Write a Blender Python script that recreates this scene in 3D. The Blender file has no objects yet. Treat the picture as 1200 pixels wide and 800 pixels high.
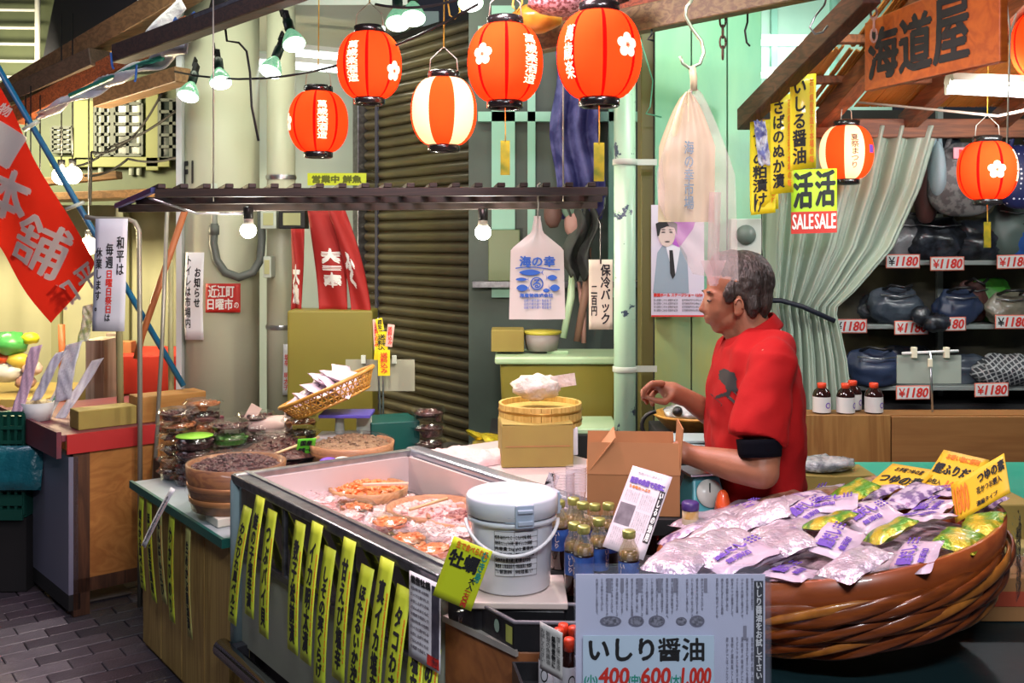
import bpy, bmesh, math, random
from mathutils import Vector, Matrix, noise
random.seed(7)
R = math.radians
PI = math.pi
V = Vector
C = bpy.context.scene.collection
SC = bpy.context.scene

# ---------------------------------------------------------------- camera
CAMZ = 1.65
F = 1200.0
cam_d = bpy.data.cameras.new('camera'); cam = bpy.data.objects.new('camera', cam_d); C.objects.link(cam)
cam.location = (0, 0, CAMZ); cam.rotation_euler = (R(90), 0, 0)
cam_d.sensor_width = 36; cam_d.lens = 36.0
cam_d.shift_y = -0.1                      # horizon at y = 280 of 800
cam_d.clip_start = 0.05; cam_d.clip_end = 100
SC.camera = cam

# ---------------------------------------------------------------- exposure and world
SC.view_settings.view_transform = 'Standard'
SC.view_settings.look = 'None'
SC.view_settings.gamma = 1.0
SC.view_settings.exposure = 0.0
SC.view_settings.use_curve_mapping = False
w = bpy.data.worlds.new('night'); SC.world = w; w.use_nodes = True
w.node_tree.nodes['Background'].inputs[0].default_value = (0.42, 0.45, 0.60, 1)
w.node_tree.nodes['Background'].inputs[1].default_value = 0.05

def area(name, loc, target, size, energy, color, sizey=None):
    l = bpy.data.lights.new(name, 'AREA'); l.energy = energy; l.color = color; l.size = size
    if sizey: l.shape = 'RECTANGLE'; l.size_y = sizey
    o = bpy.data.objects.new(name, l); C.objects.link(o); o.location = loc
    o.rotation_euler = (V(target) - V(loc)).to_track_quat('-Z', 'Y').to_euler()
    return o
def point(name, loc, energy, color, radius=0.03):
    l = bpy.data.lights.new(name, 'POINT'); l.energy = energy; l.color = color; l.shadow_soft_size = radius
    o = bpy.data.objects.new(name, l); C.objects.link(o); o.location = loc
    return o
def spot(name, loc, target, energy, color, angle=90, radius=0.04):
    l = bpy.data.lights.new(name, 'SPOT'); l.energy = energy; l.color = color; l.spot_size = R(angle); l.spot_blend = 0.6
    l.shadow_soft_size = radius
    o = bpy.data.objects.new(name, l); C.objects.link(o); o.location = loc
    o.rotation_euler = (V(target) - V(loc)).to_track_quat('-Z', 'Y').to_euler()
    return o
# lamps out of view over the stall and street, plus one added front fill
area('display_lamp', (-0.25, 2.75, 2.75), (-0.3, 2.85, 0.8), 0.7, 52, (1.0, 0.70, 0.76), 0.3)
area('tub_lamp', (0.62, 2.0, 2.65), (0.75, 2.35, 1.0), 0.4, 15, (1.0, 0.80, 0.86), 0.2)
area('arcade_tube', (-1.4, 1.4, 3.4), (-0.4, 3.0, 1.0), 1.4, 16, (0.92, 0.95, 1.0), 0.3)
area('front_fill', (0.3, -0.3, 3.0), (0.2, 2.2, 1.0), 1.0, 62, (0.90, 0.93, 1.0), 0.15)  # added fill from behind the camera, to brighten the soy sauce sign
area('street_tube', (-3.2, 4.0, 3.6), (-2.6, 5.0, 0.0), 1.4, 13, (0.85, 0.82, 1.0), 0.3)
area('wall_tube', (0.95, 3.6, 2.95), (0.8, 4.9, 1.6), 0.9, 17, (0.85, 1.0, 0.80), 0.15)
area('shop_tube', (-0.2, 4.6, 2.9), (0.05, 5.4, 1.2), 0.9, 9, (1.0, 0.97, 0.75), 0.15)
area('bag_shop_tube', (2.2, 3.9, 2.15), (2.2, 5.3, 1.4), 1.2, 15, (0.95, 1.0, 0.97), 0.1)
area('far_stall_lamp', (-3.6, 6.3, 2.6), (-3.9, 8.0, 1.4), 1.2, 120, (1.0, 0.88, 0.56), 0.5)
area('column_tube', (-1.3, 4.7, 3.0), (-1.5, 5.9, 1.6), 0.9, 11, (0.95, 1.0, 0.78), 0.15)

# ---------------------------------------------------------------- pixel helpers (1200 x 800 frame)
def P(px, py, Y): return V(((px - 600) / F * Y, Y, CAMZ - (py - 280) / F * Y))
def Pz(px, py, z):
    Y = (CAMZ - z) * F / (py - 280); return P(px, py, Y)
# stall frame: x -> back (vx), y -> away along the street (dx)
DV = V((-0.596, 0.803, 0)).normalized(); VV = V((DV.y, -DV.x, 0)); TH = math.atan2(VV.y, VV.x)
C0 = V((-0.899, 3.30, 0))
def S(a, b, z=0.0): return C0 + DV * a + VV * b + V((0, 0, z))
def front(px, py, b=0.0):
    """point on the stall's front plane, b metres behind it, seen at px, py"""
    o = C0 + VV * b; k = (px - 600) / F
    a = (k * o.y - o.x) / (DV.x - k * DV.y)
    p = o + DV * a
    p.z = CAMZ - (py - 280) / F * p.y
    return p

# ---------------------------------------------------------------- materials
MATS = {}
def nt(name):
    m = bpy.data.materials.new(name); m.use_nodes = True
    t = m.node_tree; b = t.nodes['Principled BSDF']; MATS[name] = m
    return m, t, b
def mk(name, col, rough=0.55, metal=0.0, emit=0.0, ecol=None, n=None, bump=None, coat=0.0, spec=0.5, trans=0.0, alpha=1.0, sub=0.0, stretch=None):
    """n=(scale, colour2, contrast) mottles the base colour, bump=(scale, strength)"""
    m, t, b = nt(name)
    b.inputs['Base Color'].default_value = (*col, 1); b.inputs['Roughness'].default_value = rough
    b.inputs['Metallic'].default_value = metal; b.inputs['Coat Weight'].default_value = coat
    b.inputs['Specular IOR Level'].default_value = spec
    b.inputs['Transmission Weight'].default_value = trans; b.inputs['Alpha'].default_value = alpha
    if sub: b.inputs['Subsurface Weight'].default_value = sub; b.inputs['Subsurface Radius'].default_value = (0.02, 0.008, 0.005)
    if emit: b.inputs['Emission Color'].default_value = (*(ecol or col), 1); b.inputs['Emission Strength'].default_value = emit
    tc = None
    def coords():
        nonlocal tc
        if tc is None:
            c = t.nodes.new('ShaderNodeTexCoord'); tc = c.outputs['Object']
            if stretch:
                mp = t.nodes.new('ShaderNodeMapping'); mp.inputs['Scale'].default_value = stretch
                t.links.new(tc, mp.inputs[0]); tc = mp.outputs[0]
        return tc
    if n:
        x = t.nodes.new('ShaderNodeTexNoise'); x.inputs['Scale'].default_value = n[0]; x.inputs['Detail'].default_value = 6
        t.links.new(coords(), x.inputs['Vector'])
        r = t.nodes.new('ShaderNodeValToRGB'); k = n[2]
        r.color_ramp.elements[0].position = 0.5 - k; r.color_ramp.elements[1].position = 0.5 + k
        r.color_ramp.elements[0].color = (*col, 1); r.color_ramp.elements[1].color = (*n[1], 1)
        t.links.new(x.outputs['Fac'], r.inputs[0]); t.links.new(r.outputs[0], b.inputs['Base Color'])
    if bump:
        x = t.nodes.new('ShaderNodeTexNoise'); x.inputs['Scale'].default_value = bump[0]; x.inputs['Detail'].default_value = 4
        t.links.new(coords(), x.inputs['Vector'])
        u = t.nodes.new('ShaderNodeBump'); u.inputs['Strength'].default_value = bump[1]; u.inputs['Distance'].default_value = 0.01
        t.links.new(x.outputs['Fac'], u.inputs['Height']); t.links.new(u.outputs[0], b.inputs['Normal'])
    return m
def wood(name, c1, c2, scale=6.0, axis='Z', rough=0.55, dist=2.0, coat=0.0):
    m, t, b = nt(name)
    tc = t.nodes.new('ShaderNodeTexCoord'); mp = t.nodes.new('ShaderNodeMapping')
    s = {'X': (0.10, 1.6, 1.6), 'Y': (1.6, 0.10, 1.6), 'Z': (1.6, 1.6, 0.10)}[axis]
    mp.inputs['Scale'].default_value = s
    t.links.new(tc.outputs['Object'], mp.inputs[0])
    wv = t.nodes.new('ShaderNodeTexNoise'); wv.inputs['Scale'].default_value = scale * 2.2; wv.inputs['Detail'].default_value = 8; wv.inputs['Distortion'].default_value = dist * 0.12
    t.links.new(mp.outputs[0], wv.inputs['Vector'])
    wr = t.nodes.new('ShaderNodeMath'); wr.operation = 'PINGPONG'; wr.inputs[1].default_value = 0.08
    t.links.new(wv.outputs['Fac'], wr.inputs[0])
    ad = t.nodes.new('ShaderNodeMath'); ad.operation = 'MULTIPLY_ADD'; ad.inputs[1].default_value = 6.0; ad.inputs[2].default_value = 0.1
    t.links.new(wr.outputs[0], ad.inputs[0])
    mx = t.nodes.new('ShaderNodeValToRGB'); mx.color_ramp.elements[0].color = (*c2, 1); mx.color_ramp.elements[1].color = (*c1, 1)
    mx.color_ramp.elements[0].position = 0.1; mx.color_ramp.elements[1].position = 0.6
    t.links.new(ad.outputs[0], mx.inputs[0]); t.links.new(mx.outputs[0], b.inputs['Base Color'])
    b.inputs['Roughness'].default_value = rough; b.inputs['Coat Weight'].default_value = coat
    return m
def film(name, tint=(1, 1, 1), gloss=0.25, bump=40, bstr=0.6, haze=0.0, hcol=(1, 1, 1), rough=0.12):
    """thin clear plastic: transparent with a crinkled glossy sheen and a little milky haze"""
    m = bpy.data.materials.new(name); m.use_nodes = True; MATS[name] = m
    t = m.node_tree; t.nodes.clear()
    out = t.nodes.new('ShaderNodeOutputMaterial'); mix = t.nodes.new('ShaderNodeMixShader')
    tr = t.nodes.new('ShaderNodeBsdfTransparent'); tr.inputs[0].default_value = (*tint, 1)
    gl = t.nodes.new('ShaderNodeBsdfGlossy'); gl.inputs['Roughness'].default_value = rough
    fr = t.nodes.new('ShaderNodeFresnel'); fr.inputs[0].default_value = 1.45
    ad = t.nodes.new('ShaderNodeMath'); ad.operation = 'MULTIPLY_ADD'; ad.inputs[1].default_value = 1.0; ad.inputs[2].default_value = gloss * 0.35
    ad.use_clamp = True
    if bump:
        tc = t.nodes.new('ShaderNodeTexCoord'); x = t.nodes.new('ShaderNodeTexNoise'); x.inputs['Scale'].default_value = bump; x.inputs['Detail'].default_value = 3
        u = t.nodes.new('ShaderNodeBump'); u.inputs['Strength'].default_value = bstr; u.inputs['Distance'].default_value = 0.01
        t.links.new(tc.outputs['Object'], x.inputs['Vector']); t.links.new(x.outputs['Fac'], u.inputs['Height'])
        t.links.new(u.outputs[0], gl.inputs['Normal']); t.links.new(u.outputs[0], fr.inputs['Normal'])
    ge = t.nodes.new('ShaderNodeNewGeometry'); iv = t.nodes.new('ShaderNodeMath'); iv.operation = 'SUBTRACT'; iv.inputs[0].default_value = 1.0
    mu = t.nodes.new('ShaderNodeMath'); mu.operation = 'MULTIPLY'        # a thin sheet reflects from its outer face only
    t.links.new(ge.outputs['Backfacing'], iv.inputs[1]); t.links.new(ad.outputs[0], mu.inputs[0]); t.links.new(iv.outputs[0], mu.inputs[1])
    t.links.new(fr.outputs[0], ad.inputs[0]); t.links.new(mu.outputs[0], mix.inputs[0])
    base = tr.outputs[0]
    if haze:
        h = t.nodes.new('ShaderNodeMixShader'); h.inputs[0].default_value = haze
        d = t.nodes.new('ShaderNodeBsdfDiffuse'); d.inputs[0].default_value = (*hcol, 1)
        t.links.new(tr.outputs[0], h.inputs[1]); t.links.new(d.outputs[0], h.inputs[2]); base = h.outputs[0]
    t.links.new(base, mix.inputs[1]); t.links.new(gl.outputs[0], mix.inputs[2]); t.links.new(mix.outputs[0], out.inputs[0])
    return m
def paper_glow(name, col, e, tr=0.5):
    """lit lantern paper: lets the bulb's light through and gives off its own glow"""
    m = bpy.data.materials.new(name); m.use_nodes = True; MATS[name] = m
    t = m.node_tree; t.nodes.clear(); out = t.nodes.new('ShaderNodeOutputMaterial')
    d = t.nodes.new('ShaderNodeBsdfDiffuse'); d.inputs[0].default_value = (*col, 1)
    l = t.nodes.new('ShaderNodeBsdfTranslucent'); l.inputs[0].default_value = (*col, 1)
    mx = t.nodes.new('ShaderNodeMixShader'); mx.inputs[0].default_value = tr
    em = t.nodes.new('ShaderNodeEmission'); em.inputs[0].default_value = (*col, 1); em.inputs[1].default_value = e
    a = t.nodes.new('ShaderNodeAddShader')
    t.links.new(d.outputs[0], mx.inputs[1]); t.links.new(l.outputs[0], mx.inputs[2])
    t.links.new(mx.outputs[0], a.inputs[0]); t.links.new(em.outputs[0], a.inputs[1]); t.links.new(a.outputs[0], out.inputs[0])
    return m

INK = mk('ink', (0.012, 0.012, 0.014), 0.7)
RED_INK = mk('red_ink', (0.62, 0.03, 0.02), 0.6)
ORANGE_INK = mk('orange_ink', (0.85, 0.22, 0.02), 0.6)
GREEN_INK = mk('green_ink', (0.02, 0.30, 0.22), 0.6)
BLUE_INK = mk('blue_ink', (0.03, 0.14, 0.55), 0.6)
PURPLE_INK = mk('purple_ink', (0.14, 0.06, 0.42), 0.6)
GREY_INK = mk('grey_ink', (0.22, 0.21, 0.24), 0.7)
WHITE_INK = mk('white_ink', (0.85, 0.83, 0.80), 0.6)
BLACK = mk('black_plastic', (0.012, 0.012, 0.013), 0.35)
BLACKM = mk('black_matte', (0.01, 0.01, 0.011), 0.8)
DARKWOOD = wood('dark_wood', (0.055, 0.022, 0.012), (0.02, 0.009, 0.006), 8, 'X')
REDWOOD = wood('red_brown_wood', (0.30, 0.075, 0.02), (0.11, 0.025, 0.008), 8, 'Y')
STEEL = mk('steel', (0.55, 0.56, 0.58), 0.28, 0.9, n=(30, (0.35, 0.36, 0.38), 0.3))
DSTEEL = mk('dark_steel', (0.10, 0.10, 0.12), 0.3, 0.8, n=(40, (0.22, 0.22, 0.25), 0.25))
WIRE = mk('wire', (0.45, 0.44, 0.38), 0.4, 0.6)
YELLOW_PAPER = mk('yellow_paper', (0.56, 0.67, 0.035), 0.5, n=(9, (0.46, 0.58, 0.04), 0.2), coat=0.15)
GOLD_PAPER = mk('golden_yellow_paper', (0.86, 0.50, 0.02), 0.5, coat=0.2)
DEEP_YELLOW = mk('deep_yellow_paper', (0.80, 0.62, 0.01), 0.5, coat=0.2)
WHITE_PAPER = mk('white_paper', (0.72, 0.72, 0.76), 0.6, bump=(12, 0.1))
CREAM_PAPER = mk('cream_paper', (0.72, 0.68, 0.50), 0.65)
CARD = mk('cardboard', (0.43, 0.21, 0.075), 0.75, n=(14, (0.36, 0.17, 0.06), 0.25))
OLIVECARD = mk('olive_cardboard', (0.33, 0.25, 0.055), 0.7, n=(8, (0.28, 0.20, 0.05), 0.25))
CLEAR = film('clear_plastic', (0.97, 0.97, 0.98), 0.12, 25, 0.3)
WRAP = film('cling_film', (0.98, 0.95, 0.97), 0.14, 40, 0.45, haze=0.015, hcol=(1, 0.9, 0.95))
ROPE = mk('yellow_cord', (0.65, 0.40, 0.05), 0.6)

# ---------------------------------------------------------------- mesh helpers
class MB:
    def __init__(s): s.v = []; s.f = []; s.m = []; s.sm = []
    def add(s, vs, fs, mat=0, smooth=False):
        k = len(s.v); s.v += [V(p) for p in vs]
        for f in fs: s.f.append([i + k for i in f]); s.m.append(mat); s.sm.append(smooth)
        return s
    def box(s, c, d, mat=0, rot=None, taper=1.0):
        hx, hy, hz = d[0] / 2, d[1] / 2, d[2] / 2; vs = []
        for z in (-hz, hz):
            k = taper if z < 0 else 1.0
            for x, y in ((-hx, -hy), (hx, -hy), (hx, hy), (-hx, hy)): vs.append(V((x * k, y * k, z)))
        if rot is not None: vs = [rot @ p for p in vs]
        vs = [p + V(c) for p in vs]
        return s.add(vs, [(0, 3, 2, 1), (4, 5, 6, 7), (0, 1, 5, 4), (1, 2, 6, 5), (2, 3, 7, 6), (3, 0, 4, 7)], mat)
    def prism(s, bot, top, mat=0, smooth=False):
        n = len(bot); vs = list(bot) + list(top)
        fs = [tuple(range(n - 1, -1, -1)), tuple(range(n, 2 * n))] + [(i, (i + 1) % n, n + (i + 1) % n, n + i) for i in range(n)]
        return s.add(vs, fs, mat, smooth)
    def poly_prism(s, pts, z0, z1, mat=0):
        return s.prism([V((p[0], p[1], z0)) for p in pts], [V((p[0], p[1], z1)) for p in pts], mat)
    def tube(s, pts, r, n=8, mat=0, cap=True, flat=1.0):
        pts = [V(p) for p in pts]; N = len(pts)
        rr = r if isinstance(r, (list, tuple)) else [r] * N
        vs = []; up = V((0, 0, 1)); prev = None
        for i, p in enumerate(pts):
            d = (pts[min(i + 1, N - 1)] - pts[max(i - 1, 0)])
            if d.length < 1e-9: d = V((0, 0, 1))
            d.normalize()
            if prev is None:
                a = d.cross(up)
                if a.length < 0.05: a = d.cross(V((0, 1, 0)))
            else: a = prev - d * prev.dot(d)
            a.normalize(); prev = a; b = d.cross(a)
            for j in range(n):
                t = 2 * PI * j / n; vs.append(p + a * math.cos(t) * rr[i] + b * math.sin(t) * rr[i] * flat)
        fs = [(i * n + j, i * n + (j + 1) % n, (i + 1) * n + (j + 1) % n, (i + 1) * n + j) for i in range(N - 1) for j in range(n)]
        if cap: fs += [tuple(range(n - 1, -1, -1)), tuple(range((N - 1) * n, N * n))]
        return s.add(vs, fs, mat, True)
    def lathe(s, prof, n=24, mat=0, M=None, cap=True, sx=1.0, sy=1.0, smooth=True, matfn=None):
        vs = []
        for r, z in prof:
            for j in range(n):
                t = 2 * PI * j / n; vs.append(V((r * math.cos(t) * sx, r * math.sin(t) * sy, z)))
        if M is not None: vs = [M @ p for p in vs]
        N = len(prof); k = len(s.v); s.v += vs
        for i in range(N - 1):
            for j in range(n):
                s.f.append([k + i * n + j, k + i * n + (j + 1) % n, k + (i + 1) * n + (j + 1) % n, k + (i + 1) * n + j])
                s.m.append(matfn(i, j) if matfn else mat); s.sm.append(smooth)
        if cap:
            for ring, rev in ((0, True), (N - 1, False)):
                if prof[ring][0] > 1e-6:
                    f = [k + ring * n + j for j in range(n)]
                    s.f.append(f[::-1] if rev else f); s.m.append(mat if not matfn else 0); s.sm.append(False)
        return s
    def grid(s, fn, nu, nv, mat=0, wrap=False, smooth=True, matfn=None):
        vs = [V(fn(i / nu, j / nv)) for j in range(nv + 1) for i in range(nu + (0 if wrap else 1))]
        W = nu if wrap else nu + 1; k = len(s.v); s.v += vs
        for j in range(nv):
            for i in range(nu):
                a = i; b = (i + 1) % W if wrap else i + 1
                s.f.append([k + j * W + a, k + j * W + b, k + (j + 1) * W + b, k + (j + 1) * W + a])
                s.m.append(matfn(i, j) if matfn else mat); s.sm.append(smooth)
        return s
    def ball(s, c, r, n=16, m=10, mat=0, rot=None, fn=None):
        """closed ellipsoid"""
        if not isinstance(r, (list, tuple)): r = (r, r, r)
        vs = []
        for i in range(1, m):
            ph = PI * i / m
            for j in range(n):
                t = 2 * PI * j / n; vs.append(V((math.sin(ph) * math.cos(t), math.sin(ph) * math.sin(t), math.cos(ph))))
        vs += [V((0, 0, 1)), V((0, 0, -1))]
        T = len(vs) - 2
        if fn: vs = [fn(p) for p in vs]
        vs = [V((p.x * r[0], p.y * r[1], p.z * r[2])) for p in vs]
        if rot is not None: vs = [rot @ p for p in vs]
        vs = [p + V(c) for p in vs]
        fs = [(i * n + j, (i + 1) * n + j, (i + 1) * n + (j + 1) % n, i * n + (j + 1) % n) for i in range(m - 2) for j in range(n)]
        fs += [(T, j, (j + 1) % n) for j in range(n)] + [(T + 1, (m - 2) * n + (j + 1) % n, (m - 2) * n + j) for j in range(n)]
        return s.add(vs, fs, mat, True)
    def cap(s, a, b, ra, rb, n=12, mat=0):
        """tapered capsule"""
        a, b = V(a), V(b); d = (b - a); L = d.length or 1e-6; d /= L
        pts = []; rr = []
        for k in range(5): t = PI / 2 * k / 5; pts.append(a - d * ra * math.cos(t)); rr.append(max(ra * math.sin(t), 1e-4))
        for k in range(3): pts.append(a.lerp(b, k / 2)); rr.append(ra + (rb - ra) * k / 2)
        for k in range(1, 6): t = PI / 2 * k / 5; pts.append(b + d * rb * math.sin(t)); rr.append(max(rb * math.cos(t), 1e-4))
        return s.tube(pts, rr, n, mat)
    def build(s, name, mats, parent=None, world=False, loc=None, bevel=0, seg=2, solid=0, rotz=None):
        me = bpy.data.meshes.new(name)
        vs = s.v
        if world:
            base = chain(parent) if parent else (Matrix.LocRotScale(V(loc), None, None) if loc is not None else Matrix())
            inv = base.inverted(); vs = [inv @ p for p in vs]
        me.from_pydata([tuple(p) for p in vs], [], s.f)
        if not isinstance(mats, (list, tuple)): mats = [mats]
        for m in mats: me.materials.append(m)
        me.polygons.foreach_set('material_index', s.m); me.polygons.foreach_set('use_smooth', s.sm)
        me.validate(); me.update()
        o = bpy.data.objects.new(name, me); C.objects.link(o)
        if parent: o.parent = parent
        if loc is not None: o.location = loc
        if rotz is not None: o.rotation_euler = (0, 0, rotz)
        if solid: q = o.modifiers.new('solid', 'SOLIDIFY'); q.thickness = solid; q.offset = 0
        if bevel: q = o.modifiers.new('bevel', 'BEVEL'); q.width = bevel; q.segments = seg; q.limit_method = 'ANGLE'; q.angle_limit = R(35)
        return o
def chain(o):
    m = o.matrix_basis.copy(); p = o.parent
    while p: m = p.matrix_basis @ m; p = p.parent
    return m
def tag(o, label, cat, group=None, kind=None):
    if label: o['label'] = label
    if cat: o['category'] = cat
    if group: o['group'] = group
    if kind: o['kind'] = kind
    return o
def thing(name, label, cat, loc=(0, 0, 0), rot=0.0, group=None):
    o = bpy.data.objects.new(name, None); C.objects.link(o); o.location = loc
    o.empty_display_size = 0.05
    o.rotation_euler = rot if isinstance(rot, (tuple, list)) or hasattr(rot, 'order') else (0, 0, rot)
    return tag(o, label, cat, group)
def struct(name, mb, mats, **k):
    o = mb.build(name, mats, **k)
    if not k.get('parent'): o['kind'] = 'structure'
    return o
def dup(o, loc=None, rot=None, label=None, group=None, parent=None, scale=None):
    c = o.copy(); C.objects.link(c)
    if parent: c.parent = parent
    if loc is not None: c.location = loc
    if rot is not None: c.rotation_euler = rot if isinstance(rot, (tuple, list)) or hasattr(rot, 'order') else (0, 0, rot)
    if scale is not None: c.scale = scale if isinstance(scale, (tuple, list)) else (scale,) * 3
    if label: c['label'] = label
    if group: c['group'] = group
    for ch in KIDS.get(o.name, []) or [x for x in o.children]: dup(ch, parent=c)
    return c
KIDS = {}

# ---------------------------------------------------------------- lettering
_G = {}
def glyph(text, vertical=False, res=2):
    key = (text, vertical, res)
    if key in _G: return _G[key]
    body = '\n'.join(text.replace('ー', '｜')) if vertical else text
    c = bpy.data.curves.new('t', 'FONT'); c.body = body; c.resolution_u = res; c.align_x = 'CENTER' if vertical or '\n' in body else 'LEFT'
    c.space_line = 0.98 if vertical else 1.0
    o = bpy.data.objects.new('t', c)
    me = bpy.data.meshes.new_from_object(o)
    vs = [(v.co.x, v.co.y) for v in me.vertices]; fs = [tuple(p.vertices) for p in me.polygons]
    bpy.data.objects.remove(o); bpy.data.meshes.remove(me); bpy.data.curves.remove(c)
    if vs:
        x0 = min(p[0] for p in vs); x1 = max(p[0] for p in vs); y0 = min(p[1] for p in vs); y1 = max(p[1] for p in vs)
        vs = [((x - x0) / max(x1 - x0, 1e-6), (y - y0) / max(y1 - y0, 1e-6)) for x, y in vs]
    _G[key] = (vs, fs); return _G[key]
def put(mb, text, rect, fn, mat=0, vertical=False, bold=0.0, res=2, maxlen=None, wob=0.0, shear=0.0):
    """lay text in rect=(s0,t0,s1,t1) of a surface fn(s,t)->point"""
    vs, fs = glyph(text, vertical, res)
    if not vs: return
    s0, t0, s1, t1 = rect
    offs = [(0, 0)] if not bold else [(bold, 0), (-bold, 0), (0, bold), (0, -bold), (bold * .7, bold * .7), (-bold * .7, -bold * .7)]
    pts = [(s0 + (s1 - s0) * (x + shear * (y - 0.5)), t0 + (t1 - t0) * y) for x, y in vs]
    if wob:
        q = []
        for a, b in pts:
            n1 = noise.noise(V((a * 9 / max(abs(s1 - s0), 1e-5) * 0.35, b * 9 / max(abs(t1 - t0), 1e-5), 3.1))); n2 = noise.noise(V((a * 40, b * 30, 8.7)))
            q.append((a + wob * n1, b + wob * n2))
        pts = q
    if maxlen:
        bm = bmesh.new(); bv = [bm.verts.new((a, b, 0)) for a, b in pts]
        for f in fs:
            try: bm.faces.new([bv[i] for i in f])
            except ValueError: pass
        for _ in range(4):
            E = [e for e in bm.edges if e.calc_length() > maxlen]
            if not E: break
            bmesh.ops.subdivide_edges(bm, edges=E, cuts=1); bmesh.ops.triangulate(bm, faces=bm.faces[:])
        bm.verts.index_update(); pts = [(v.co.x, v.co.y) for v in bm.verts]; fs = [tuple(v.index for v in f.verts) for f in bm.faces]; bm.free()
    ca, cb_ = pts[0]; e_ = max(abs(s1 - s0), abs(t1 - t0)) * .01
    P0 = V(fn(ca, cb_)); N = (V(fn(ca + e_, cb_)) - P0).cross(V(fn(ca, cb_ + e_)) - P0)
    N = N.normalized() if N.length > 0 else V((0, -1, 0))
    if N.y > .3: N = -N
    for i_, (ox, oy) in enumerate(offs):          # each stroke copy a hair in front of the last
        mb.add([V(fn(a + ox, b + oy)) + N * (.00012 * i_) for a, b in pts], fs, mat)
def plane_fn(o, U, W, eps=0.0012):
    o, U, W = V(o), V(U).normalized(), V(W).normalized(); N = U.cross(W)
    return lambda s, t: o + U * s + W * t + N * eps
def card(name, label, cat, o, U, W, w, h, mat, texts, thick=0.0015, group=None, bend=None, solo=True, parent=None, lname='lettering', edge=None):
    """flat card with its lower-left corner at o, texts = (text, (s0,t0,s1,t1) as fractions, ink, vertical, bold)"""
    o = V(o); U = V(U).normalized(); W = V(W).normalized(); N = U.cross(W)
    bend = bend or (lambda a, b: 0.0)
    def fn(s, t, e=0.0): return o + U * s + W * t + N * (bend(s / w, t / h) + e)
    mb = MB(); nu, nv = 6, 8
    mb.grid(lambda a, b: fn(a * w, b * h), nu, nv, 0)
    base = mb.build(name, mat, parent=parent, world=True, loc=None if parent else o, solid=thick)
    if not parent: tag(base, label, cat, group)
    mats = []; tb = MB()
    for tx in texts:
        text, rc, ink, vert, bold = tx[:5]
        if ink not in mats: mats.append(ink)
        rect = (rc[0] * w, rc[1] * h, rc[2] * w, rc[3] * h)
        f = lambda s, t: fn(s, t, thick / 2 + 0.0008)
        k = mats.index(ink)
        if text == '#':                                   # a printed block
            tb.grid(lambda a, b: f(rect[0] + (rect[2] - rect[0]) * a, rect[1] + (rect[3] - rect[1]) * b), 6, 8, k)
            # lift later print above blocks
            thick_b = 0.0006
        else:
            g = lambda s, t: fn(s, t, thick / 2 + 0.0016)
            put(tb, text, rect, g, k, vert, bold, maxlen=(max(w, h) / 8 if bend(0.5, 0.5) or bend(0, 1) else None), wob=tx[5] if len(tx) > 5 else 0)
    if tb.v: tb.build(lname, mats, parent=base, world=True)
    return base
def sag(a, b, drop, n=12):
    a, b = V(a), V(b); return [a.lerp(b, i / n) - V((0, 0, drop * 4 * (i / n) * (1 - i / n))) for i in range(n + 1)]
def Rz(a): return Matrix.Rotation(a, 3, 'Z')

# ================================================================ SETTING
# ---- street floor with pavers
m_floor = mk('street_ground', (0.055, 0.05, 0.062), 0.45, n=(5, (0.09, 0.08, 0.095), 0.2), bump=(60, 0.3))
mb = MB(); mb.box((0, 5, -0.075), (14, 16, 0.1))
floor = struct('floor', mb, m_floor)
stones = [mk('paver_%s' % nme, c, 0.42, n=(12, tuple(x * 0.72 for x in c), 0.25), bump=(90, 0.35)) for nme, c in
          (('dark', (0.055, 0.048, 0.06)), ('plum', (0.085, 0.066, 0.082)), ('grey', (0.105, 0.088, 0.105)), ('pale', (0.19, 0.165, 0.19)))]
protos = []
for i, m in enumerate(stones):
    q = MB(); q.box((0, 0, -0.0125), (0.196, 0.096, 0.025)); protos.append(q.build('paving_stone', m, bevel=0.003, seg=1, parent=floor))
usedp = [False] * 4; cnt = 0
pat = random.Random(3)
for r in range(-22, 26):
    for c in range(-14, 14):
        wx = c * 0.2 + (0.1 if r % 2 else 0.0); wy = r * 0.1
        p = V((-2.35, 5.0, 0)) + VV * wx + DV * wy
        px = 600 + 1200 * p.x / max(p.y, 0.1); py = 280 + 1.65 * 1200 / max(p.y, 0.1)
        if not (-40 < px < 260 and 585 < py < 860) or p.y < 3.2: continue
        if cnt > 290: continue
        h = noise.noise(V((wx * 1.6, wy * 2.2, 0))) + pat.uniform(-0.25, 0.25)
        k = 3 if h > 0.30 else 2 if h > 0.12 else 1 if h > -0.15 else 0
        if not usedp[k]: o = protos[k]; usedp[k] = True
        else: o = protos[k].copy(); C.objects.link(o); o.parent = floor
        o.location = (p.x, p.y, pat.uniform(-0.002, 0.002)); o.rotation_euler = (0, 0, TH); cnt += 1
for k in range(4):
    if not usedp[k]: bpy.data.objects.remove(protos[k])

# ---- far wall on the left: cream sheets lit from the stall lamps
m_cream = mk('cream_sheet', (0.62, 0.58, 0.36), 0.6, n=(1.5, (0.45, 0.43, 0.27), 0.25))
m_creamd = mk('cream_post', (0.42, 0.40, 0.22), 0.55)
mb = MB(); mb.box((-4.6, 8.3, 1.5), (6.4, 0.08, 3.2))
wl = struct('wall_left', mb, m_cream)
for i, x in enumerate((-6.2, -5.55, -4.9, -4.25, -3.65, -3.1, -2.55, -2.0)):
    q = MB(); q.box((x, 8.22, 1.45), (0.07, 0.06, 3.0)); q.build('panel_post', m_creamd, parent=wl)
    q = MB(); q.grid(lambda a, b, x=x: (x + 0.04 + a * 0.54, 8.235 - 0.012 * math.sin(a * 14), 0.1 + b * 2.2), 24, 2); q.build('sheet_panel', m_cream, parent=wl)
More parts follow.
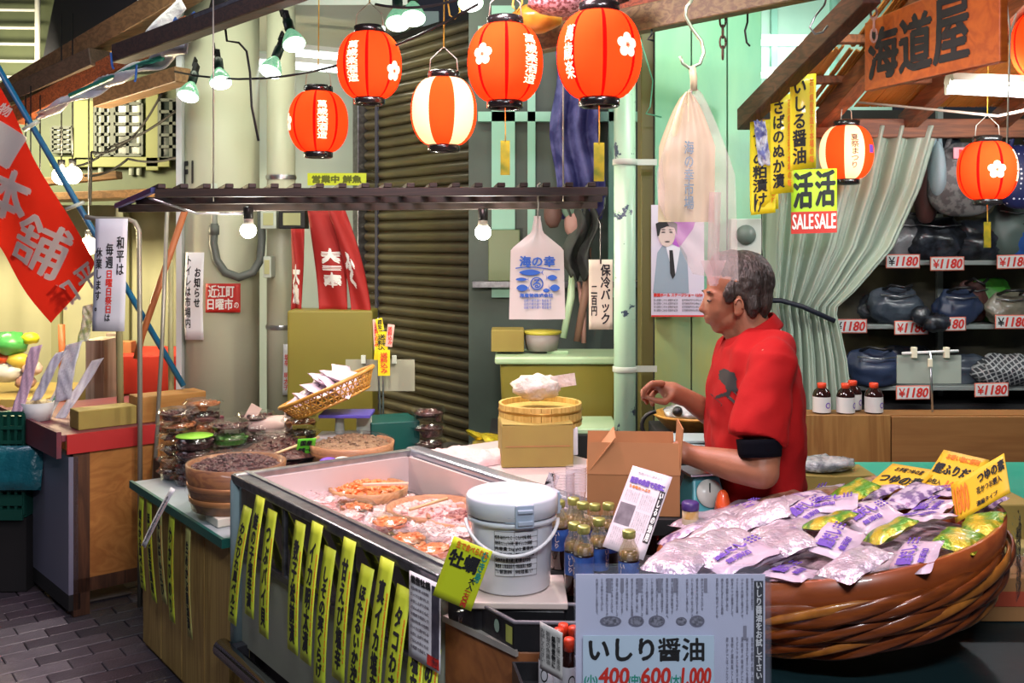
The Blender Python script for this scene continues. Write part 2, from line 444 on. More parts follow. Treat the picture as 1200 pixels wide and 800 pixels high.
# ---- upper floor of the building over the far stalls
m_greenwall = mk('green_grey_wall', (0.05, 0.065, 0.04), 0.6, n=(3, (0.085, 0.105, 0.05), 0.2))
m_yellowpanel = mk('yellow_green_panel', (0.17, 0.18, 0.06), 0.6)
m_darkglass = mk('dark_glass', (0.02, 0.03, 0.03), 0.12)
mb = MB(); mb.box((-3.9, 7.6, 3.15), (5.2, 0.1, 2.5))
up = struct('wall_upper_left', mb, m_greenwall)
for px0, px1, py0, py1, m in ((88, 112, 118, 188, m_yellowpanel), (172, 187, 105, 200, m_yellowpanel), (60, 200, 184, 196, m_yellowpanel)):
    a = P(px0, py1, 7.5); b = P(px1, py0, 7.5); q = MB(); q.box((a + b) / 2, (b.x - a.x, 0.05, b.z - a.z)); q.build('wall_panel', m, parent=up, bevel=0.006)
for px0, px1, py0, py1 in ((64, 86, 150, 178), (114, 132, 122, 182), (136, 168, 122, 182), (189, 216, 118, 186)):
    a = P(px0, py1, 7.52); b = P(px1, py0, 7.52); q = MB(); q.box((a + b) / 2, (b.x - a.x, 0.03, b.z - a.z)); f = q.build('window', m_darkglass, parent=up)
    q = MB(); n = 5
    for i in range(n + 1): z = a.z + (b.z - a.z) * i / n; q.box(((a.x + b.x) / 2, 7.49, z), (b.x - a.x, 0.03, 0.022))
    for i in range(3): q.box((a.x + (b.x - a.x) * i / 2, 7.49, (a.z + b.z) / 2), (0.025, 0.03, b.z - a.z))
    q.build('window_lattice', mk('lattice_dark', (.03, .04, .03), .5) if 'lattice_dark' not in MATS else MATS['lattice_dark'], parent=f)
# pale drain pipes on that wall
m_pale = mk('pale_pipe', (0.50, 0.55, 0.48), 0.4)
for px in (118, 154, 163):
    a = P(px, 205, 7.52); b = P(px, 95, 7.52); q = MB(); q.tube([a, b], 0.02, 8)
    tag(q.build('drain_pipe', m_pale, world=True, loc=a), 'pale drain pipe on the far green wall, ' + {118: 'one by the yellow panel', 154: 'first of the close pair', 163: 'second of the close pair'}[px], 'pipe', 'pale drain pipes on the far wall')
# tall building corner with balcony
m_bld = mk('pale_building', (0.42, 0.43, 0.46), 0.6, n=(1.2, (0.34, 0.35, 0.39), 0.3)); m_blue = mk('blue_band', (0.03, 0.06, 0.13), 0.5); m_rail = mk('rail_white', (0.62, 0.63, 0.62), 0.4)
q = MB(); q.box((-4.6, 8.6, 4.1), (1.7, 0.3, 3.4)); bl = struct('wall_far_building', q, m_bld)
q = MB(); q.lathe([(0.22, 0), (0.22, 0.95)], 20); o = q.build('balcony_column', m_pale, parent=bl, loc=P(22, 70, 8.2)); 
q = MB(); q.lathe([(0.235, 0), (0.235, 0.1)], 20); o = q.build('column_band', m_blue, parent=bl, loc=P(22, 30, 8.2))
rl = thing('balcony_railing', 'white metal balcony railing high on the far corner building', 'railing', P(0, 92, 7.4))
for py in (-14, 12, 33, 52, 72, 92):
    q = MB(); q.tube([P(-40, py - 1, 7.4), P(44, py, 7.4)], 0.012 if py < 90 else 0.02, 6); q.build('rail', m_rail, rl, world=True)
for px in (44,):
    q = MB(); q.tube([P(px, 92, 7.4), P(px, -30, 7.4)], 0.02, 8); q.build('post', m_rail, rl, world=True)
# dark roof mass overhead
q = MB(); A = [P(52, 82, 7.0), P(300, -60, 6.0), P(700, -120, 6.0), P(120, -120, 7.0)]
q = MB(); q.prism([P(48, 80, 6.8), P(205, 38, 5.6), P(330, -40, 5.0), P(75, -60, 6.8)], [P(48, 80, 6.8) + V((0, 1.6, .15)), P(205, 38, 5.6) + V((0, 2.4, .15)), P(330, -40, 5.0) + V((0, 2.4, .5)), P(75, -60, 6.8) + V((0, 1.6, .5))])
struct('roof_far', q, mk('dark_roof', (0.018, 0.018, 0.026), 0.5))
# eave beams
def beam(name, a, b, w, h, m, **k):
    a, b = V(a), V(b); d = (b - a).normalized(); side = d.cross(V((0, 0, 1))).normalized(); up_ = side.cross(d)
    q = MB(); q.prism([a + side * x + up_ * z for x, z in ((-w/2, -h/2), (w/2, -h/2), (w/2, h/2), (-w/2, h/2))], [b + side * x + up_ * z for x, z in ((-w/2, -h/2), (w/2, -h/2), (w/2, h/2), (-w/2, h/2))])
    return q.build(name, m, world=True, loc=a, bevel=0.004, seg=1, **k)
TAN = wood('tan_timber', (0.24, 0.13, 0.055), (0.13, 0.07, 0.03), 5, 'X'); BRN = wood('grey_brown_timber', (0.10, 0.06, 0.04), (0.055, 0.035, 0.022), 6, 'X')
for n_, a, b, w_, h_, m in (('beam', P(-20, 128, 6.4), P(235, -20, 5.2), .12, .12, TAN), ('beam', P(10, 118, 6.0), P(118, 68, 5.6), .14, .10, BRN), ('beam', P(20, 136, 5.9), P(225, 30, 5.3), .08, .10, REDWOOD), ('beam', P(118, 118, 5.6), P(215, 88, 5.2), .10, .08, TAN), ('beam', P(55, 232, 6.9), P(218, 226, 6.3), .3, .05, TAN), ('beam', P(20, 216, 6.7), P(140, 205, 6.6), .08, .05, TAN)):
    o = beam(n_, a, b, w_, h_, m); o['kind'] = 'structure'
# main stall eave: long dark steel beam with a brown face
o = beam('eave_beam', P(139, 64, 4.5), P(560, -90, 3.2), 0.07, 0.08, DARKWOOD); o['kind'] = 'structure'
o = beam('eave_gutter', P(145, 58, 4.5), P(560, -104, 3.2), 0.09, 0.022, DSTEEL); o['kind'] = 'structure'
o = beam('eave_beam', P(590, 56, 3.85), P(1000, -28, 3.1), 0.06, 0.09, wood('olive_timber', (0.20, 0.16, 0.06), (0.10, 0.07, 0.03), 7, 'X')); o['kind'] = 'structure'
o = beam('eave_beam', P(590, 47, 3.9), P(1000, -50, 3.1), 0.06, 0.08, REDWOOD); o['kind'] = 'structure'

# ---- green painted board wall behind the seller
m_mint = mk('mint_board', (0.25, 0.50, 0.30), 0.5, n=(4, (0.17, 0.40, 0.26), 0.12), bump=(20, 0.15), stretch=(1, 1, 0.35))
m_mint2 = mk('stained_mint_board', (0.36, 0.38, 0.12), 0.6, n=(6, (0.24, 0.36, 0.18), 0.14), stretch=(1, 1, 0.4))
a0 = P(767, 600, 4.25); a1 = P(893, 600, 4.45)
q = MB(); q.prism([V((a0.x, a0.y + .012, 0)), V((a1.x, a1.y + .012, 0)), V((a1.x, a1.y + .05, 0)), V((a0.x, a0.y + .05, 0))], [V((a0.x, a0.y + .012, 2.75)), V((a1.x, a1.y + .012, 2.75)), V((a1.x, a1.y + .05, 2.75)), V((a0.x, a0.y + .05, 2.75))])
wb = struct('wall_back', q, BLACKM)
for i in range(3):
    t0, t1 = i / 3 + .006, (i + 1) / 3 - .006
    for z0, z1, mm in ((0.01, 1.33, m_mint2), (1.335, 2.74, m_mint)):
        q = MB(); b0 = a0.lerp(a1, t0); b1 = a0.lerp(a1, t1)
        q.prism([V((b0.x, b0.y, z0)), V((b1.x, b1.y, z0)), V((b1.x, b1.y + .012, z0)), V((b0.x, b0.y + .012, z0))], [V((b0.x, b0.y, z1)), V((b1.x, b1.y, z1)), V((b1.x, b1.y + .012, z1)), V((b0.x, b0.y + .012, z1))])
        q.build('wall_board', mm, parent=wb, bevel=0.002, seg=1)
# dark olive post by the wall, pale mint pipe with peeling paint
q = MB(); q.box((0.585, 4.35, 1.45), (0.09, 0.12, 2.9)); struct('pillar', q, mk('olive_post', (0.10, 0.085, 0.02), 0.5), bevel=0.005)
m, t, b = nt('peeling_paint')
tc = t.nodes.new('ShaderNodeTexCoord'); nz = t.nodes.new('ShaderNodeTexNoise'); nz.inputs['Scale'].default_value = 9; nz.inputs['Detail'].default_value = 8; nz.inputs['Roughness'].default_value = .7
gr = t.nodes.new('ShaderNodeValToRGB'); gr.color_ramp.elements[0].position = .60; gr.color_ramp.elements[1].position = .62
gr.color_ramp.elements[0].color = (0.40, 0.60, 0.44, 1); gr.color_ramp.elements[1].color = (0.03, 0.05, 0.09, 1)
t.links.new(tc.outputs['Object'], nz.inputs[0]); t.links.new(nz.outputs['Fac'], gr.inputs[0]); t.links.new(gr.outputs[0], b.inputs['Base Color']); b.inputs['Roughness'].default_value = .35
o = thing('drain_pipe', 'thick pale green drain pipe with peeling paint behind the stall', 'pipe', (0.457, 4.15, 0))
q = MB(); q.lathe([(0.044, 0), (0.044, 2.85)], 24); q.build('pipe', MATS['peeling_paint'], o)
for py in (190, 432):
    z = CAMZ - (py - 280) / F * 4.15
    q = MB(); q.lathe([(0.048, -.012), (0.05, -.01), (0.05, .01), (0.048, .012)], 24, cap=False); q.box((0.085, 0, 0), (0.09, 0.012, 0.024)); q.build('clamp', m_pale, o).location = (0, 0, z)

# ---- roller shutter (street direction)
sa = P(562, 600, 5.5); sa.z = 0
SL = 1.24; sh = thing('roller_shutter', 'half-lit metal roller shutter with horizontal slats between steel posts', 'shutter', sa, math.atan2(DV.y, DV.x))
m_slat = mk('shutter_slat', (0.11, 0.10, 0.10), 0.33, 0.8, n=(3, (0.36, 0.30, 0.16), 0.3))  # golden second tone paints the bulbs' reflected light into the slats
pitch = 0.064; proto = None
for i in range(43):
    z = 0.1 + i * pitch
    if proto is None:
        q = MB(); prof = [(0.0, 0), (0.016, .006), (0.026, .02), (0.029, .034), (0.020, .048), (0.006, .056), (0.0, .062)]
        q.grid(lambda u, t_: (u * SL, prof[round(t_ * 6)][0] * 1.0, prof[round(t_ * 6)][1]), 1, 6); proto = q.build('slat', m_slat, sh, loc=(0, 0, z)); proto.location = (0, 0, z)
    else: c = proto.copy(); C.objects.link(c); c.parent = sh; c.location = (0, 0, z)
q = MB(); q.box((SL / 2, 0.0 - 0.06, 1.45), (SL, 0.05, 2.9)); q.build('backing', BLACKM, sh)
q = MB(); q.box((-0.03, 0.02, 1.45), (0.06, 0.09, 2.9)); q.build('guide_rail', mk('post_silver', (.46, .49, .56), .35, .3), sh, bevel=.004)
q = MB(); q.box((-0.09, 0.0, 1.45), (0.03, 0.07, 2.9)); q.build('guide_rail', DSTEEL, sh, bevel=.004)
q = MB(); q.box((SL + 0.04, 0.02, 1.45), (0.07, 0.1, 2.9)); q.build('guide_rail', DSTEEL, sh, bevel=.004)
q = MB(); q.box((SL - .16, 0.026, 1.45), (0.03, 0.012, 2.9)); q.build('pull_strap', mk('blue_grey_strap', (0.06, 0.06, 0.10), .5), sh)

# ---- round columns
m_col = mk('cream_column', (0.50, 0.50, 0.36), 0.42, n=(2.0, (0.43, 0.44, 0.33), 0.3), bump=(3, 0.05))
def column(name, px0, px1, Y, top, m, **k):
    c = P((px0 + px1) / 2, 600, Y); r = (px1 - px0) / 2 / F * Y
    q = MB(); q.lathe([(r, 0), (r, top)], 40); o = q.build(name, m, loc=(c.x, c.y, 0)); o['kind'] = 'structure'; return o, r
col, cr = column('column', 217, 303, 5.6, 3.1, m_col)
q = MB(); q.box((-cr * .92, -.12, 1.55), (.03, .07, 3.0)); q.build('column_seam_strip', mk('bright_strip', (0.55, 0.58, 0.6), .4), col)
q = MB(); fc = lambda s, t: V((math.sin(s) * (cr + .003), -math.cos(s) * (cr + .003), t))
put(q, 'F1', (-0.98, 1.95, -0.52, 2.06), fc, 0, bold=0.006, res=3, maxlen=.05); q.build('lettering', INK, col)
col2, cr2 = column('column', 313, 346, 5.5, 3.1, m_col)
for z in (1.98, 1.18): q = MB(); q.lathe([(cr2 + .004, -.012), (cr2 + .006, 0), (cr2 + .004, .012)], 24, cap=False); q.build('column_band', STEEL, col2, loc=(0, 0, z))
# bright shop interior between the columns and the shutter: pale blue-white wall, ceiling with tubes
m_int = mk('interior_wall', (0.50, 0.62, 0.62), 0.6)
q = MB(); q.box((-1.35, 7.0, 1.6), (1.7, 0.06, 3.2)); ib = struct('wall_shop_interior', q, m_int)
q = MB(); q.box((-1.3, 6.3, 2.95), (1.5, 1.4, 0.04)); struct('ceiling', q, mk('interior_ceiling', (0.55, 0.62, 0.58), 0.6))
m_tube = mk('tube_light', (1, 1, 1), 0.4, emit=5.0, ecol=(0.93, 1.0, 0.96))
for px, py, Y, L, lb in ((385, 66, 6.2, .55, 'second tube light in the shop behind the round lanterns'), (350, 78, 5.9, .5, 'first tube light in the shop behind the round lanterns')):
    o = thing('tube_light', lb, 'light', P(px, py, Y), .5)
    q = MB(); q.tube([(-L/2, 0, 0), (L/2, 0, 0)], .018, 10); q.build('tube', m_tube, o)
    q = MB(); q.box((0, 0, .035), (L + .04, .08, .03)); q.build('housing', m_rail, o)
# shop interior to the right of the shutter: dark glazed front with green framing
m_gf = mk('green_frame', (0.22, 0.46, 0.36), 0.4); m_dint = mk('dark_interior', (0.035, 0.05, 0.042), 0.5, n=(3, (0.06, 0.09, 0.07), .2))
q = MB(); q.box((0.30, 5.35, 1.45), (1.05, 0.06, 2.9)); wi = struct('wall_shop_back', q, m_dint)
for x, w_ in ((-.045, .12), (0.10, .04), (0.52, .045)):
    q = MB(); q.box((x, 5.29, 2.1), (w_, 0.05, 1.5)); q.build('window_post', m_gf, parent=wi)
for z in (2.72, 2.28): q = MB(); q.box((0.30, 5.285, z), (0.95, 0.04, 0.05)); q.build('window_rail', m_gf, parent=wi)
q = MB(); q.box((0.3, 5.26, 1.42), (1.0, 0.16, 0.03)); q.build('shelf', DSTEEL, parent=wi)
q = MB()
q.grid(lambda a, b: (0.30 - .09 + a * .24 + .02 * math.sin(b * 9), 5.16 + .03 * math.sin(a * 16 + b * 3), 1.75 + b * .85), 30, 14)
tag(q.build('hanging_cloth', mk('indigo_cloth', (0.02, 0.02, 0.12), .7, n=(9, (0.09, 0.09, 0.26), .08)), world=True, loc=(.3, 5.16, 1.75), solid=.004), 'crumpled indigo cloth hanging in the dark shop window', 'cloth')

# ---- right-hand shop: back wall, shelves come later
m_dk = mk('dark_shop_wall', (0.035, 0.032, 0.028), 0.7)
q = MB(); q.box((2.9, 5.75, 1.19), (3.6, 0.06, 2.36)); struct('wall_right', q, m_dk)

q = MB(); q.box((1.75, 6.9, 2.6), (1.6, .06, 1.6)); nw = struct('wall_neighbour_shop', q, mk('pale_green_wall', (.42, .62, .50), .5, n=(3, (.30, .50, .40), .2)))
for x in (1.35, 1.75, 2.15): q = MB(); q.box((x, 6.85, 2.6), (.04, .05, 1.5)); q.build('wall_strip', m_gf, parent=nw)
for i, (px, py) in enumerate(((925, 50), (905, 88))):
    o = thing('tube_light', 'tube light in the shop seen between green boards and canopy edge, ' + ('upper one', 'lower one')[i], 'light', P(px, py, 6.78), 0)
    q = MB(); q.tube([(-.3, 0, 0), (.3, 0, 0)], .02, 10); q.build('tube', m_tube, o)
    q = MB(); q.box((0, .02, .035), (.64, .09, .03)); q.build('housing', m_rail, o)
area('neighbour_tube', (1.7, 6.1, 2.9), (1.7, 6.9, 2.5), .8, 14, (.9, 1.0, .92), .1)
# ---- reed canopy over the right side
m_reed = mk('reed', (0.55, 0.20, 0.03), 0.5, n=(5, (0.34, 0.10, 0.015), .25)); m_rafter = wood('rafter_wood', (0.24, 0.07, 0.022), (0.12, 0.035, 0.012), 6, 'Y')
REDWOOD_X = wood('purlin_wood', (0.26, 0.08, 0.025), (0.13, 0.04, 0.015), 6, 'X')
def cz(Y): return 2.23 + .26 * (5 - Y)
cn = thing('reed_canopy', 'slanting reed canopy on red-brown rafters over the bag shop', 'canopy', (2.0, 4.9, cz(4.9)))
def inside(x, Y, dz=.045, mar=10):        # on the bag-shop side of the edge rafter
    y_ = 280 - (cz(Y) + dz - CAMZ) * F / Y; return 600 + F * x / Y > 872 + (140 - y_) * .987 + mar
q = MB(); rr = random.Random(5)
x = 1.05
while x < 2.9:
    wdt = rr.uniform(.007, .012)
    if rr.random() > .05:
        for (y0, y1) in ((2.9, 3.6), (3.62, 4.3), (4.32, 4.95)):
            j = rr.uniform(-.004, .004); y0 += rr.uniform(-.03, .03)
            if not (inside(x, y0) and inside(x, y1)): continue
            q.prism([V((x, y0, cz(y0) + .045 + j)), V((x + wdt, y0, cz(y0) + .045 + j)), V((x + wdt, y0, cz(y0) + .052 + j)), V((x, y0, cz(y0) + .052 + j))],
                    [V((x + j, y1, cz(y1) + .045)), V((x + wdt + j, y1, cz(y1) + .045)), V((x + wdt, y1, cz(y1) + .052)), V((x, y1, cz(y1) + .052))])
    x += wdt + rr.choice((.0008, .0012, .002, .004))
o = q.build('reed_matting', m_reed, cn, world=True); o['kind'] = 'stuff'
def member(a, b, w_, h_, m, nm='rafter'):
    d = (b - a).normalized(); s_ = V((1, 0, 0)) if abs(d.y) > abs(d.x) else V((0, 1, 0)); u_ = V((0, 0, 1))
    q = MB(); c_ = ((-1, -1), (1, -1), (1, 1), (-1, 1))
    q.prism([a + s_ * x * w_ / 2 + u_ * z * h_ / 2 for x, z in c_], [b + s_ * x * w_ / 2 + u_ * z * h_ / 2 for x, z in c_]); return q.build(nm, m, cn, world=True, bevel=.003, seg=1)
for xb, xf in ((1.50, 1.55), (1.92, 1.88), (2.36, 2.25), (2.8, 2.65)):
    member(V((xb, 5.0, cz(5.0) - .02)), V((xf, 2.95, cz(2.95) - .02)), .07, .09, m_rafter)
member(P(872, 140, 4.3), P(1022, -12, 3.4), .06, .09, wood('edge_rafter_wood', (.13, .04, .02), (.06, .018, .01), 6, 'Y'), 'edge_rafter')
for Y in (3.3, 3.75, 4.2, 4.6): member(V((next(k * .01 for k in range(90, 290) if inside(k * .01, Y, .03, 14)), Y, cz(Y) + .03)), V((2.9, Y, cz(Y) + .03)), .05, .035, m_rafter, 'batten')
member(V((1.2, 4.95, cz(4.95) - .06)), V((2.95, 4.95, cz(4.95) - .06)), .06, .09, REDWOOD_X, 'purlin')
q = MB(); q.box((2.2, 3.0, cz(3.0) + .38), (2.4, 4.4, .03)); 
struct('ceiling', q, mk('arcade_ceiling', (.05, .05, .045), .7))

# ================================================================ MAIN STALL
m_pinkin = mk('pale_liner', (0.62, 0.52, 0.50), 0.3, n=(3, (0.55, 0.47, 0.46), .3), coat=.2)
m_panel = mk('grey_green_panel', (0.36, 0.38, 0.30), 0.5, n=(5, (0.28, 0.30, 0.24), .3))
m_glassd = film('case_glass', (0.62, 0.60, 0.60), 0.5, 3, 0.15, rough=.05)
m_palepost = mk('pale_blue_post', (0.30, 0.42, 0.44), 0.25, coat=.4)
case = thing('display_case', 'long metal and glass chilled display case with pale liner, full of packed seafood', 'display case', C0, TH)
L = 1.22; D = .66; ZT = .888
def cb(name, c, d, m, **k): q = MB(); q.box(c, d); return q.build(name, m, case, **k)
cb('lower_panel', (.03, -L/2, .50), (.02, L, .30), m_panel)
q = MB(); q.box((.012, -L/2, .76), (.006, L - .06, .22)); q.build('front_glass', m_glassd, case)
cb('middle_rail', (.015, -L/2, .655), (.03, L, .022), DSTEEL, bevel=.004)
for y in (-.38, -.80): cb('glass_divider', (.012, y, .77), (.02, .018, .23), DSTEEL, bevel=.003)
cb('inner_back_of_glass', (.05, -L/2, .76), (.01, L - .05, .19), mk('brown_grey_liner', (.10, .075, .06), .4, n=(8, (.2, .12, .08), .2)))
# top rims: front, far end, back (thick), near end
cb('front_rim', (.02, -L/2, ZT - .01), (.05, L + .02, .03), DSTEEL, bevel=.006)
cb('front_rim_trim', (.045, -L/2, ZT + .007), (.014, L, .006), STEEL)
cb('end_rim', (D/2, -.012, ZT - .004), (D, .03, .024), STEEL, bevel=.005)
cb('end_rim', (D/2, -L + .012, ZT - .008), (D, .03, .024), STEEL, bevel=.005)
q = MB(); q.poly_prism([(D - .01, -L), (D + .05, -L), (D + .05, .02), (D - .01, .02)], ZT - .05, ZT + .012); q.build('back_rim', mk('back_rim_steel', (.42, .44, .5), .25, .7), case, bevel=.012, seg=3)
q = MB(); q.lathe([(.026, .3), (.026, ZT - .02), (.020, ZT - .002), (.006, ZT + .006)], 16); q.build('corner_post', m_palepost, case).location = (.018, -.0, 0)
cb('end_panel', (D/2, 0.0, .60), (D, .02, .56), m_panel)
cb('end_panel', (D/2, -L, .60), (D, .02, .56), m_panel)
cb('back_panel', (D + .02, -L/2, .56), (.02, L, .62), m_panel)
# liner
q = MB(); t_ = .012
q.box((D/2 + .02, -L/2, .735), (D - .08, L - .04, .01))
q.box((D/2 + .02, -.032, .78), (D - .06, .012, .19)); q.box((D/2 + .02, -L + .032, .78), (D - .06, .012, .19))
q.box((D - .022, -L/2, .78), (.012, L - .04, .19)); q.box((.064, -L/2, .78), (.012, L - .04, .19))
q.build('liner', m_pinkin, case)
cb('wire_shelf_back', (D - .07, -L/2, .75), (.06, L - .1, .02), BLACK)
cb('base', (D/2 + .03, -L/2, .18), (D - .08, L - .06, .34), BLACKM)
for x in (.06, D - .06):
    for y in (-.06, -L + .06): cb('leg', (x, y, .17), (.04, .04, .34), BLACKM)
q = MB(); q.tube([(-.03, .02, .335), (-.035, -L/2, .335), (-.03, -L, .335)], .03, 14); q.build('bumper', mk('chrome', (.6, .62, .66), .12, 1.0), case)
cb('bumper_bracket', (0.0, -.05, .335), (.05, .04, .05), DSTEEL); cb('bumper_bracket', (0.0, -L + .05, .335), (.05, .04, .05), DSTEEL)

# ---- yellow writing strips on the case
def strip(T, B, wid, text, label, mat=YELLOW_PAPER, cat='label strip', group='yellow label strips on the case', bulge=.015, ink=INK, small=None, wdir=None, out=None, tail=True, tr=(.08, .86)):
    T, B = V(T), V(B); wd = wdir or -DV; od = out or -VV; Lh = (T - B).length
    cuts = .012
    def fn(s, t, e=0):   # s in -.5..+.5, t 0 bottom .. 1 top
        p = B.lerp(T, t) + od * (bulge * math.sin(PI * t) + e) + wd * (s * wid) + wd * (.012 * math.sin(PI * t * 1.1) * bulge / .015)
        return p
    q = MB(); q.grid(lambda a, b: fn(a - .5, b), 3, 12); o = q.build('label_strip', mat, world=True, loc=B, solid=.0012); tag(o, label, cat, group)
    q = MB()
    put(q, text, (-.26 * wid, tr[0] * Lh, .20 * wid, tr[1] * Lh), lambda s, t: fn(s / wid, t / Lh, .0018), 0, True, wid * .032, 2, maxlen=.03, wob=.0012)
    q.build('lettering', ink, o, world=True)
    q = MB(); put(q, small or '加熱用冷凍保存お早めに', (.34 * wid, .15 * Lh, .43 * wid, .8 * Lh), lambda s, t: fn(s / wid, t / Lh, .0018), 0, True, .0004, 1, maxlen=.03)
    q.build('small_lettering', ORANGE_INK, o, world=True)
    if tail:
        q = MB(); q.grid(lambda a, b: fn(a * .8 - .4, -b * .05), 2, 2); q.build('tape', CLEAR, o, world=True)
    return o
CS = [((291, 594), (272, 730), 'わわひれ風ペルエ'), ((306, 582), (292, 722), '鮭の子塩辛漬'), ((320, 598), (309, 745), 'つぶバイ貝'),
      ((353, 612), (343, 764), '数子松前漬'), ((373, 613), (358, 776), 'イカ明太漬'), ((388, 642), (374, 806), 'しその実くらげ'),
      ((411, 632), (396, 797), '甘えび塩辛'), ((432, 664), (413, 826), 'ほたるいか沖漬'), ((455, 655), (436, 830), '真イカ塩辛'),
      ((475, 688), (456, 850), 'タコわさび'), ((493, 740), (484, 858), '塩辛漬'), ((509, 756), (501, 868), 'めかぶ')]
lbs = ['first yellow strip beside the pale corner post of the case', 'second yellow strip from the pale corner post, tallest of that trio', 'third yellow strip from the corner post, before the wide gap',
       'yellow strip just after the wide gap, ending in a salted roe text', 'yellow strip starting with katakana for squid, beside the glass divider', 'yellow strip reading shiso seeds, set lower than its neighbours',
       'yellow strip reading sweet shrimp, under the case rim', 'yellow strip reading firefly squid, set lower than the shrimp strip', 'yellow strip with a kanji then katakana squid, next to the octopus strip',
       'yellow strip reading octopus wasabi beside the white notice', 'yellow strip mostly hidden behind the white notice on the case', 'blank-topped yellow strip peeping out under the white notice corner']
for (T, B, tx), lb in zip(CS, lbs): strip(front(*T, -.008), front(*B, -.075), .066, tx, lb)
# notice on the case front
A_ = front(479, 768, -.045); B_ = front(516, 790, -.045); T_ = front(480, 668, -.02)
card('notice_sheet', 'white notice sheet with small grey print and dark side picture, on the case front', 'notice', A_, B_ - A_, T_ - A_, (B_ - A_).length, (T_ - A_).length, WHITE_PAPER,
     [('#', (.74, .03, .98, .95), mk('dark_photo_print', (.03, .03, .05), .5, n=(30, (.10, .09, .12), .2)), 0, 0), ('#', (.60, .03, .98, .15), RED_INK, 0, 0), ('能登牡蠣', (.08, .88, .70, .96), INK, 0, .002)] +
     [(('能登の海で育った牡蠣を', 'じっくりと漬けました', 'お召し上がり方は', 'ごはんのおともに', '冷蔵庫で保存して'  )[i % 5], (.08, .80 - i * .075, .66, .835 - i * .075), GREY_INK, 0, .0003) for i in range(10)])

# ---- counter behind the case (pale top) and work ledges
m_top = mk('pale_counter', (0.60, 0.50, 0.50), 0.3, coat=.2)
ct = thing('back_counter', 'pale worktop counter running behind the display case', 'counter', S(-.5, .72), TH)
q = MB(); q.box((.24, .02, .84), (.45, 1.15, .03)); q.build('worktop', m_top, ct, bevel=.004)
q = MB(); q.box((.24, .02, .42), (.40, 1.05, .80)); q.build('carcass', mk('dark_carcass', (.03, .05, .045), .6), ct)
# left wooden cabinet with yellow strips
cx = V((-1.486, 4.11, 0))
cab = thing('wooden_cabinet', 'yellowish plywood cabinet with a green top edge at the end of the stall', 'cabinet', cx, TH)
m_ply = wood('plywood', (0.44, 0.29, 0.09), (0.30, 0.18, 0.05), 4, 'Z', dist=8); m_greenedge = mk('green_edge', (.01, .10, .08), .4)
q = MB(); q.box((.34, -.42, .32), (.62, .94, .64)); q.build('body', m_ply, cab)
for i in range(4): q = MB(); q.box((.024, -.07 - .235 * i, .33), (.012, .226, .62)); q.build('plank', m_ply, cab, bevel=.002)
for x in (.66,): q = MB(); q.box((x, -.90, .33), (.06, .02, .64)); q.build('corner_board', wood('pale_board', (.50, .44, .18), (.34, .28, .10), 5, 'Z'), cab, bevel=.002)
for x in (.08, .26, .46): q = MB(); q.box((x + .08, -.90, .33), (.165, .022, .64)); q.build('end_plank', MATS['pale_board'], cab, bevel=.003)
q = MB(); q.box((.33, -.43, .655), (.70, 1.0, .022)); q.build('top', mk('pale_green_top', (.26, .34, .33), .3, n=(6, (.4, .45, .5), .2)), cab, bevel=.003)
q = MB(); q.box((-.02, -.43, .655), (.012, 1.02, .03)); q.box((.33, -.935, .655), (.70, .012, .03)); q.build('edge_strip', m_greenedge, cab)
def cabf(px, py, b): 
    o = cx + VV * b; k = (px - 600) / F; a = (k * o.y - o.x) / (DV.x - k * DV.y); p = o + DV * a; p.z = CAMZ - (py - 280) / F * p.y; return p
for T, B, tx, lb, m in (((166, 582), (168, 690), '鮭めかぶ風ペルエ', 'yellow strip at the street end of the cabinet', YELLOW_PAPER), ((175, 585), (181, 704), 'ほぐし昆布風味', 'second yellow strip from the street end of the cabinet', YELLOW_PAPER),
                        ((187, 590), (193, 706), 'なんばんえび', 'faded tattered yellow strip in the middle of the cabinet', mk('faded_yellow', (.42, .42, .13), .6)), ((202, 600), (202, 728), 'わかひのり', 'bright yellow strip with large lettering on the cabinet', YELLOW_PAPER),
                        ((221, 616), (223, 747), '生めかぶ醤油漬', 'narrow faded yellow strip nearest the end of the cabinet', MATS.get('faded_yellow') or YELLOW_PAPER)):
    strip(cabf(*T, -.015), cabf(*B, -.03), .062 if tx[0] != '生' else .05, tx, lb, m, group='yellow label strips on the wooden cabinet', bulge=.01)
# white strip hanging diagonally from the tub on the cabinet
a = cabf(203, 572, -.07); b = cabf(168, 640, -.13)
strip(a, b, .045, 'そのまま召し上がれる佃煮です', 'crumpled white strip hanging diagonally over the cabinet strips', WHITE_PAPER, group='loose strips', bulge=.006, ink=GREY_INK, tail=False)

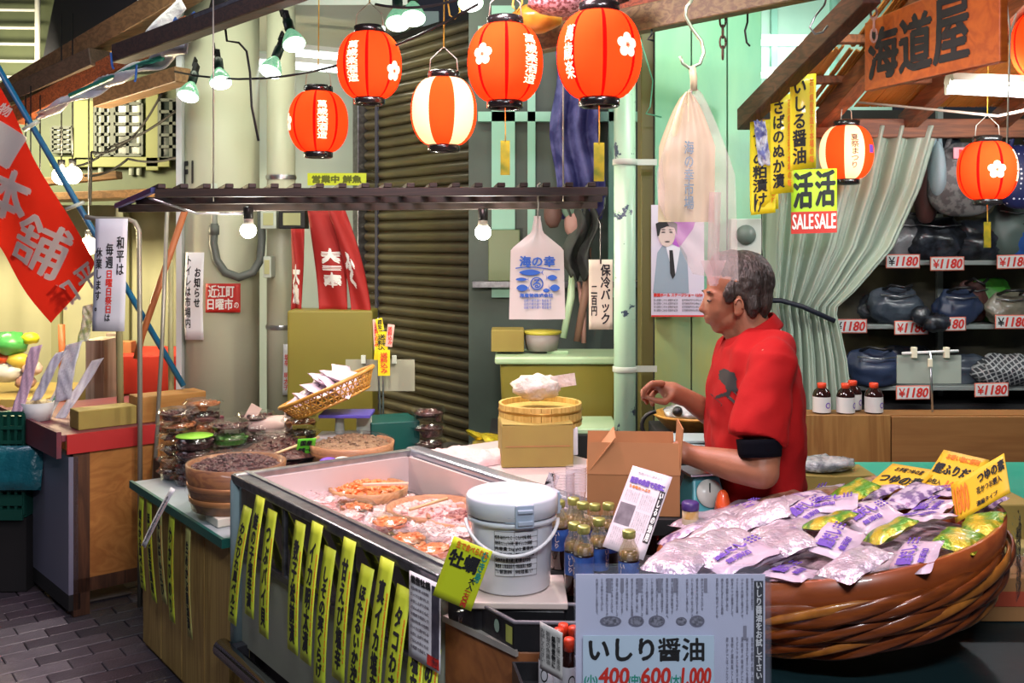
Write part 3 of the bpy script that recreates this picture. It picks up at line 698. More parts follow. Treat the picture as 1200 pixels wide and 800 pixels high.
# ---- food tubs
m_tubwood = wood('tub_wood', (0.50, 0.27, 0.12), (0.36, 0.17, 0.07), 6, 'X', coat=.2); m_hoop = mk('copper_hoop', (.55, .26, .10), .35, .5)
m_darkfood = mk('dark_relish', (.030, .011, .009), .3, n=(60, (.11, .04, .035), .15), bump=(90, 1.0)); 
m_brownfood = mk('brown_relish', (.22, .13, .06), .45, n=(80, (.36, .24, .12), .2), bump=(120, 1.0))
m_chunk = mk('orange_seafood', (.65, .13, .03), .3, n=(30, (.75, .28, .08), .2), coat=.3); m_pinkfood = mk('pink_seafood', (.80, .38, .34), .3, n=(22, (.85, .62, .56), .2), coat=.3, bump=(60, .6))
m_purpfood = mk('plum_seafood', (.20, .05, .05), .3, n=(40, (.42, .17, .12), .2), coat=.3, bump=(60, .8))
def heap_fn(r, h, sc=30, amp=.006, seed=0):
    def fn(u, v):
        t = 2 * PI * u; rr_ = r * v; n_ = noise.noise(V((rr_ * math.cos(t) * sc, rr_ * math.sin(t) * sc, seed))) 
        return (rr_ * math.cos(t), rr_ * math.sin(t), h * (1 - v * v) + amp * n_)
    return fn
def chunks(mb, r, h, n, size, rnd, mat=0):
    for _ in range(n):
        t = rnd.uniform(0, 2 * PI); q_ = r * math.sqrt(rnd.random()); 
        mb.ball((q_ * math.cos(t), q_ * math.sin(t), h * (1 - (q_ / r) ** 2) + rnd.uniform(0, size * .4)), (size * rnd.uniform(.8, 1.5), size * rnd.uniform(.6, 1), size * .6), 7, 5, mat, rot=Matrix.Rotation(rnd.uniform(0, 6), 3, 'Z') @ Matrix.Rotation(rnd.uniform(-.5, .5), 3, 'X'))
rnd = random.Random(11)
def wood_tub(loc, r, h, label, food, fill=.8, wrap=True, sc=1.0, chunk=None, mat=None, hoops=(.35,), group='wooden food tubs', rot=0):
    t = thing('wooden_tub', label, 'tub', loc, rot, group)
    q = MB(); q.lathe([(r * .88, 0), (r * .96, h * .5), (r, h), (r - .012, h), (r * .94 - .012, h * .5), (r * .86 - .012, .012), (.001, .012)], 40, cap=True); q.build('tub', mat or m_tubwood, t)
    for z in hoops:
        rr_ = r * (.88 + .12 * z) + .003; q = MB(); q.lathe([(rr_ - .003, h * z - .01), (rr_ + .001, h * z - .009), (rr_ + .003, h * z + .009), (rr_, h * z + .01)], 40, cap=False); q.build('hoop', m_hoop, t)
    q = MB(); q.grid(heap_fn((r - .012) * .97, .035 * sc, 40, .010), 36, 14, wrap=True)
    if chunk: chunks(q, (r - .02), .035 * sc, chunk[0], chunk[1], rnd)
    o = q.build('food', food, t); o.location = (0, 0, h * fill - .01); o['kind'] = 'stuff'
    if wrap:
        q = MB(); q.grid(lambda u, v: (math.cos(2*PI*u) * (r * 1.006) * min(1, v * 1.25), math.sin(2*PI*u) * (r * 1.006) * min(1, v * 1.25), h + .004 + .035 * sc * fill * (1 - min(1, v * 1.25) ** 2) + .003 * math.sin(u * 90) * v - max(0, v - .8) * h * 3.2), 60, 15, wrap=True)
        q.build('cling_film', WRAP, t)
    return t
# tub on the cabinet end (big, dark relish) and the white box under it
p = Pz(262, 600, .70)
wood_tub((-.985, 3.66, .70), .175, .155, 'round wooden tub of dark relish wrapped in film on the cabinet', m_darkfood, .95, chunk=(240, .009), mat=wood('dark_tub_wood', (.26, .12, .035), (.15, .06, .02), 6, 'X', coat=.5), hoops=(.25, .55))
def blk(name, label, cat, c, d, m, rot=TH, bevel=.004, group=None):
    q = MB(); q.box((0, 0, d[2] / 2), d); o = q.build(name, m, loc=c, bevel=bevel, rotz=rot); return tag(o, label, cat, group)
blk('white_foam_box', 'small white foam box under the wrapped tub on the cabinet', 'box', (-.98, 3.57, .667), (.14, .12, .031), mk('foam_white', (.62, .62, .52), .6))
blk('white_foam_box', 'flat pale box on the cabinet carrying the wrapped tub', 'box', (-1.02, 3.74, .667), (.22, .16, .031), MATS['foam_white'])
# flat dark relish tray beside it, at the case end
def dome_pack(loc, r, h, label, food, group, lid=True, n=28, rot=0, green=False):
    t = thing('food_container', label, 'food container', loc, rot, group)
    q = MB(); q.lathe([(r * .80, 0), (r * .86, h * .55), (r * .97, h * .62), (r, h * .64)], n, cap=True); q.build('cup', CLEAR, t)
    q = MB(); q.lathe([(r, h * .64), (r * 1.03, h * .70), (r * .93, h * .72), (r * .88, h * .97), (r * .8, h)], n, cap=True); q.build('lid', CLEAR, t)
    q = MB(); q.grid(heap_fn(r * .80, h * .18, 60, .008, rnd.random() * 50), 20, 6, wrap=True); q.lathe([(r * .72, .004), (r * .82, h * .5)], 20, cap=False)
    chunks(q, r * .76, h * .12, 14, r * .13, rnd)
    # lift heap
    q.v = [V((p.x, p.y, p.z + h * .55)) if i < 21 * 7 or i >= 20 * 7 + 40 else p for i, p in enumerate(q.v)]
    o = q.build('food', food, t); o['kind'] = 'stuff'
    if green:
        q = MB(); q.lathe([(.001, h + .001), (r * .8, h + .001), (r * .8, h + .003), (.001, h + .003)], n, cap=False); q.build('lid_label', mk('leaf_green', (.22, .50, .04), .5) if 'leaf_green' not in MATS else MATS['leaf_green'], t)
    return t
m_red_relish = mk('red_brown_relish', (.25, .07, .02), .4, n=(50, (.45, .16, .05), .15), bump=(90, .8)); m_green_relish = mk('green_relish', (.06, .22, .03), .4, n=(50, (.15, .36, .06), .15), bump=(90, .8))
# platform behind the cabinet for the containers
z_p = .80
pl = blk('low_table', 'low dark table carrying the stacked clear containers', 'table', tuple(cx + VV * .45 + DV * .30), (.50, .40, .664), mk('table_dark', (.04, .035, .03), .6))
first = {}
def stack(cx_, cy_, n, r, h, foods, where, group, z0=.667, greens=()):
    for i in range(n):
        key = (foods[i % len(foods)].name, r, i in greens)
        lb = '%s clear container, %s' % ({0: 'lowest'}.get(i, 'topmost' if i == n - 1 else ['', 'second', 'third', 'fourth', 'fifth', 'sixth'][min(i, 5)]), where)
        if key not in first: first[key] = dome_pack((cx_, cy_, z0 + i * (h + .001)), r, h, lb, foods[i % len(foods)], group, green=(i in greens), rot=.3 * i)
        else: dup(first[key], (cx_, cy_, z0 + i * (h + .001)), 1.1 * i, lb, group)
h_ = .047
G = 'clear food containers stacked on the low table'
stack(*P(209, 0, 4.22).xy, 6, .086, h_, [m_darkfood, m_red_relish, m_darkfood, m_darkfood, m_red_relish], 'stack beside the pole end of the table', G)
stack(*P(238, 0, 4.46).xy, 6, .086, h_, [m_darkfood, m_red_relish], 'stack behind the green-lidded one', G)
stack(*P(228, 0, 4.12).xy, 4, .092, h_, [m_darkfood], 'stack with the green lid label', G, greens=(3,))
stack(*P(270, 0, 4.20).xy, 5, .086, h_, [m_darkfood, m_darkfood, m_darkfood, m_green_relish, m_darkfood], 'stack between the green lid and the pink bag', G)
stack(*P(300, 0, 4.42).xy, 5, .086, h_, [m_darkfood], 'stack under the rolled pink bag', G)
stack(*P(322, 0, 4.20).xy, 4, .086, h_, [m_darkfood], 'low stack beside the tray of relish', G)
stack(*P(352, 0, 4.30).xy, 6, .080, h_, [m_red_relish, m_darkfood], 'stack below the tilted basket', G)
# pink roll of bags
t = thing('bag_roll', 'rolled pale pink plastic bag lying on the container stacks', 'bag', P(316, 497, 4.4))
q = MB(); q.grid(lambda u, v: ((v - .5) * .18, math.cos(2*PI*u) * (.036 + .004 * math.sin(v * 9)), math.sin(2*PI*u) * .034 + .005 * math.sin(v * 7 + u * 12)), 20, 14, wrap=True); q.build('roll', mk('pale_pink_plastic', (.62, .44, .38), .35, bump=(30, .3)), t)
q = MB(); q.box((-.07, -.01, .05), (.05, .004, .07), rot=Matrix.Rotation(.5, 3, 'Y')); q.build('paper_tag', MATS['pale_pink_plastic'], t)
# flat tray of relish with a bamboo stick and green card
t = thing('relish_tray', 'wide shallow bowl of dark relish with a bamboo stick at the case end', 'tray', (-.88, 3.98, .78))
q = MB(); q.lathe([(.10, 0), (.19, .05), (.20, .055), (.19, .052), (.10, .006), (.001, .006)], 36); q.build('bowl', BLACK, t)
q = MB(); q.grid(heap_fn(.185, .05, 40, .02), 36, 12, wrap=True); chunks(q, .17, .05, 160, .010, rnd); o = q.build('food', m_darkfood, t); o.location = (0, 0, .038); o['kind'] = 'stuff'
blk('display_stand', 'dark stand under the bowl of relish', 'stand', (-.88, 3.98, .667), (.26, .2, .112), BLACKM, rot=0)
q = MB(); q.tube([P(306, 538, 3.8), P(374, 512, 3.95)], .0055, 8); tag(q.build('bamboo_stick', mk('bamboo', (.58, .40, .20), .5), world=True, loc=P(306, 538, 3.8)), 'bamboo stick lying across the bowl of relish', 'stick')
a = P(345, 541, 3.9); card('price_card', 'bright green price card stuck in behind the case end', 'price card', a, P(368, 539, 3.9) - a, P(350, 509, 3.86) - a, .07, .10, mk('bright_green_card', (.12, .62, .03), .5),
     [('国産', (.2, .7, .8, .92), INK, 0, .001), ('佃煮一杯', (.1, .4, .9, .6), INK, 0, .001), ('500円', (.15, .08, .9, .32), INK, 0, .001)], bend=lambda s, t: .0015 * math.sin(s * 5 + t * 4))
# wrapped round wooden container with brown relish
wood_tub(P(412, 540, 3.95), .165, .075, 'wide wooden tub of brown powder under film behind the case', m_brownfood, .95, chunk=(120, .008), hoops=(.5,))
blk('plinth', 'dark plinth under the wide wooden tub behind the case', 'plinth', (P(412, 540, 3.95).x, 3.95, .667), (.2, .2, P(412, 540, 3.95).z - .668), BLACKM, rot=0)
# small packs in front of it
for px, py, m in ((385, 541, PURPLE_INK), (402, 540, MATS['foam_white'])):
    q = MB(); q.ball((0, 0, .012), (.035, .03, .014), 12, 8); tag(q.build('snack_packet', m, loc=P(px, py + 3, 3.78)), 'small %s packet tucked against the case end' % ('purple' if m is PURPLE_INK else 'white'), 'packet')
# green box and container tower
gb = blk('green_box', 'dark green lidded box behind the case corner', 'box', P(457, 530, 4.2) * 1.0 + V((0, 0, .727 - P(457, 530, 4.2).z)), (.20, .2, .19), mk('dark_green_box', (.005, .08, .065), .4), rot=.35)
blk('side_table', 'dark side table under the green box and container tower', 'table', tuple(S(.43, 1.03)), (.60, .62, .725), MATS['table_dark'])
stack(*P(502, 0, 4.15).xy, 4, .072, .061, [m_darkfood], 'tower of black food before the shutter', 'tower of clear containers before the shutter', z0=.727)
stack(*P(539, 0, 4.1).xy, 2, .060, .05, [MATS['foam_white']], 'pair beside the tall tower', 'clear containers beside the tower', z0=.725)
stack(*P(565, 0, 4.15).xy, 2, .055, .05, [m_green_relish], 'pair by the gold packs', 'clear containers beside the tower', z0=.725)
# gold wrapped packs
m_gold = mk('gold_film', (.70, .50, .03), .25, .6, n=(20, (.45, .40, .02), .2), bump=(30, .8))
def pillow(q, w_, h_2, t_2, nu=12, nv=10, mat=0, sd=0):
    def f(sg):
        def g(u, v):
            x = (u - .5) * w_; y = (v - .5) * h_2; e = max(0.0, (1 - (2*u - 1) ** 4) * (1 - (2*v - 1) ** 4)) ** .6
            n_ = noise.noise(V((x * 28, y * 28, sd))) * .3
            crimp = .002 * math.sin(u * 60) * (1 if v < .08 or v > .92 else 0)
            return (x, y, sg * t_2 * e * (.7 + n_) + crimp + (.12 * w_ * n_ * (2*u-1) ** 2))
        return g
    q.grid(f(1), nu, nv, mat, matfn=mat if callable(mat) else None); q.grid(f(-1), nu, nv, 0)
for i, (px, py) in enumerate(((570, 522), (580, 515), (562, 512))):
    q = MB(); pillow(q, .12, .09, .022, sd=i); o = q.build('snack_packet', m_gold, loc=P(px, py, 4.27 + i * .03)); o.rotation_euler = (.3, .2 * i, .5 * i)
    tag(o, 'gold foil packet by the cardboard box, ' + ('front one', 'upper one', 'rear one')[i], 'packet', 'gold foil packets by the cardboard box')
blk('side_table', 'low dark riser under the gold foil packets', 'table', (-.11, 4.30, .727), (.14, .12, .035), MATS['table_dark'])
# pink towels on the counter
m_towel = mk('pink_towel', (.66, .46, .46), .8, bump=(80, .5))
def towel(loc, w_, d_, h2, label, sd, rot=TH):
    def f(u, v):
        x = (u - .5) * w_; y = (v - .5) * d_; e = max(0, (1 - (2*u - 1) ** 4) * (1 - (2*v - 1) ** 4)) ** .5
        return (x, y, h2 * e * (.55 + .45 * noise.noise(V((x * 22, y * 16, sd))) + .25 * abs(noise.noise(V((x * 50, y * 40, sd))))))
    q = MB(); q.grid(f, 30, 24); o = q.build('towel', m_towel, loc=loc, rotz=rot); tag(o, label, 'towel')
z_c = .857
towel(Pz(500, 541, z_c) + VV * .12, .24, .20, .04, 'crumpled pink towel on the counter below the container tower', 1)
towel(Pz(545, 544, z_c) + VV * .11, .24, .14, .055, 'bunched pink towel on the counter beside the case corner', 5)

# ---- food in the case
zi = .745
def PI_(px, py, z=zi): return Pz(px, py, z)
wood_tub(PI_(432, 590, zi + .005), .135, .06, 'wooden tub of orange chunks under film in the case', m_chunk, .95, chunk=(110, .011), sc=.6, hoops=(), wrap=False)
wood_tub(PI_(508, 613, zi + .005), .15, .055, 'wooden tub of pale pink seafood with a bamboo stick in the case', m_pinkfood, .8, chunk=(60, .012), sc=.6, hoops=())
wood_tub(PI_(549, 622, zi + .01), .13, .05, 'half hidden wooden tub of plum seafood beside the white pail', m_purpfood, .8, chunk=(60, .01), sc=.6, hoops=())
q = MB(); a, b = PI_(480, 597, zi + .075), PI_(524, 584, zi + .085); q.tube([a, b], .005, 8); tag(q.build('bamboo_stick', MATS['bamboo'], world=True, loc=a), 'bamboo stick lying on the tub of pale pink seafood', 'stick')
q = MB(); q.box((0, 0, .0), (.15, .02, .006)); o = q.build('spatula', mk('pale_wood', (.62, .42, .32), .5), loc=PI_(452, 567, zi + .09), rotz=.1); tag(o, 'pale wooden spatula lying across the tub of orange chunks', 'spatula')
packs = [(352, 580, m_pinkfood), (384, 601, m_pinkfood), (408, 612, m_pinkfood), (366, 592, m_chunk), (366, 581, m_pinkfood), (381, 590, m_pinkfood), (400, 592, m_pinkfood), (418, 603, m_chunk), (440, 606, m_pinkfood), (398, 606, m_pinkfood), (425, 617, m_pinkfood), (465, 603, m_pinkfood), (457, 620, m_chunk), (480, 628, m_pinkfood), (448, 631, m_pinkfood), (478, 640, m_chunk), (510, 636, m_purpfood), (505, 652, m_chunk), (528, 645, m_pinkfood), (486, 650, m_pinkfood), (520, 660, m_pinkfood), (536, 634, m_pinkfood), (410, 584, m_pinkfood), (468, 590, m_pinkfood)]
words = ['pink', 'orange', 'plum']
for i, (px, py, fm) in enumerate(packs):
    z = zi + .006 + (.042 if i in (12, 15, 17, 7, 2) else 0)
    lb = 'clear round pack of seafood lying loose in the display case'
    k = (fm.name, 'case')
    cn_ = 'orange' if fm is m_chunk else 'plum' if fm is m_purpfood else 'pale pink'
    lb = 'clear round pack of %s seafood in the display case' % cn_
    if k not in first: first[k] = dome_pack(PI_(px, py, z), .062, .042, lb, fm, 'clear packs of %s seafood in the display case' % cn_)
    else: dup(first[k], PI_(px, py, z), i * 1.3, lb, 'clear packs of %s seafood in the display case' % cn_)
# loose film sheets crumpled over the packs
for i, (px, py, w_, d_) in enumerate(((368, 586, .30, .20), (430, 618, .25, .16), (510, 626, .22, .2))):
    def f(u, v, w_=w_, d_=d_, i=i):
        x = (u - .5) * w_; y = (v - .5) * d_; return (x, y, .012 + .014 * noise.noise(V((x * 30, y * 30, i * 7))) + .01 * noise.noise(V((x * 80, y * 80, i))))
    q = MB(); q.grid(f, 26, 22); o = q.build('plastic_sheet', film('pink_film_%d' % i, (1, .90, .92), .35, 60, .8, haze=.42, hcol=(1, .74, .76)), loc=PI_(px, py, zi + .045), rotz=TH); tag(o, 'crinkled clear sheet over the seafood packs, ' + ('at the corner post end', 'in the middle of the case', 'by the white pail')[i], 'plastic sheet')

# ================================================================ FRONT OF THE STALL
m_crate = mk('crate_black', (.012, .012, .014), .35, bump=(60, .1)); m_brownbox = wood('brown_board', (.36, .13, .04), (.26, .09, .03), 3, 'X', dist=3)
def hollow(q, pts, z0, z1, wall, mat=0):
    """open box over polygon pts"""
    c = sum((V((p[0], p[1], 0)) for p in pts), V((0, 0, 0))) / len(pts)
    inn = [V((p[0], p[1], 0)) + (c - V((p[0], p[1], 0))).normalized() * wall * 1.4 for p in pts]
    n = len(pts); vs = [V((p[0], p[1], z0)) for p in pts] + [V((p[0], p[1], z1)) for p in pts] + [V((p.x, p.y, z1)) for p in inn] + [V((p.x, p.y, z0 + wall)) for p in inn]
    fs = [tuple(range(n - 1, -1, -1)), tuple(range(3 * n, 4 * n))]
    for k in range(3): fs += [(k * n + i, k * n + (i + 1) % n, (k + 1) * n + (i + 1) % n, (k + 1) * n + i) for i in range(n)]
    q.add(vs, fs, mat)
# brown wooden chest at the end of the case
zb = .80
p1 = Pz(521, 722, zb); p2 = Pz(607, 763, zb)
d12 = (p2 - p1).normalized(); nrm = V((-d12.y, d12.x, 0))
q = MB(); p3 = p2 + nrm * .34 + d12 * .0; p4 = p1 + nrm * .34
ch = thing('wooden_chest', 'brown board chest below the black crates at the case end', 'chest', (p1.x, p1.y, 0))
q.poly_prism([p1.xy, p2.xy, (.39, 2.10), (.39, 2.565), (.205, 2.565)], 0, zb); q.build('body', m_brownbox, ch, world=True, bevel=.004)
q = MB(); q.poly_prism([(p1 - nrm * .006).xy, (p2 - nrm * .006).xy, (p2 + nrm * .01).xy, (p1 + nrm * .01).xy], zb - .01, zb + .004); q.build('edge_strip', mk('worn_edge', (.45, .42, .38), .4, .3), ch, world=True)
# white board with the pail, on a black crate
crate_t = thing('black_crate', 'shallow black plastic crate carrying the white board and pail', 'crate', (.02, 2.37, .70))
q = MB(); q.poly_prism([(-.145, 2.285), (-.08, 2.215), (.115, 2.20), (.115, 2.47), (.06, 2.455)], .803, .853); q.build('crate_body', m_crate, crate_t, world=True, bevel=.006)
q = MB(); q.poly_prism([(-.155, 2.29), (-.09, 2.20), (.12, 2.195), (.12, 2.495), (.06, 2.46)], .855, .870); o = q.build('white_board', mk('pinkish_board', (.66, .55, .50), .4, coat=.2), world=True, loc=(0, 2.35, .84), bevel=.003); tag(o, 'pinkish white board under the white pail', 'board')
# pail
m_pail = mk('pail_white', (.66, .70, .76), .3, coat=.3, sub=0)
PX = V((.0, 2.315, .872)); pail = thing('white_pail', 'white plastic pail with clip lid, bail handle and printed ingredient label', 'pail', PX, 0)
q = MB(); q.lathe([(.082, 0), (.086, .004), (.094, .185), (.094, .19)], 48); q.build('body', m_pail, pail)
q = MB(); q.lathe([(.099, .165), (.103, .167), (.103, .20), (.100, .206), (.084, .208), (.082, .203), (.001, .203)], 48, cap=False); q.build('lid', m_pail, pail, solid=.002)
q = MB(); q.lathe([(.094, .150), (.101, .151), (.101, .160), (.095, .162)], 48, cap=False); q.build('collar', m_pail, pail)
for an in (-75, 20, 120):
    q = MB(); M3 = Rz(R(an))
    q.box(M3 @ V((.106, 0, .178)), (.008, .042, .05), rot=M3); q.box(M3 @ V((.112, 0, .19)), (.008, .034, .008), rot=M3); q.box(M3 @ V((.112, 0, .165)), (.006, .034, .01), rot=M3); q.build('clip', mk('clip_blue_grey', (.36, .44, .54), .35) if 'clip_blue_grey' not in MATS else MATS['clip_blue_grey'], pail, bevel=.002)
# bail: hangs in front
q = MB(); pts = []
for i in range(25):
    t_ = -PI * .98 + PI * .96 * i / 24; x = .104 * math.cos(t_); y = .110 * math.sin(t_); pts.append((x, y - .002, .150 - .055 * math.sin(-t_) ** 1.3))
q.tube(pts, .0042, 8); q.build('bail_handle', mk('bail_white', (.72, .74, .76), .35), pail)
fl = lambda s, t_: V((math.sin(s) * (.0875 + t_ * .043 + .0006), -math.cos(s) * (.0875 + t_ * .043 + .0006), t_))
q = MB(); q.grid(lambda a, b: fl(-.42 + a * 1.05, .045 + b * .098), 14, 2); lb_ = q.build('label', mk('label_grey', (.62, .64, .68), .45), pail)
q = MB(); fl2 = lambda s, t_: V((math.sin(s) * (.0885 + t_ * .043 + .0008), -math.cos(s) * (.0885 + t_ * .043 + .0008), t_))
for i, tx in enumerate(('名称 味付けたこ', '原材料名 たこ しょうゆ 砂糖', '内容量 2kg', '賞味期限 枠外に記載', '保存方法 要冷蔵', '製造者 北海道函館市', 'アミノ酸等 酒精 香辛料')): 
    z = .135 - i * .0125; put(q, tx, (-.40, z - .009, .0 + .03 * (i % 3), z), fl2, 0, maxlen=.02, bold=.0003, res=1); put(q, tx[::-1], (.08, z - .009, .45 + .03 * (i % 4), z), fl2, 0, maxlen=.02, bold=.0003, res=1)
for i in range(9): q.grid(lambda a, b, i=i: fl2(-.42 + a * 1.05, .045 + i * .0122 + b * .0008), 14, 1)
for s_ in (-.42, .05, .62): q.grid(lambda a, b, s_=s_: fl2(s_ + a * .008, .045 + b * .098), 1, 2)
q.build('lettering', INK, pail if False else lb_)
q = MB(); q.grid(lambda a, b: fl(-.15 + a * .35, .163 + b * .012) * 1.0, 6, 1); q.v = [V((p.x * 1.085, p.y * 1.085, p.z)) for p in q.v]; q.build('small_label', MATS['clip_blue_grey'], pail)

# open black crates in front (soy bottles stand in them)
cr = thing('black_crate', 'open black plastic crate with a yellow sticker beside the price sign', 'crate', (.05, 2.12, .8))
a1_ = Pz(557, 704, .86); a2_ = Pz(603, 729, .86); 
q = MB(); hollow(q, [a1_.xy, a2_.xy, (.36, 2.10), (.36, 2.23), (.30, 2.23)][:3] + [(.36, 2.19)], .80, .86, .008); q.build('crate_body', m_crate, cr, world=True)
q = MB(); pr = [a1_, a2_, V((.36, 2.10, .86)), V((.36, 2.19, .86)), a1_]; q.tube([V((p.x, p.y, .86)) for p in pr], .0045, 6); q.build('rim', mk('grey_rim', (.16, .15, .17), .35), cr, world=True)
def onplane(A, B, s, z, off=.0015):
    d = (B - A); n_ = V((d.y, -d.x, 0)).normalized(); return A + d * s + V((0, 0, z - A.z)) + n_ * off
q = MB(); q.add([onplane(a1_, a2_, .80, .812), onplane(a1_, a2_, .96, .812), onplane(a1_, a2_, .96, .848), onplane(a1_, a2_, .80, .848)], [(0, 1, 2, 3)]); q.build('sticker', mk('olive_sticker', (.42, .44, .10), .5), cr, world=True)
q = MB(); cc = onplane(a1_, a2_, .58, .834, .002); d_ = (a2_ - a1_).normalized(); q.add([cc + d_ * .010 * math.cos(k / 12 * 2 * PI) + V((0, 0, .014 * math.sin(k / 12 * 2 * PI))) for k in range(12)], [tuple(range(12))]); q.build('oval_mark', mk('pale_green_mark', (.30, .42, .34), .5), cr, world=True)
# lower crate of red capped bottles
blk('dark_plinth', 'low dark plinth that carries the red-capped bottles', 'plinth', (.16, 2.00, 0), (.28, .17, .745), BLACKM, rot=0)
q = MB(); hollow(q, [(.025, 1.925), (.19, 1.925), (.19, 2.085), (.0, 2.085)], .747, .79, .006); tag(q.build('black_crate', m_crate, world=True, loc=(.1, 2.0, .747)), 'low black crate holding the red-capped bottles', 'crate')
m_soy = mk('soy_glass', (.02, .006, .005), .1, coat=.6); m_clearg = film('bottle_glass', (.93, .90, .78), .5, 0, 0, haze=.12, hcol=(.8, .75, .5), rough=.05); m_lab = mk('navy_label', (.02, .05, .22), .4, n=(40, (.04, .12, .42), .15)); m_gcap = mk('gold_green_cap', (.42, .42, .12), .3, .6); m_redcap = mk('red_cap', (.75, .06, .02), .35, coat=.3); m_wl = mk('white_label', (.68, .68, .72), .5)
m_amber = mk('amber_sauce', (.20, .10, .01), .15, coat=.5)
def soy_bottle(loc, label, group):
    t = thing('sauce_bottle', label, 'bottle', loc, 0, group)
    q = MB(); q.lathe([(.019, 0), (.022, .003), (.022, .085), (.021, .098), (.001, .0985)], 24); q.build('sauce', m_soy, t)
    q = MB(); q.lathe([(.0222, .099), (.0215, .107), (.018, .115), (.001, .116)], 24); q.build('neck_sauce', m_amber, t)
    q = MB(); q.lathe([(.0225, .098), (.0225, .112), (.019, .122), (.0125, .134), (.0125, .150)], 24, cap=False); q.build('glass', m_clearg, t)
    q = MB(); q.lathe([(.0132, .142), (.0145, .144), (.0145, .156), (.013, .158), (.001, .158)], 20); q.build('cap', m_gcap, t)
    q = MB(); q.lathe([(.0228, .045), (.0228, .094)], 24, cap=False); lab = q.build('label', m_lab, t)
    q = MB(); f_ = lambda s, t_: V((math.sin(s) * .0232, -math.cos(s) * .0232, t_)); put(q, 'いしり', (-.5, .052, .0, .090), f_, 0, True, .0006, 1, maxlen=.012); q.build('lettering', mk('label_pink', (.75, .60, .62), .5) if 'label_pink' not in MATS else MATS['label_pink'], lab)
    return t
zt = .865
bst = blk('bottle_stand', 'dark stepped stand under the tall sauce bottles', 'stand', (.245, 2.43, .801), (.235, .24, zt - .802), BLACKM, rot=0)
bl0 = None
BP = [(655, 586, 2.40), (672, 583, 2.48), (683, 588, 2.42), (673, 612, 2.30), (684, 616, 2.25), (702, 607, 2.32), (713, 589, 2.42), (737, 621, 2.20), (697, 590, 2.50)]
wh = ['closest to the pail', 'tallest-looking one at the back', 'behind the front pair', 'front pair, half behind the other', 'front pair, nearer the price sign', 'between the front pair and the newsprint sheet', 'against the newsprint sheet', 'standing alone nearest the crinkled bags', 'peeping between the back ones']
for (px, pyt, Y), wd in zip(BP, wh):
    x = (px - 600) / F * Y; ztop = CAMZ - (pyt - 280) / F * Y; base = ztop - .158
    lb = 'gold-capped navy-label sauce bottle, ' + wd
    if bl0 is None: bl0 = soy_bottle((x, Y, base), lb, 'gold-capped sauce bottles by the pail')
    else: dup(bl0, (x, Y, base), rnd.uniform(-1.2, 1.2), lb)
    if base > zt: q = MB(); q.box((x, Y, (zt + base) / 2 - .0005), (.04, .04, base - zt)); q.build('riser', BLACKM, bst, world=True)
rb0 = None
for i, (px, py, wd) in enumerate(((640, 733, 'with its face label showing'), (655, 738, 'second from the face-label one'), (660, 729, 'in the back row of the crate'), (667, 747, 'half behind the small grey card'), (672, 733, 'beside the price sign edge'))):
    Y = 2.02 + (.0, .02, .045, -.03, .03)[i]; x = (px - 600) / F * Y; lb = 'red-capped brown sauce bottle, ' + wd
    if rb0 is None:
        rb0 = t = thing('red_cap_bottle', lb, 'bottle', (x, Y, .753), 0, 'red-capped bottles in the low crate')
        q = MB(); q.lathe([(.012, 0), (.0145, .003), (.0145, .075), (.008, .095), (.008, .105)], 20); q.build('glass', m_soy, t)
        q = MB(); q.lathe([(.0105, .098), (.0108, .118), (.009, .122), (.001, .122)], 18); q.build('cap', m_redcap, t)
        q = MB(); q.lathe([(.0150, .015), (.0150, .07)], 20, cap=False); lab = q.build('label', m_wl, t)
        q = MB(); f_ = lambda s, t_: V((math.sin(s) * .0154, -math.cos(s) * .0154, t_)); q.grid(lambda a, b: f_(-.3 + .5 * math.cos(a * 2 * PI) * (1 - b * .25), .042 + .013 * math.sin(a * 2 * PI) * (1 - b * .25)), 20, 1); q.build('round_mark', INK, lab)
    else: dup(rb0, (x, Y, .753), rnd.uniform(-1, 1), lb)
a = P(633, 783, 1.86); card('small_card', 'small grey printed card in front of the red-capped bottles', 'card', a, P(664, 800, 1.82) - a, P(633, 733, 1.86) - a, .052, .085, mk('grey_card', (.50, .49, .47), .6),
     [('お試しください', (.06, .2, .25, .9), INK, 1, 0), ('能登の魚醤油', (.3, .2, .5, .9), INK, 1, 0), ('鍋物煮物に', (.56, .2, .72, .85), INK, 1, .0003), ('隠し味に最適', (.78, .2, .94, .88), INK, 1, 0)])
# yellow oyster card on a clip
a = P(507, 697, 2.13); b = P(552, 716, 2.10); tp = P(532, 628, 2.13)
oy = card('price_card', 'tilted lime yellow oyster price card clipped by the white pail', 'price card', a, b - a, tp - a, (b - a).length * 1.0, (tp - a).length, mk('lime_card', (.62, .72, .02), .45, coat=.3),
     [('生で食べられる', (.14, .86, .94, .97), ORANGE_INK, 0, .0006), ('牡蠣', (.08, .56, .80, .82), INK, 0, .0014, .001), ('むき身', (.80, .45, .96, .95), GREEN_INK, 1, .0006), ('大入', (.72, .30, .86, .50), INK, 1, .0006), ('一七〇〇円', (.70, .02, .84, .28), RED_INK, 1, .0006)])
q = MB(); q.grid(lambda u, v: P(532, 628, 2.125).lerp(P(574, 640, 2.10), u).lerp(P(507, 697, 2.125).lerp(P(549, 716, 2.08), u), v) + V((0, -.004 - .003 * math.sin(u * 9), 0)), 8, 8); q.build('sleeve', CLEAR, oy, world=True)
q = MB(); q.tube([P(541, 714, 2.10), P(539, 728, 2.11)], .004, 8); q.box(P(540, 719, 2.10), (.014, .012, .012)); q.build('clip', CLEAR, oy, world=True)

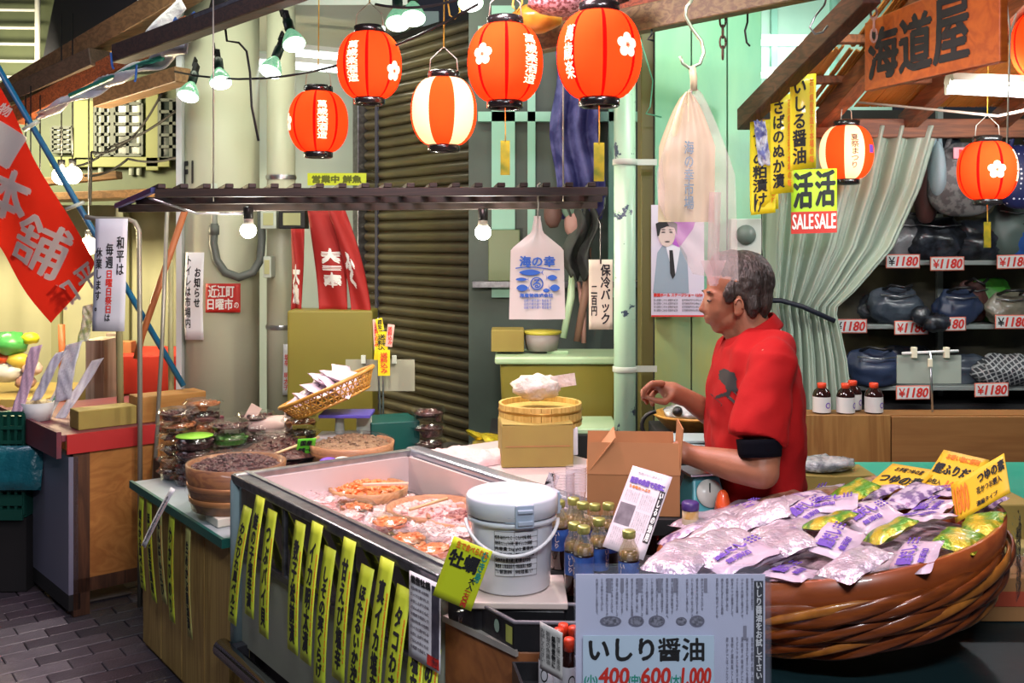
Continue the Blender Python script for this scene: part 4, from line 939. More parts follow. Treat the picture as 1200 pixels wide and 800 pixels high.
# ---- the soy sauce sign in an acrylic sleeve
Ys = 1.86
o0 = P(673, 812, Ys); Wd = 230 / F * Ys; Hd = 150 / F * Ys
m_sign = mk('bluish_paper', (.66, .67, .80), .5)
sg = thing('notice_sign', 'large soy sauce notice in a clear acrylic sleeve with red price figures', 'sign', P(788, 812, Ys)); SOY = sg
fr_ = plane_fn(o0, (1, 0, 0), (0, 0, 1), 0)
def flatq(q, r, eps, m=0): q.add([fr_(r[0] * Wd, r[1] * Hd) + V((0, -eps, 0)), fr_(r[2] * Wd, r[1] * Hd) + V((0, -eps, 0)), fr_(r[2] * Wd, r[3] * Hd) + V((0, -eps, 0)), fr_(r[0] * Wd, r[3] * Hd) + V((0, -eps, 0))], [(0, 1, 2, 3)], m)
q = MB(); q.box(fr_(Wd * .49, Hd * .465) + V((0, .001, 0)), (Wd * .965, .001, Hd * .93)); q.build('printed_sheet', m_sign, sg, world=True)
q = MB(); q.box(fr_(Wd / 2, Hd / 2) + V((0, .006, 0)), (Wd, .003, Hd)); q.box(fr_(Wd / 2, Hd / 2) + V((0, -.006, 0)), (Wd, .0015, Hd)); q.build('acrylic_sleeve', film('acrylic', (.97, .98, 1.0), .05, 0, 0, haze=.03, hcol=(.8, .85, 1), rough=.03), sg, world=True)
q = MB(); ps = lambda s, t_: fr_(s, t_) + V((0, -.0012, 0))
body = ['飽きのこない自然の調味料です', '能登半島に古くから伝わる', 'いかの内臓と塩だけで', 'じっくり熟成させた魚醤', '刺身のつけ醤油として', '煮物や鍋物の隠し味に', '焼きおにぎりにも最適', '貝焼きの味付けにも', 'うどんつゆにも合います', '漬物の調味料として', '卵かけごはんに少々', '焼き魚や冷奴にどうぞ', 'いため物の仕上げに', '大根おろしを添えて', 'いしるとも呼びます', '発酵食品ならではの', '深い旨味が特徴です', '開封後は冷蔵庫へ']
x_ = .90
k = 0
while x_ > .10:
    ln = .5 + .12 * ((k * 7) % 5) / 4
    if not (.66 < x_ < .70 or .53 < x_ < .555 or .34 < x_ < .36): put(q, body[k % 18], (x_ * Wd, (.90 - .30 * ln / .6) * Hd, x_ * Wd + .0042, .90 * Hd), ps, 0, True, .00012, 1)
    if x_ > .76: put(q, body[(k + 5) % 18], (x_ * Wd, .06 * Hd, x_ * Wd + .0042, .44 * Hd), ps, 0, True, .00012, 1)
    x_ -= .0255; k += 1
q.build('small_lettering', mk('soft_grey_ink', (.26, .25, .31), .6), sg, world=True)
q = MB()
for x_ in (.17, .235, .325, .425, .505, .66, .86): flatq(q, (x_, .79 if x_ < .8 else .42, x_ + .017, .90 if x_ < .8 else .53), .0014)
q.build('heading_blocks', mk('mid_grey_print', (.28, .27, .33), .6), sg, world=True)
# small printed food photographs
q = MB()
for i, (cx_, rx_, ry_) in enumerate(((.185, .055, .040), (.315, .040, .042), (.42, .042, .045), (.545, .028, .032), (.625, .038, .045))):
    c_ = V((cx_ * Wd, .565 * Hd)); n_ = 20
    for kk, (sc_, mt) in enumerate(((1, 0), (.78, 1))):
        q.add([fr_(c_.x + rx_ * Wd * sc_ * math.cos(j / n_ * 2 * PI) * (1 + .15 * noise.noise(V((j, i, 0))) * (i in (2, 3))), c_.y + ry_ * Hd * 1.0 * sc_ * math.sin(j / n_ * 2 * PI)) + V((0, -.0014 - .0004 * kk, 0)) for j in range(n_)], [tuple(range(n_))], mt)
q.build('printed_dishes', [mk('dish_grey', (.16, .15, .20), .6), mk('dish_food', (.30, .29, .34), .6, n=(200, (.08, .08, .10), .1))], sg, world=True)
q = MB(); flatq(q, (.915, .03, .962, .88), .0016); bn = q.build('black_band', INK, sg, world=True)
q = MB(); put(q, 'いしり醤油をお試し下さい。', (.924 * Wd, .05 * Hd, .955 * Wd, .87 * Hd), lambda s, t_: fr_(s, t_) + V((0, -.0024, 0)), 0, True, .0005, 2); q.build('band_lettering', WHITE_INK, bn, world=True)
q = MB(); q.box(fr_(.375 * Wd, .24 * Hd) + V((0, -.0085, 0)), (.665 * Wd, .001, .45 * Hd)); pc = q.build('price_panel', mk('pale_blue_card', (.52, .66, .80), .5), sg, world=True)
pf = lambda s, t_: fr_(s, t_) + V((0, -.0095, 0))
q = MB(); put(q, 'いしり', (.075 * Wd, .275 * Hd, .40 * Wd, .44 * Hd), pf, 0, False, .0016, 4, wob=.001); put(q, '醤油', (.425 * Wd, .27 * Hd, .655 * Wd, .445 * Hd), pf, 0, False, .0010, 4, wob=.0008); q.build('lettering', INK, pc, world=True)
q = MB()
for tx, a_, b_ in (('400', .125, .275), ('600', .340, .485), ('1.000', .545, .690)): put(q, tx, (a_ * Wd, .085 * Hd, b_ * Wd, .215 * Hd), pf, 0, False, .0012, 3, shear=.05)
for x_ in (.245, .455, .665): put(q, '円', (x_ * Wd, .05 * Hd, (x_ + .03) * Wd, .08 * Hd), pf, 0, False, .0002, 2)
q.build('lettering', RED_INK, pc, world=True)
q = MB()
for tx, a_, b_ in (('(小)', .05, .115), ('(中)', .275, .335), ('(大)', .487, .542)): put(q, tx, (a_ * Wd, .075 * Hd, b_ * Wd, .16 * Hd), pf, 0, False, .0006, 2)
q.build('size_lettering', GREEN_INK, pc, world=True)
blk('sign_ledge', 'black ledge below the frame that carries the soy sauce notice', 'ledge', (.34, 1.86, 0), (.5, .06, CAMZ - (812 - 280) / F * Ys - .001), BLACKM, rot=0)

# ---- cardboard box, newsprint, cups, scale
def open_box(loc, w_, d_, h_b, rot, label, m, flaps=(35, 70, -20, 60), fl=.5, group=None):
    t = thing('cardboard_box', label, 'box', loc, rot, group)
    q = MB(); hollow(q, [(-w_/2, -d_/2), (w_/2, -d_/2), (w_/2, d_/2), (-w_/2, d_/2)], 0, h_b, .004); q.build('box_body', m, t)
    for k, (an, c, dr, ln, wd_) in enumerate(((flaps[0], (0, -d_/2), (0, -1), d_ * fl, w_), (flaps[1], (w_/2, 0), (1, 0), w_ * fl, d_), (flaps[2], (0, d_/2), (0, 1), d_ * fl, w_), (flaps[3], (-w_/2, 0), (-1, 0), w_ * fl, d_))):
        a_ = R(an); dx, dy = dr; ax = V((-dy, dx, 0)); o_ = V((c[0], c[1], h_b)); dirv = V((dx * math.cos(a_), dy * math.cos(a_), math.sin(a_)))
        vs = [o_ - ax * wd_ / 2, o_ + ax * wd_ / 2, o_ + ax * wd_ / 2 * .98 + dirv * ln, o_ - ax * wd_ / 2 * .98 + dirv * ln]
        q = MB(); q.add(vs, [(0, 1, 2, 3)]); q.build('flap', m, t, solid=.003)
    return t
bx = P(722, 620, 2.62)
m_cardL = mk('brown_cardboard', (.46, .20, .075), .75, n=(10, (.38, .16, .06), .3))
z_box = CAMZ - (612 - 280) / F * 2.55
open_box((.315, 2.69, z_box), .235, .16, .105, R(-4), 'open brown cardboard box with raised flaps in front of the seller', m_cardL, flaps=(100, 86, 84, 128), fl=.5)
blk('work_table', 'dark work board under the open box and scale', 'table', (.385, 2.69, .903), (.31, .22, z_box - .905), BLACKM, rot=0, bevel=0)
# newsprint sheet
a = P(718, 650, 2.22); b_ = P(770, 652, 2.22); tp = P(746, 540, 2.34)
n0 = P(706, 640, 2.24); n1 = P(750, 655, 2.20); n2 = P(744, 539, 2.36)
card('newsprint_sheet', 'leaning pinkish newsprint sheet with a dark photo and bold vertical heading', 'newspaper', n0, n1 - n0, n2 - n0, .096, .205, mk('newsprint', (.66, .58, .62), .6),
     [('#', (.04, .30, .42, .55), mk('news_photo', (.10, .08, .10), .6, n=(40, (.22, .19, .22), .2)), 0, 0), ('#', (.84, .18, .97, .80), INK, 0, 0), ('いしるの効用', (.865, .2, .95, .78), WHITE_INK, 1, .0006), ('能登の魚醤で元気に', (.08, .80, .92, .87), PURPLE_INK, 0, .0012), ('うま味たっぷり', (.1, .74, .62, .775), ORANGE_INK, 0, .0005), ('新聞の切り抜きより', (.2, .92, .8, .95), GREY_INK, 0, 0)] +
     [(body[i % 18], (.47 + .05 * (i % 7), .28 + .24 * (i // 7), .50 + .05 * (i % 7), .49 + .22 * (i // 7)), GREY_INK, 1, 0) for i in range(14)] + [(body[(i + 4) % 18], (.08 + .05 * i, .06, .11 + .05 * i, .26), GREY_INK, 1, 0) for i in range(14)] + [(body[(i + 9) % 18], (.08 + .05 * i, .58, .11 + .05 * i, .71), GREY_INK, 1, 0) for i in range(7)])
# cup stacks
def cups(px, Y, n, lb, zb_):
    t = thing('cup_stack', lb, 'cup stack', ((px - 600) / F * Y, Y, zb_))
    for i in range(n):
        q = MB(); q.lathe([(.020, 0), (.0265, .052), (.028, .052), (.028, .055)], 24, cap=False) if i == 0 else q.lathe([(.0262, .046), (.0267, .052), (.028, .052), (.028, .055)], 24, cap=False)
        o = q.build('cup', film('cup_plastic', (.95, .93, .97), .6, 0, 0, haze=.12, rough=.08) if 'cup_plastic' not in MATS else MATS['cup_plastic'], t); o.location = (0, 0, .0075 * i)
cups(661, 2.60, 9, 'stack of clear plastic cups beside the white pail', z_box + .0); cups(675, 2.66, 9, 'stack of clear plastic cups touching the cardboard box', z_box + .0)
blk('cup_ledge', 'dark ledge under the stacks of clear cups', 'ledge', (.13, 2.63, .905), (.11, .11, z_box - .906), BLACKM, rot=0)
q = MB(); q.box((0, 0, .032), (.03, .004, .075), rot=Matrix.Rotation(.35, 3, 'Y')); o = q.build('patterned_card', mk('black_white_print', (.02, .015, .02), .4, n=(60, (.75, .68, .74), .04)), loc=P(644, 585, 2.72)); tag(o, 'black and white patterned card beside the cups', 'card')
# weighing scale
sc_ = thing('weighing_scale', 'blue kitchen scale with round dial behind the cardboard box', 'scale', (.50, 2.70, z_box + .0), .25)
m_sblue = mk('scale_blue', (.08, .36, .40), .35, coat=.3)
q = MB(); q.prism([V((-.05, -.06, 0)), V((.05, -.06, 0)), V((.05, .06, 0)), V((-.05, .06, 0))], [V((-.038, -.03, .085)), V((.038, -.03, .085)), V((.038, .03, .085)), V((-.038, .03, .085))]); q.build('body', m_sblue, sc_, bevel=.006)
q = MB(); M_ = Matrix.Translation(V((0, -.046, .046))) @ Matrix.Rotation(R(72), 4, 'X'); q.lathe([(.036, 0), (.036, .006), (.001, .006)], 32, M=M_); q.build('dial', mk('dial_white', (.62, .62, .55), .3), sc_)
q = MB(); M_ = Matrix.Translation(V((0, -.052, .047))) @ Matrix.Rotation(R(72), 4, 'X'); q.box(M_ @ V((0, .012, .002)), (.003, .002, .03)); q.build('needle', INK, sc_)
q = MB(); q.box((0, 0, .096), (.11, .11, .006)); q.build('pan', STEEL, sc_, bevel=.002)

# ---- big tub of packets
T0 = V((.70, 2.30, 1.0)); ex = V((1, 0, .18)).normalized(); ey = V((0, 1, -.06)); ey = (ey - ex * ey.dot(ex)).normalized(); ez = ex.cross(ey)
MT = Matrix((ex, ey, ez)).transposed().to_4x4(); MT.translation = T0
Rt = .378
tub = thing('giant_tub', 'very large tilted wooden tub with twisted bamboo hoops, full of packets', 'tub', T0, MT.to_euler())
m_tubred = wood('red_tub_wood', (.38, .09, .02), (.28, .06, .015), 3, 'X', coat=.6, rough=.35, dist=3)
q = MB(); q.lathe([(Rt * .76, -.175), (Rt * .88, -.12), (Rt * .97, -.05), (Rt, 0), (Rt - .014, .001), (Rt * .945, -.05), (Rt * .88, -.10), (.001, -.10)], 96); q.build('tub_wall', m_tubred, tub)
m_bam = mk('twisted_bamboo', (.30, .07, .012), .3, n=(18, (.14, .028, .006), .2), coat=.7, stretch=(1, 1, 6)); m_bam2 = mk('light_bamboo', (.55, .20, .03), .28, n=(22, (.30, .09, .015), .2), coat=.7)
def rope_ring(zc, amp, ph, r_off, thick, turns, m, flat=1.7, nn=200):
    q = MB(); n = 8; vs = []
    for i in range(nn):
        t_ = 2 * PI * i / nn; tw = turns * t_ + ph
        z = zc + amp * math.sin(tw); ro = Rt * (1.015 + .20 * z - 6.5 * z * z) + r_off + .010 * math.cos(tw)
        c_ = V((ro * math.cos(t_), ro * math.sin(t_), z)); rd = V((math.cos(t_), math.sin(t_), 0))
        for j in range(n):
            a_ = 2 * PI * j / n; vs.append(c_ + rd * math.cos(a_) * thick * .55 + V((0, 0, 1)) * math.sin(a_) * thick * flat * (.8 + .2 * math.sin(tw * .7 + ph)))
    fs = [(i * n + j, ((i + 1) % nn) * n + j, ((i + 1) % nn) * n + (j + 1) % n, i * n + (j + 1) % n) for i in range(nn) for j in range(n)]
    q.add(vs, fs, 0, True); return q.build('bamboo_hoop', m, tub)
for zc, ms in ((-.068, (m_bam2, m_bam, m_bam, m_bam)), (-.107, (m_bam, m_bam, m_bam2, m_bam)), (-.147, (m_bam, m_bam2, m_bam, m_bam))):
    for k_, m_ in enumerate(ms): rope_ring(zc, .013, k_ * PI / 2 + zc * 30, .0, .0085, 5, m_)
# clear sleeve strands on the outer end
q = MB()
q.grid(lambda u, v: (lambda t_, z: V(((Rt * (1 + .5 * z) + .025 + .006 * noise.noise(V((u * 30, v * 30, 1)))) * math.cos(t_), (Rt * (1 + .5 * z) + .025) * math.sin(t_), z)))(R(-38) + u * R(75), -.15 + v * .15), 40, 20); q.build('cling_film', film('tub_film', (1, 1, 1), .6, 45, 1.0, rough=.15), tub)
# packets
m_pk = mk('pink_white_pack', (.56, .43, .52), .35, coat=.35, bump=(30, .35)); m_silver = mk('silver_pink_pack', (.40, .32, .40), .28, .35, n=(25, (.60, .50, .56), .2), bump=(45, 1.0), coat=.5)
m_gg = mk('gold_green_pack', (.60, .46, .03), .28, .3, n=(26, (.10, .30, .02), .08), bump=(60, .8), coat=.5); m_pkp = mk('purple_pack', (.20, .12, .28), .3, n=(50, (.62, .50, .62), .06), coat=.5, bump=(40, .6)); m_bp = mk('brown_pack', (.16, .07, .04), .3, n=(30, (.40, .24, .15), .1), coat=.4, bump=(40, .6))
protos_ = {}
def packet(kind, x, y, z, rz, tilt, label, sc=1.0):
    if kind in protos_:
        o = dup(protos_[kind], label=label)
    else:
        q = MB(); 
        if kind == 'white':
            pillow(q, .115, .085, .012, sd=2); o = q.build('food_packet', m_pk)
            q = MB(); 
            f_ = lambda s, t_: V((s, t_, .0135 + .006 * (1 - (s / .055) ** 2) * (1 - (t_ / .04) ** 2) - .006))
            put(q, '鰹だし', (-.040, -.004, .022, .028), f_, 0, False, .0015, 2, maxlen=.02); put(q, '無添加', (-.035, -.028, .010, -.015), f_, 0, False, .0006, 1, maxlen=.02)
            for k_ in range(9): q.ball((.030 + .008 * (k_ % 3), .018 - .009 * (k_ // 3), .014), (.003, .003, .0012), 6, 4)
            q.build('print', PURPLE_INK, o)
        elif kind == 'gold': pillow(q, .10, .085, .016, sd=9); o = q.build('food_packet', m_gg)
        elif kind == 'silver': pillow(q, .13, .10, .016, sd=4); o = q.build('food_packet', m_silver)
        elif kind == 'purple': pillow(q, .11, .08, .012, sd=6); o = q.build('food_packet', m_pkp)
        else: pillow(q, .11, .085, .014, sd=8); o = q.build('food_packet', m_bp)
        protos_[kind] = o; tag(o, label, 'packet')
    M_ = MT @ Matrix.Translation(V((x, y, z))) @ Matrix.Rotation(rz, 4, 'Z') @ Matrix.Rotation(tilt[0], 4, 'X') @ Matrix.Rotation(tilt[1], 4, 'Y')
    o.location = M_.translation; o.rotation_euler = M_.to_euler(); o.scale = (sc,) * 3
    o['group'] = 'packets in the giant tub'
    return o
q = MB(); q.grid(heap_fn(Rt * .93, .05, 10, .01), 48, 10, wrap=True); o = q.build('packet_bed', mk('packet_bed', (.30, .22, .28), .4, n=(30, (.62, .50, .55), .1), bump=(40, 1)), tub); o.location = (0, 0, -.07)
kinds = {'white': 'white purple-printed packet', 'gold': 'green-gold foil packet', 'silver': 'silvery crinkled bag', 'purple': 'purple packet', 'brown': 'brown packet'}
layout = []
pr_ = random.Random(21)
for ring, n in ((.33, 17), (.235, 13), (.13, 8), (.03, 2)):
    for i in range(n):
        an = 2 * PI * i / n + ring * 5; x = ring * math.cos(an); y = ring * math.sin(an)
        if x < -.03 and y < .12: kd = pr_.choice(['silver', 'silver', 'white'])
        elif y < -.10: kd = ['white', 'gold', 'gold'][i % 3]
        elif y > .18: kd = pr_.choice(['brown', 'purple', 'white', 'silver'])
        else: kd = pr_.choice(['white', 'gold', 'silver', 'purple', 'white'])
        layout.append((kd, x, y, -.012 + .05 * (1 - (ring / .36) ** 2) + pr_.uniform(0, .02), an))
place_w = [('at the near rim of the giant tub', lambda x, y: y < -.22), ('at the tub rim by the seller', lambda x, y: y > .22), ('at the notice end of the tub', lambda x, y: x < -.15), ('at the price card end of the tub', lambda x, y: x > .15), ('in the middle of the tub', lambda x, y: True)]
for kd, x, y, z, an in layout:
    wh_ = next(n_ for n_, f_ in place_w if f_(x, y))
    packet(kd, x, y, z, pr_.uniform(-.5, .5) + (an * .1), (pr_.uniform(-.15, .35), pr_.uniform(-.3, .2)), '%s %s' % (kinds[kd], wh_))
for i, (px, py, Y, kd, rz, lb) in enumerate(((840, 640, 2.12, 'silver', .6, 'clear crinkled bag with orange print on the sign side of the tub'), (865, 652, 2.06, 'white', .4, 'white packet nearest the top edge of the soy sauce notice'), (800, 652, 2.10, 'silver', .9, 'silvery bag overhanging the tub beside the sauce bottles'), (905, 640, 2.10, 'silver', .2, 'large silvery bag behind the soy notice corner'), (945, 600, 2.4, 'white', .5, 'big white packet leaning at the far rim beside the seller'), (990, 588, 2.5, 'white', .3, 'white packet in front of the first orange price card'))):
    o = packet(kd, 0, 0, 0, rz, (.1, -.1), lb, 1.25); o.location = P(px, py, Y)
# pale lining sheet on the sign side
# orange price cards
mo = GOLD_PAPER
def pcard(c4, label, texts, dims=None, m=mo):
    a, b, t_ = c4; return card('price_card', label, 'price card', a, b - a, t_ - a, (b - a).length, (t_ - a).length, m, texts, group='orange-yellow price cards in the giant tub')
pcard((P(1008, 576, 2.48), P(1062, 586, 2.40), P(1046, 543, 2.58)), 'orange-yellow price card reading 1000 yen, lowest of the three', [('お手軽つゆの素', (.2, .76, .8, .9), INK, 0, .0003), ('つゆの素', (.08, .38, .94, .66), INK, 0, .0014, .001), ('200g', (.08, .12, .32, .25), INK, 0, .0003), ('1000円', (.42, .06, .92, .28), ORANGE_INK, 0, .001)])
pcard((P(1079, 570, 2.46), P(1134, 584, 2.38), P(1106, 527, 2.56)), 'orange-yellow price card reading 1600 yen, standing highest in the tub', [('お吸い物に便利', (.15, .78, .85, .92), ORANGE_INK, 0, .0006), ('鰹ふりだし', (.05, .40, .95, .66), INK, 0, .0014, .001), ('50包入', (.05, .12, .35, .25), INK, 0, .0003), ('1600円', (.45, .06, .95, .30), ORANGE_INK, 0, .001)])
pcard((P(1120, 613, 2.20), P(1184, 577, 2.12), P(1114, 568, 2.24)), 'orange-yellow price card reading 1800 turned on its side at the tub rim', [('1800', (.04, .15, .30, .85), ORANGE_INK, 0, .0008), ('つゆの素', (.50, .62, .98, .88), INK, 0, .0010), ('花かつお鰹入', (.45, .38, .9, .55), INK, 0, .0003), ('濃縮タイプ', (.42, .1, .8, .22), INK, 0, .0003)])
# stand below the tub, with teal-black cloth
m_cloth = mk('teal_black_cloth', (.004, .022, .026), .55, bump=(6, .4))
ts = thing('cloth_stand', 'black-teal cloth covered stand under the giant tub', 'stand', (.85, 2.25, 0))
q = MB()
def drape(u, v):
    x0, x1, y0, y1 = .40, 1.40, 2.02, 2.55; per = [(x0, y0), (x1, y0), (x1, y1), (x0, y1)]
    s = u * 4; i = int(s) % 4; f = s - int(s); a_, b2 = per[i], per[(i + 1) % 4]; x = a_[0] + (b2[0] - a_[0]) * f; y = a_[1] + (b2[1] - a_[1]) * f
    w_ = .012 * math.sin(s * 26) * (1 - v); return (x + (w_ if i % 2 else 0), y + (0 if i % 2 else w_), .76 * v)
q.grid(drape, 128, 6, wrap=True); q.build('cloth_skirt', m_cloth, ts, world=True)
q = MB(); q.box((.9, 2.285, .768), (1.0, .53, .012)); q.build('cloth_top', m_cloth, ts, world=True)
# cardboard box with a red band at the outer end
cbx = thing('cardboard_box', 'cardboard box with a red band under the outer end of the giant tub', 'box', (1.14, 2.42, .776), 0)
q = MB(); q.box((0, 0, .05), (.26, .16, .10)); q.build('box_body', CARD, cbx, bevel=.002)
q = MB(); q.box((0, -.0812, .052), (.262, .001, .034)); q.build('red_band', mk('brick_red_print', (.45, .07, .03), .7), cbx)
q = MB(); pillow(q, .24, .15, .012, sd=14); o = q.build('plastic_sheet', CLEAR, cbx); o.location = (0, 0, .108)
# orange cone, squat jar, pen, purple pad on the near work top
ft = blk('front_shelf', 'dark shelf behind the sauce bottles and newsprint', 'shelf', (.375, 2.46, .801), (.02, .18, .10), BLACKM, rot=0)
t = thing('squeeze_bottle', 'white squeeze bottle with a red cone cap at the tub rim', 'bottle', P(847, 598, 2.62))
q = MB(); q.lathe([(.026, -.08), (.026, -.01), (.022, .0)], 24); q.build('bottle', mk('bottle_white', (.72, .68, .70), .3), t)
q = MB(); q.lathe([(.022, 0), (.019, .02), (.013, .044), (.006, .052), (.001, .053)], 24); q.build('cone_cap', mk('orange_red_cap', (.80, .10, .02), .35, coat=.4), t)
t = thing('spice_jar', 'small spice jar with a purple lid before the seller', 'jar', P(809, 620, 2.5))
q = MB(); q.lathe([(.018, 0), (.02, .003), (.02, .045), (.016, .05)], 24); q.build('jar', mk('jar_ochre', (.55, .32, .10), .15, n=(20, (.75, .65, .45), .1), coat=.6), t)
q = MB(); q.lathe([(.0205, .048), (.0215, .05), (.0215, .064), (.018, .068), (.001, .068)], 24); q.build('lid', mk('purple_lid', (.06, .03, .16), .4), t)
q = MB(); q.lathe([(.0205, .012), (.0205, .028)], 24, cap=False); q.build('label', mk('cream_label', (.62, .52, .36), .5), t)
blk('low_stand', 'dark stand under the spice jar and squeeze bottle', 'stand', (.49, 2.60, 0), (.24, .06, P(847, 598, 2.62).z - .081), BLACKM, rot=0)

# ================================================================ THE SELLER
YM = 2.82
seller = thing('person', 'grey-haired seller in a red polo shirt standing behind the tub, facing the pail', 'person', (.68, YM, 0))
def px2(px, py, dy=0.0):                      # dy metres toward the back of the shop
    p = P(px, py, YM); return V((p.x, YM + dy, p.z))
k_ = YM / F
def remesh(q, name, mat, voxel=.005, smooth=6, parent=seller):
    o = q.build(name, mat, parent, world=True)
    r = o.modifiers.new('remesh', 'REMESH'); r.mode = 'VOXEL'; r.voxel_size = voxel; r.use_smooth_shade = True
    s_ = o.modifiers.new('smooth', 'SMOOTH'); s_.iterations = smooth; s_.factor = .5
    return o
m_skin = mk('skin', (.36, .145, .075), .5, n=(14, (.30, .115, .06), .25), sub=.12, bump=(60, .12))
q = MB()
RY = lambda a: Matrix.Rotation(R(a), 3, 'Y')
# head (profile faces -x, chin dropped)
q.ball(px2(866, 332), (.088, .074, .086), 24, 16, rot=RY(8))
q.ball(px2(846, 352), (.050, .058, .078), 20, 14, rot=RY(12))
q.ball(px2(853, 371), (.050, .050, .036), 18, 12, rot=RY(-25))                 # jaw
q.ball(px2(843, 383), (.022, .026, .018), 14, 10)                             # chin
for s_ in (-1, 1):
    q.ball(px2(842, 362, s_ * .033), (.026, .022, .022), 14, 10)               # cheeks
    q.ball(px2(829, 342, s_ * .028), (.009, .020, .006), 12, 8)                # brows
    q.ball(px2(831.5, 350, s_ * .030), (.010, .014, .010), 12, 8)              # eye sockets / lids
    e = px2(859, 357, s_ * .075); q.ball(e, (.016, .007, .026), 14, 10, rot=RY(-10))     # ears
    q.ball(e + V((-.006, 0, -.018)), (.008, .006, .010), 10, 8)
q.cap(px2(828.5, 347), px2(823.5, 361), .007, .0095, 12)                       # nose bridge
q.ball(px2(822.8, 362.5), (.011, .011, .009), 12, 8)
for s_ in (-1, 1): q.ball(px2(826.5, 364, s_ * .010), (.009, .007, .007), 10, 8)
q.ball(px2(829, 372), (.011, .021, .0055), 12, 8); q.ball(px2(830.5, 377), (.010, .018, .006), 12, 8)
q.ball(px2(833, 369), (.014, .026, .012), 12, 8)
q.cap(px2(870, 362), px2(884, 402), .056, .062, 18)                            # neck
q.cap(px2(852, 378), px2(872, 396), .030, .045, 14)
# trunk core hidden by the shirt, so that arms and neck are one body
q.ball(px2(884, 440), (.085, .13, .14), 20, 14); q.ball(px2(884, 405), (.06, .15, .05), 20, 12)
q.cap(px2(884, 430), px2(884, 600), .10, .11, 18)
# near arm (viewer's side)
def W(px, py, Y): return P(px, py, Y)
shN = W(903, 424, 2.64); elN = W(893, 553, 2.56); wrN = W(812, 534, 2.68)
q.cap(px2(893, 416, -.06), shN, .045, .046, 16); q.cap(shN, elN, .046, .042, 16); q.cap(elN, elN.lerp(wrN, .35), .043, .043, 16); q.cap(elN.lerp(wrN, .35), wrN, .043, .028, 16)
# far arm
shF = W(880, 424, 2.98); elF = W(856, 500, 3.02); wrF = W(806, 467, 2.92)
q.cap(px2(888, 412, .08), shF, .06, .056, 16); q.cap(shF, elF, .052, .042, 16); q.cap(elF, elF.lerp(wrF, .4), .043, .039, 16); q.cap(elF.lerp(wrF, .4), wrF, .039, .027, 16)
def finger(pts, r0, r1):
    for i in range(len(pts) - 1):
        a_ = r0 + (r1 - r0) * i / (len(pts) - 1); b_ = r0 + (r1 - r0) * (i + 1) / (len(pts) - 1); q.cap(pts[i], pts[i + 1], a_, b_, 10)
# far hand: raised, pinching
pal = W(787, 459, 2.90); q.cap(wrF, pal, .026, .030, 14); q.ball(pal, (.036, .020, .027), 16, 12, rot=RY(15)); q.ball(W(779, 453, 2.90), (.024, .024, .016), 14, 10)
fing = [((776, 449, 2.865), (764, 449, 2.85), (756, 456, 2.85), (754, 464, 2.86)), ((774, 450, 2.885), (761, 451, 2.872), (753, 459, 2.872), (754, 468, 2.875)),
        ((775, 452, 2.905), (763, 454, 2.895), (756, 463, 2.895), (758, 472, 2.89)), ((778, 455, 2.925), (768, 458, 2.915), (762, 466, 2.915), (765, 474, 2.91))]
for i, f_ in enumerate(fing): finger([W(*p) for p in f_], .0098 - .0006 * (i == 3), .0072)
finger([W(786, 464, 2.875), W(779, 471, 2.86), W(768, 469, 2.855), W(760, 466, 2.856)], .012, .0075)
# near hand: over the box, fingers down inside
pal = W(797, 529, 2.70); q.cap(wrN, pal, .027, .030, 14); q.ball(W(792, 529, 2.71), (.036, .034, .018), 16, 12, rot=RY(-12))
for i, dy in enumerate((-.030, -.010, .010, .028)):
    b_ = W(783, 529, 2.71 + dy); ln = (.95, 1.05, 1.0, .8)[i]; finger([b_, b_ + V((-.030 * ln, 0, -.004)), b_ + V((-.048 * ln, 0, -.020)), b_ + V((-.055 * ln, .004, -.040 * ln))], .0095, .0072)
b_ = W(796, 533, 2.67); finger([b_, b_ + V((-.022, -.006, -.012)), b_ + V((-.042, .006, -.026))], .012, .0085)
body = remesh(q, 'body', m_skin, .0042, 5)
# eyes
m_eye = mk('eye_dark', (.012, .010, .010), .15); m_eyew = mk('eye_white', (.17, .12, .10), .6)
for s_ in (-1, 1):
    q = MB(); c_ = px2(830.2, 351.3, s_ * .031); q.ball(c_, (.0085, .0105, .0038), 12, 8); o = q.build('eye', m_eyew, seller, world=True)
    q = MB(); q.ball(c_ + V((-.006, 0, -.0005)), (.004, .0055, .0036), 10, 8); q.build('iris', m_eye, o, world=True)
    q = MB(); q.ball(px2(829, 341.5, s_ * .03), (.008, .018, .0035), 10, 6, rot=Matrix.Rotation(s_ * .3, 3, 'Z')); q.build('eyebrow', mk('brow_grey', (.05, .04, .035), .8) if 'brow_grey' not in MATS else MATS['brow_grey'], seller, world=True)
# raised skin-coloured fold inside each ear
for s_ in (-1, 1):
    q = MB(); c_ = px2(858.5, 355.5, s_ * .082); q.tube([c_ + V((.010 * math.cos(a), 0, .017 * math.sin(a))) for a in [x * .4 - .6 for x in range(10)]], .0028, 6); q.build('ear_fold', m_skin, seller, world=True)
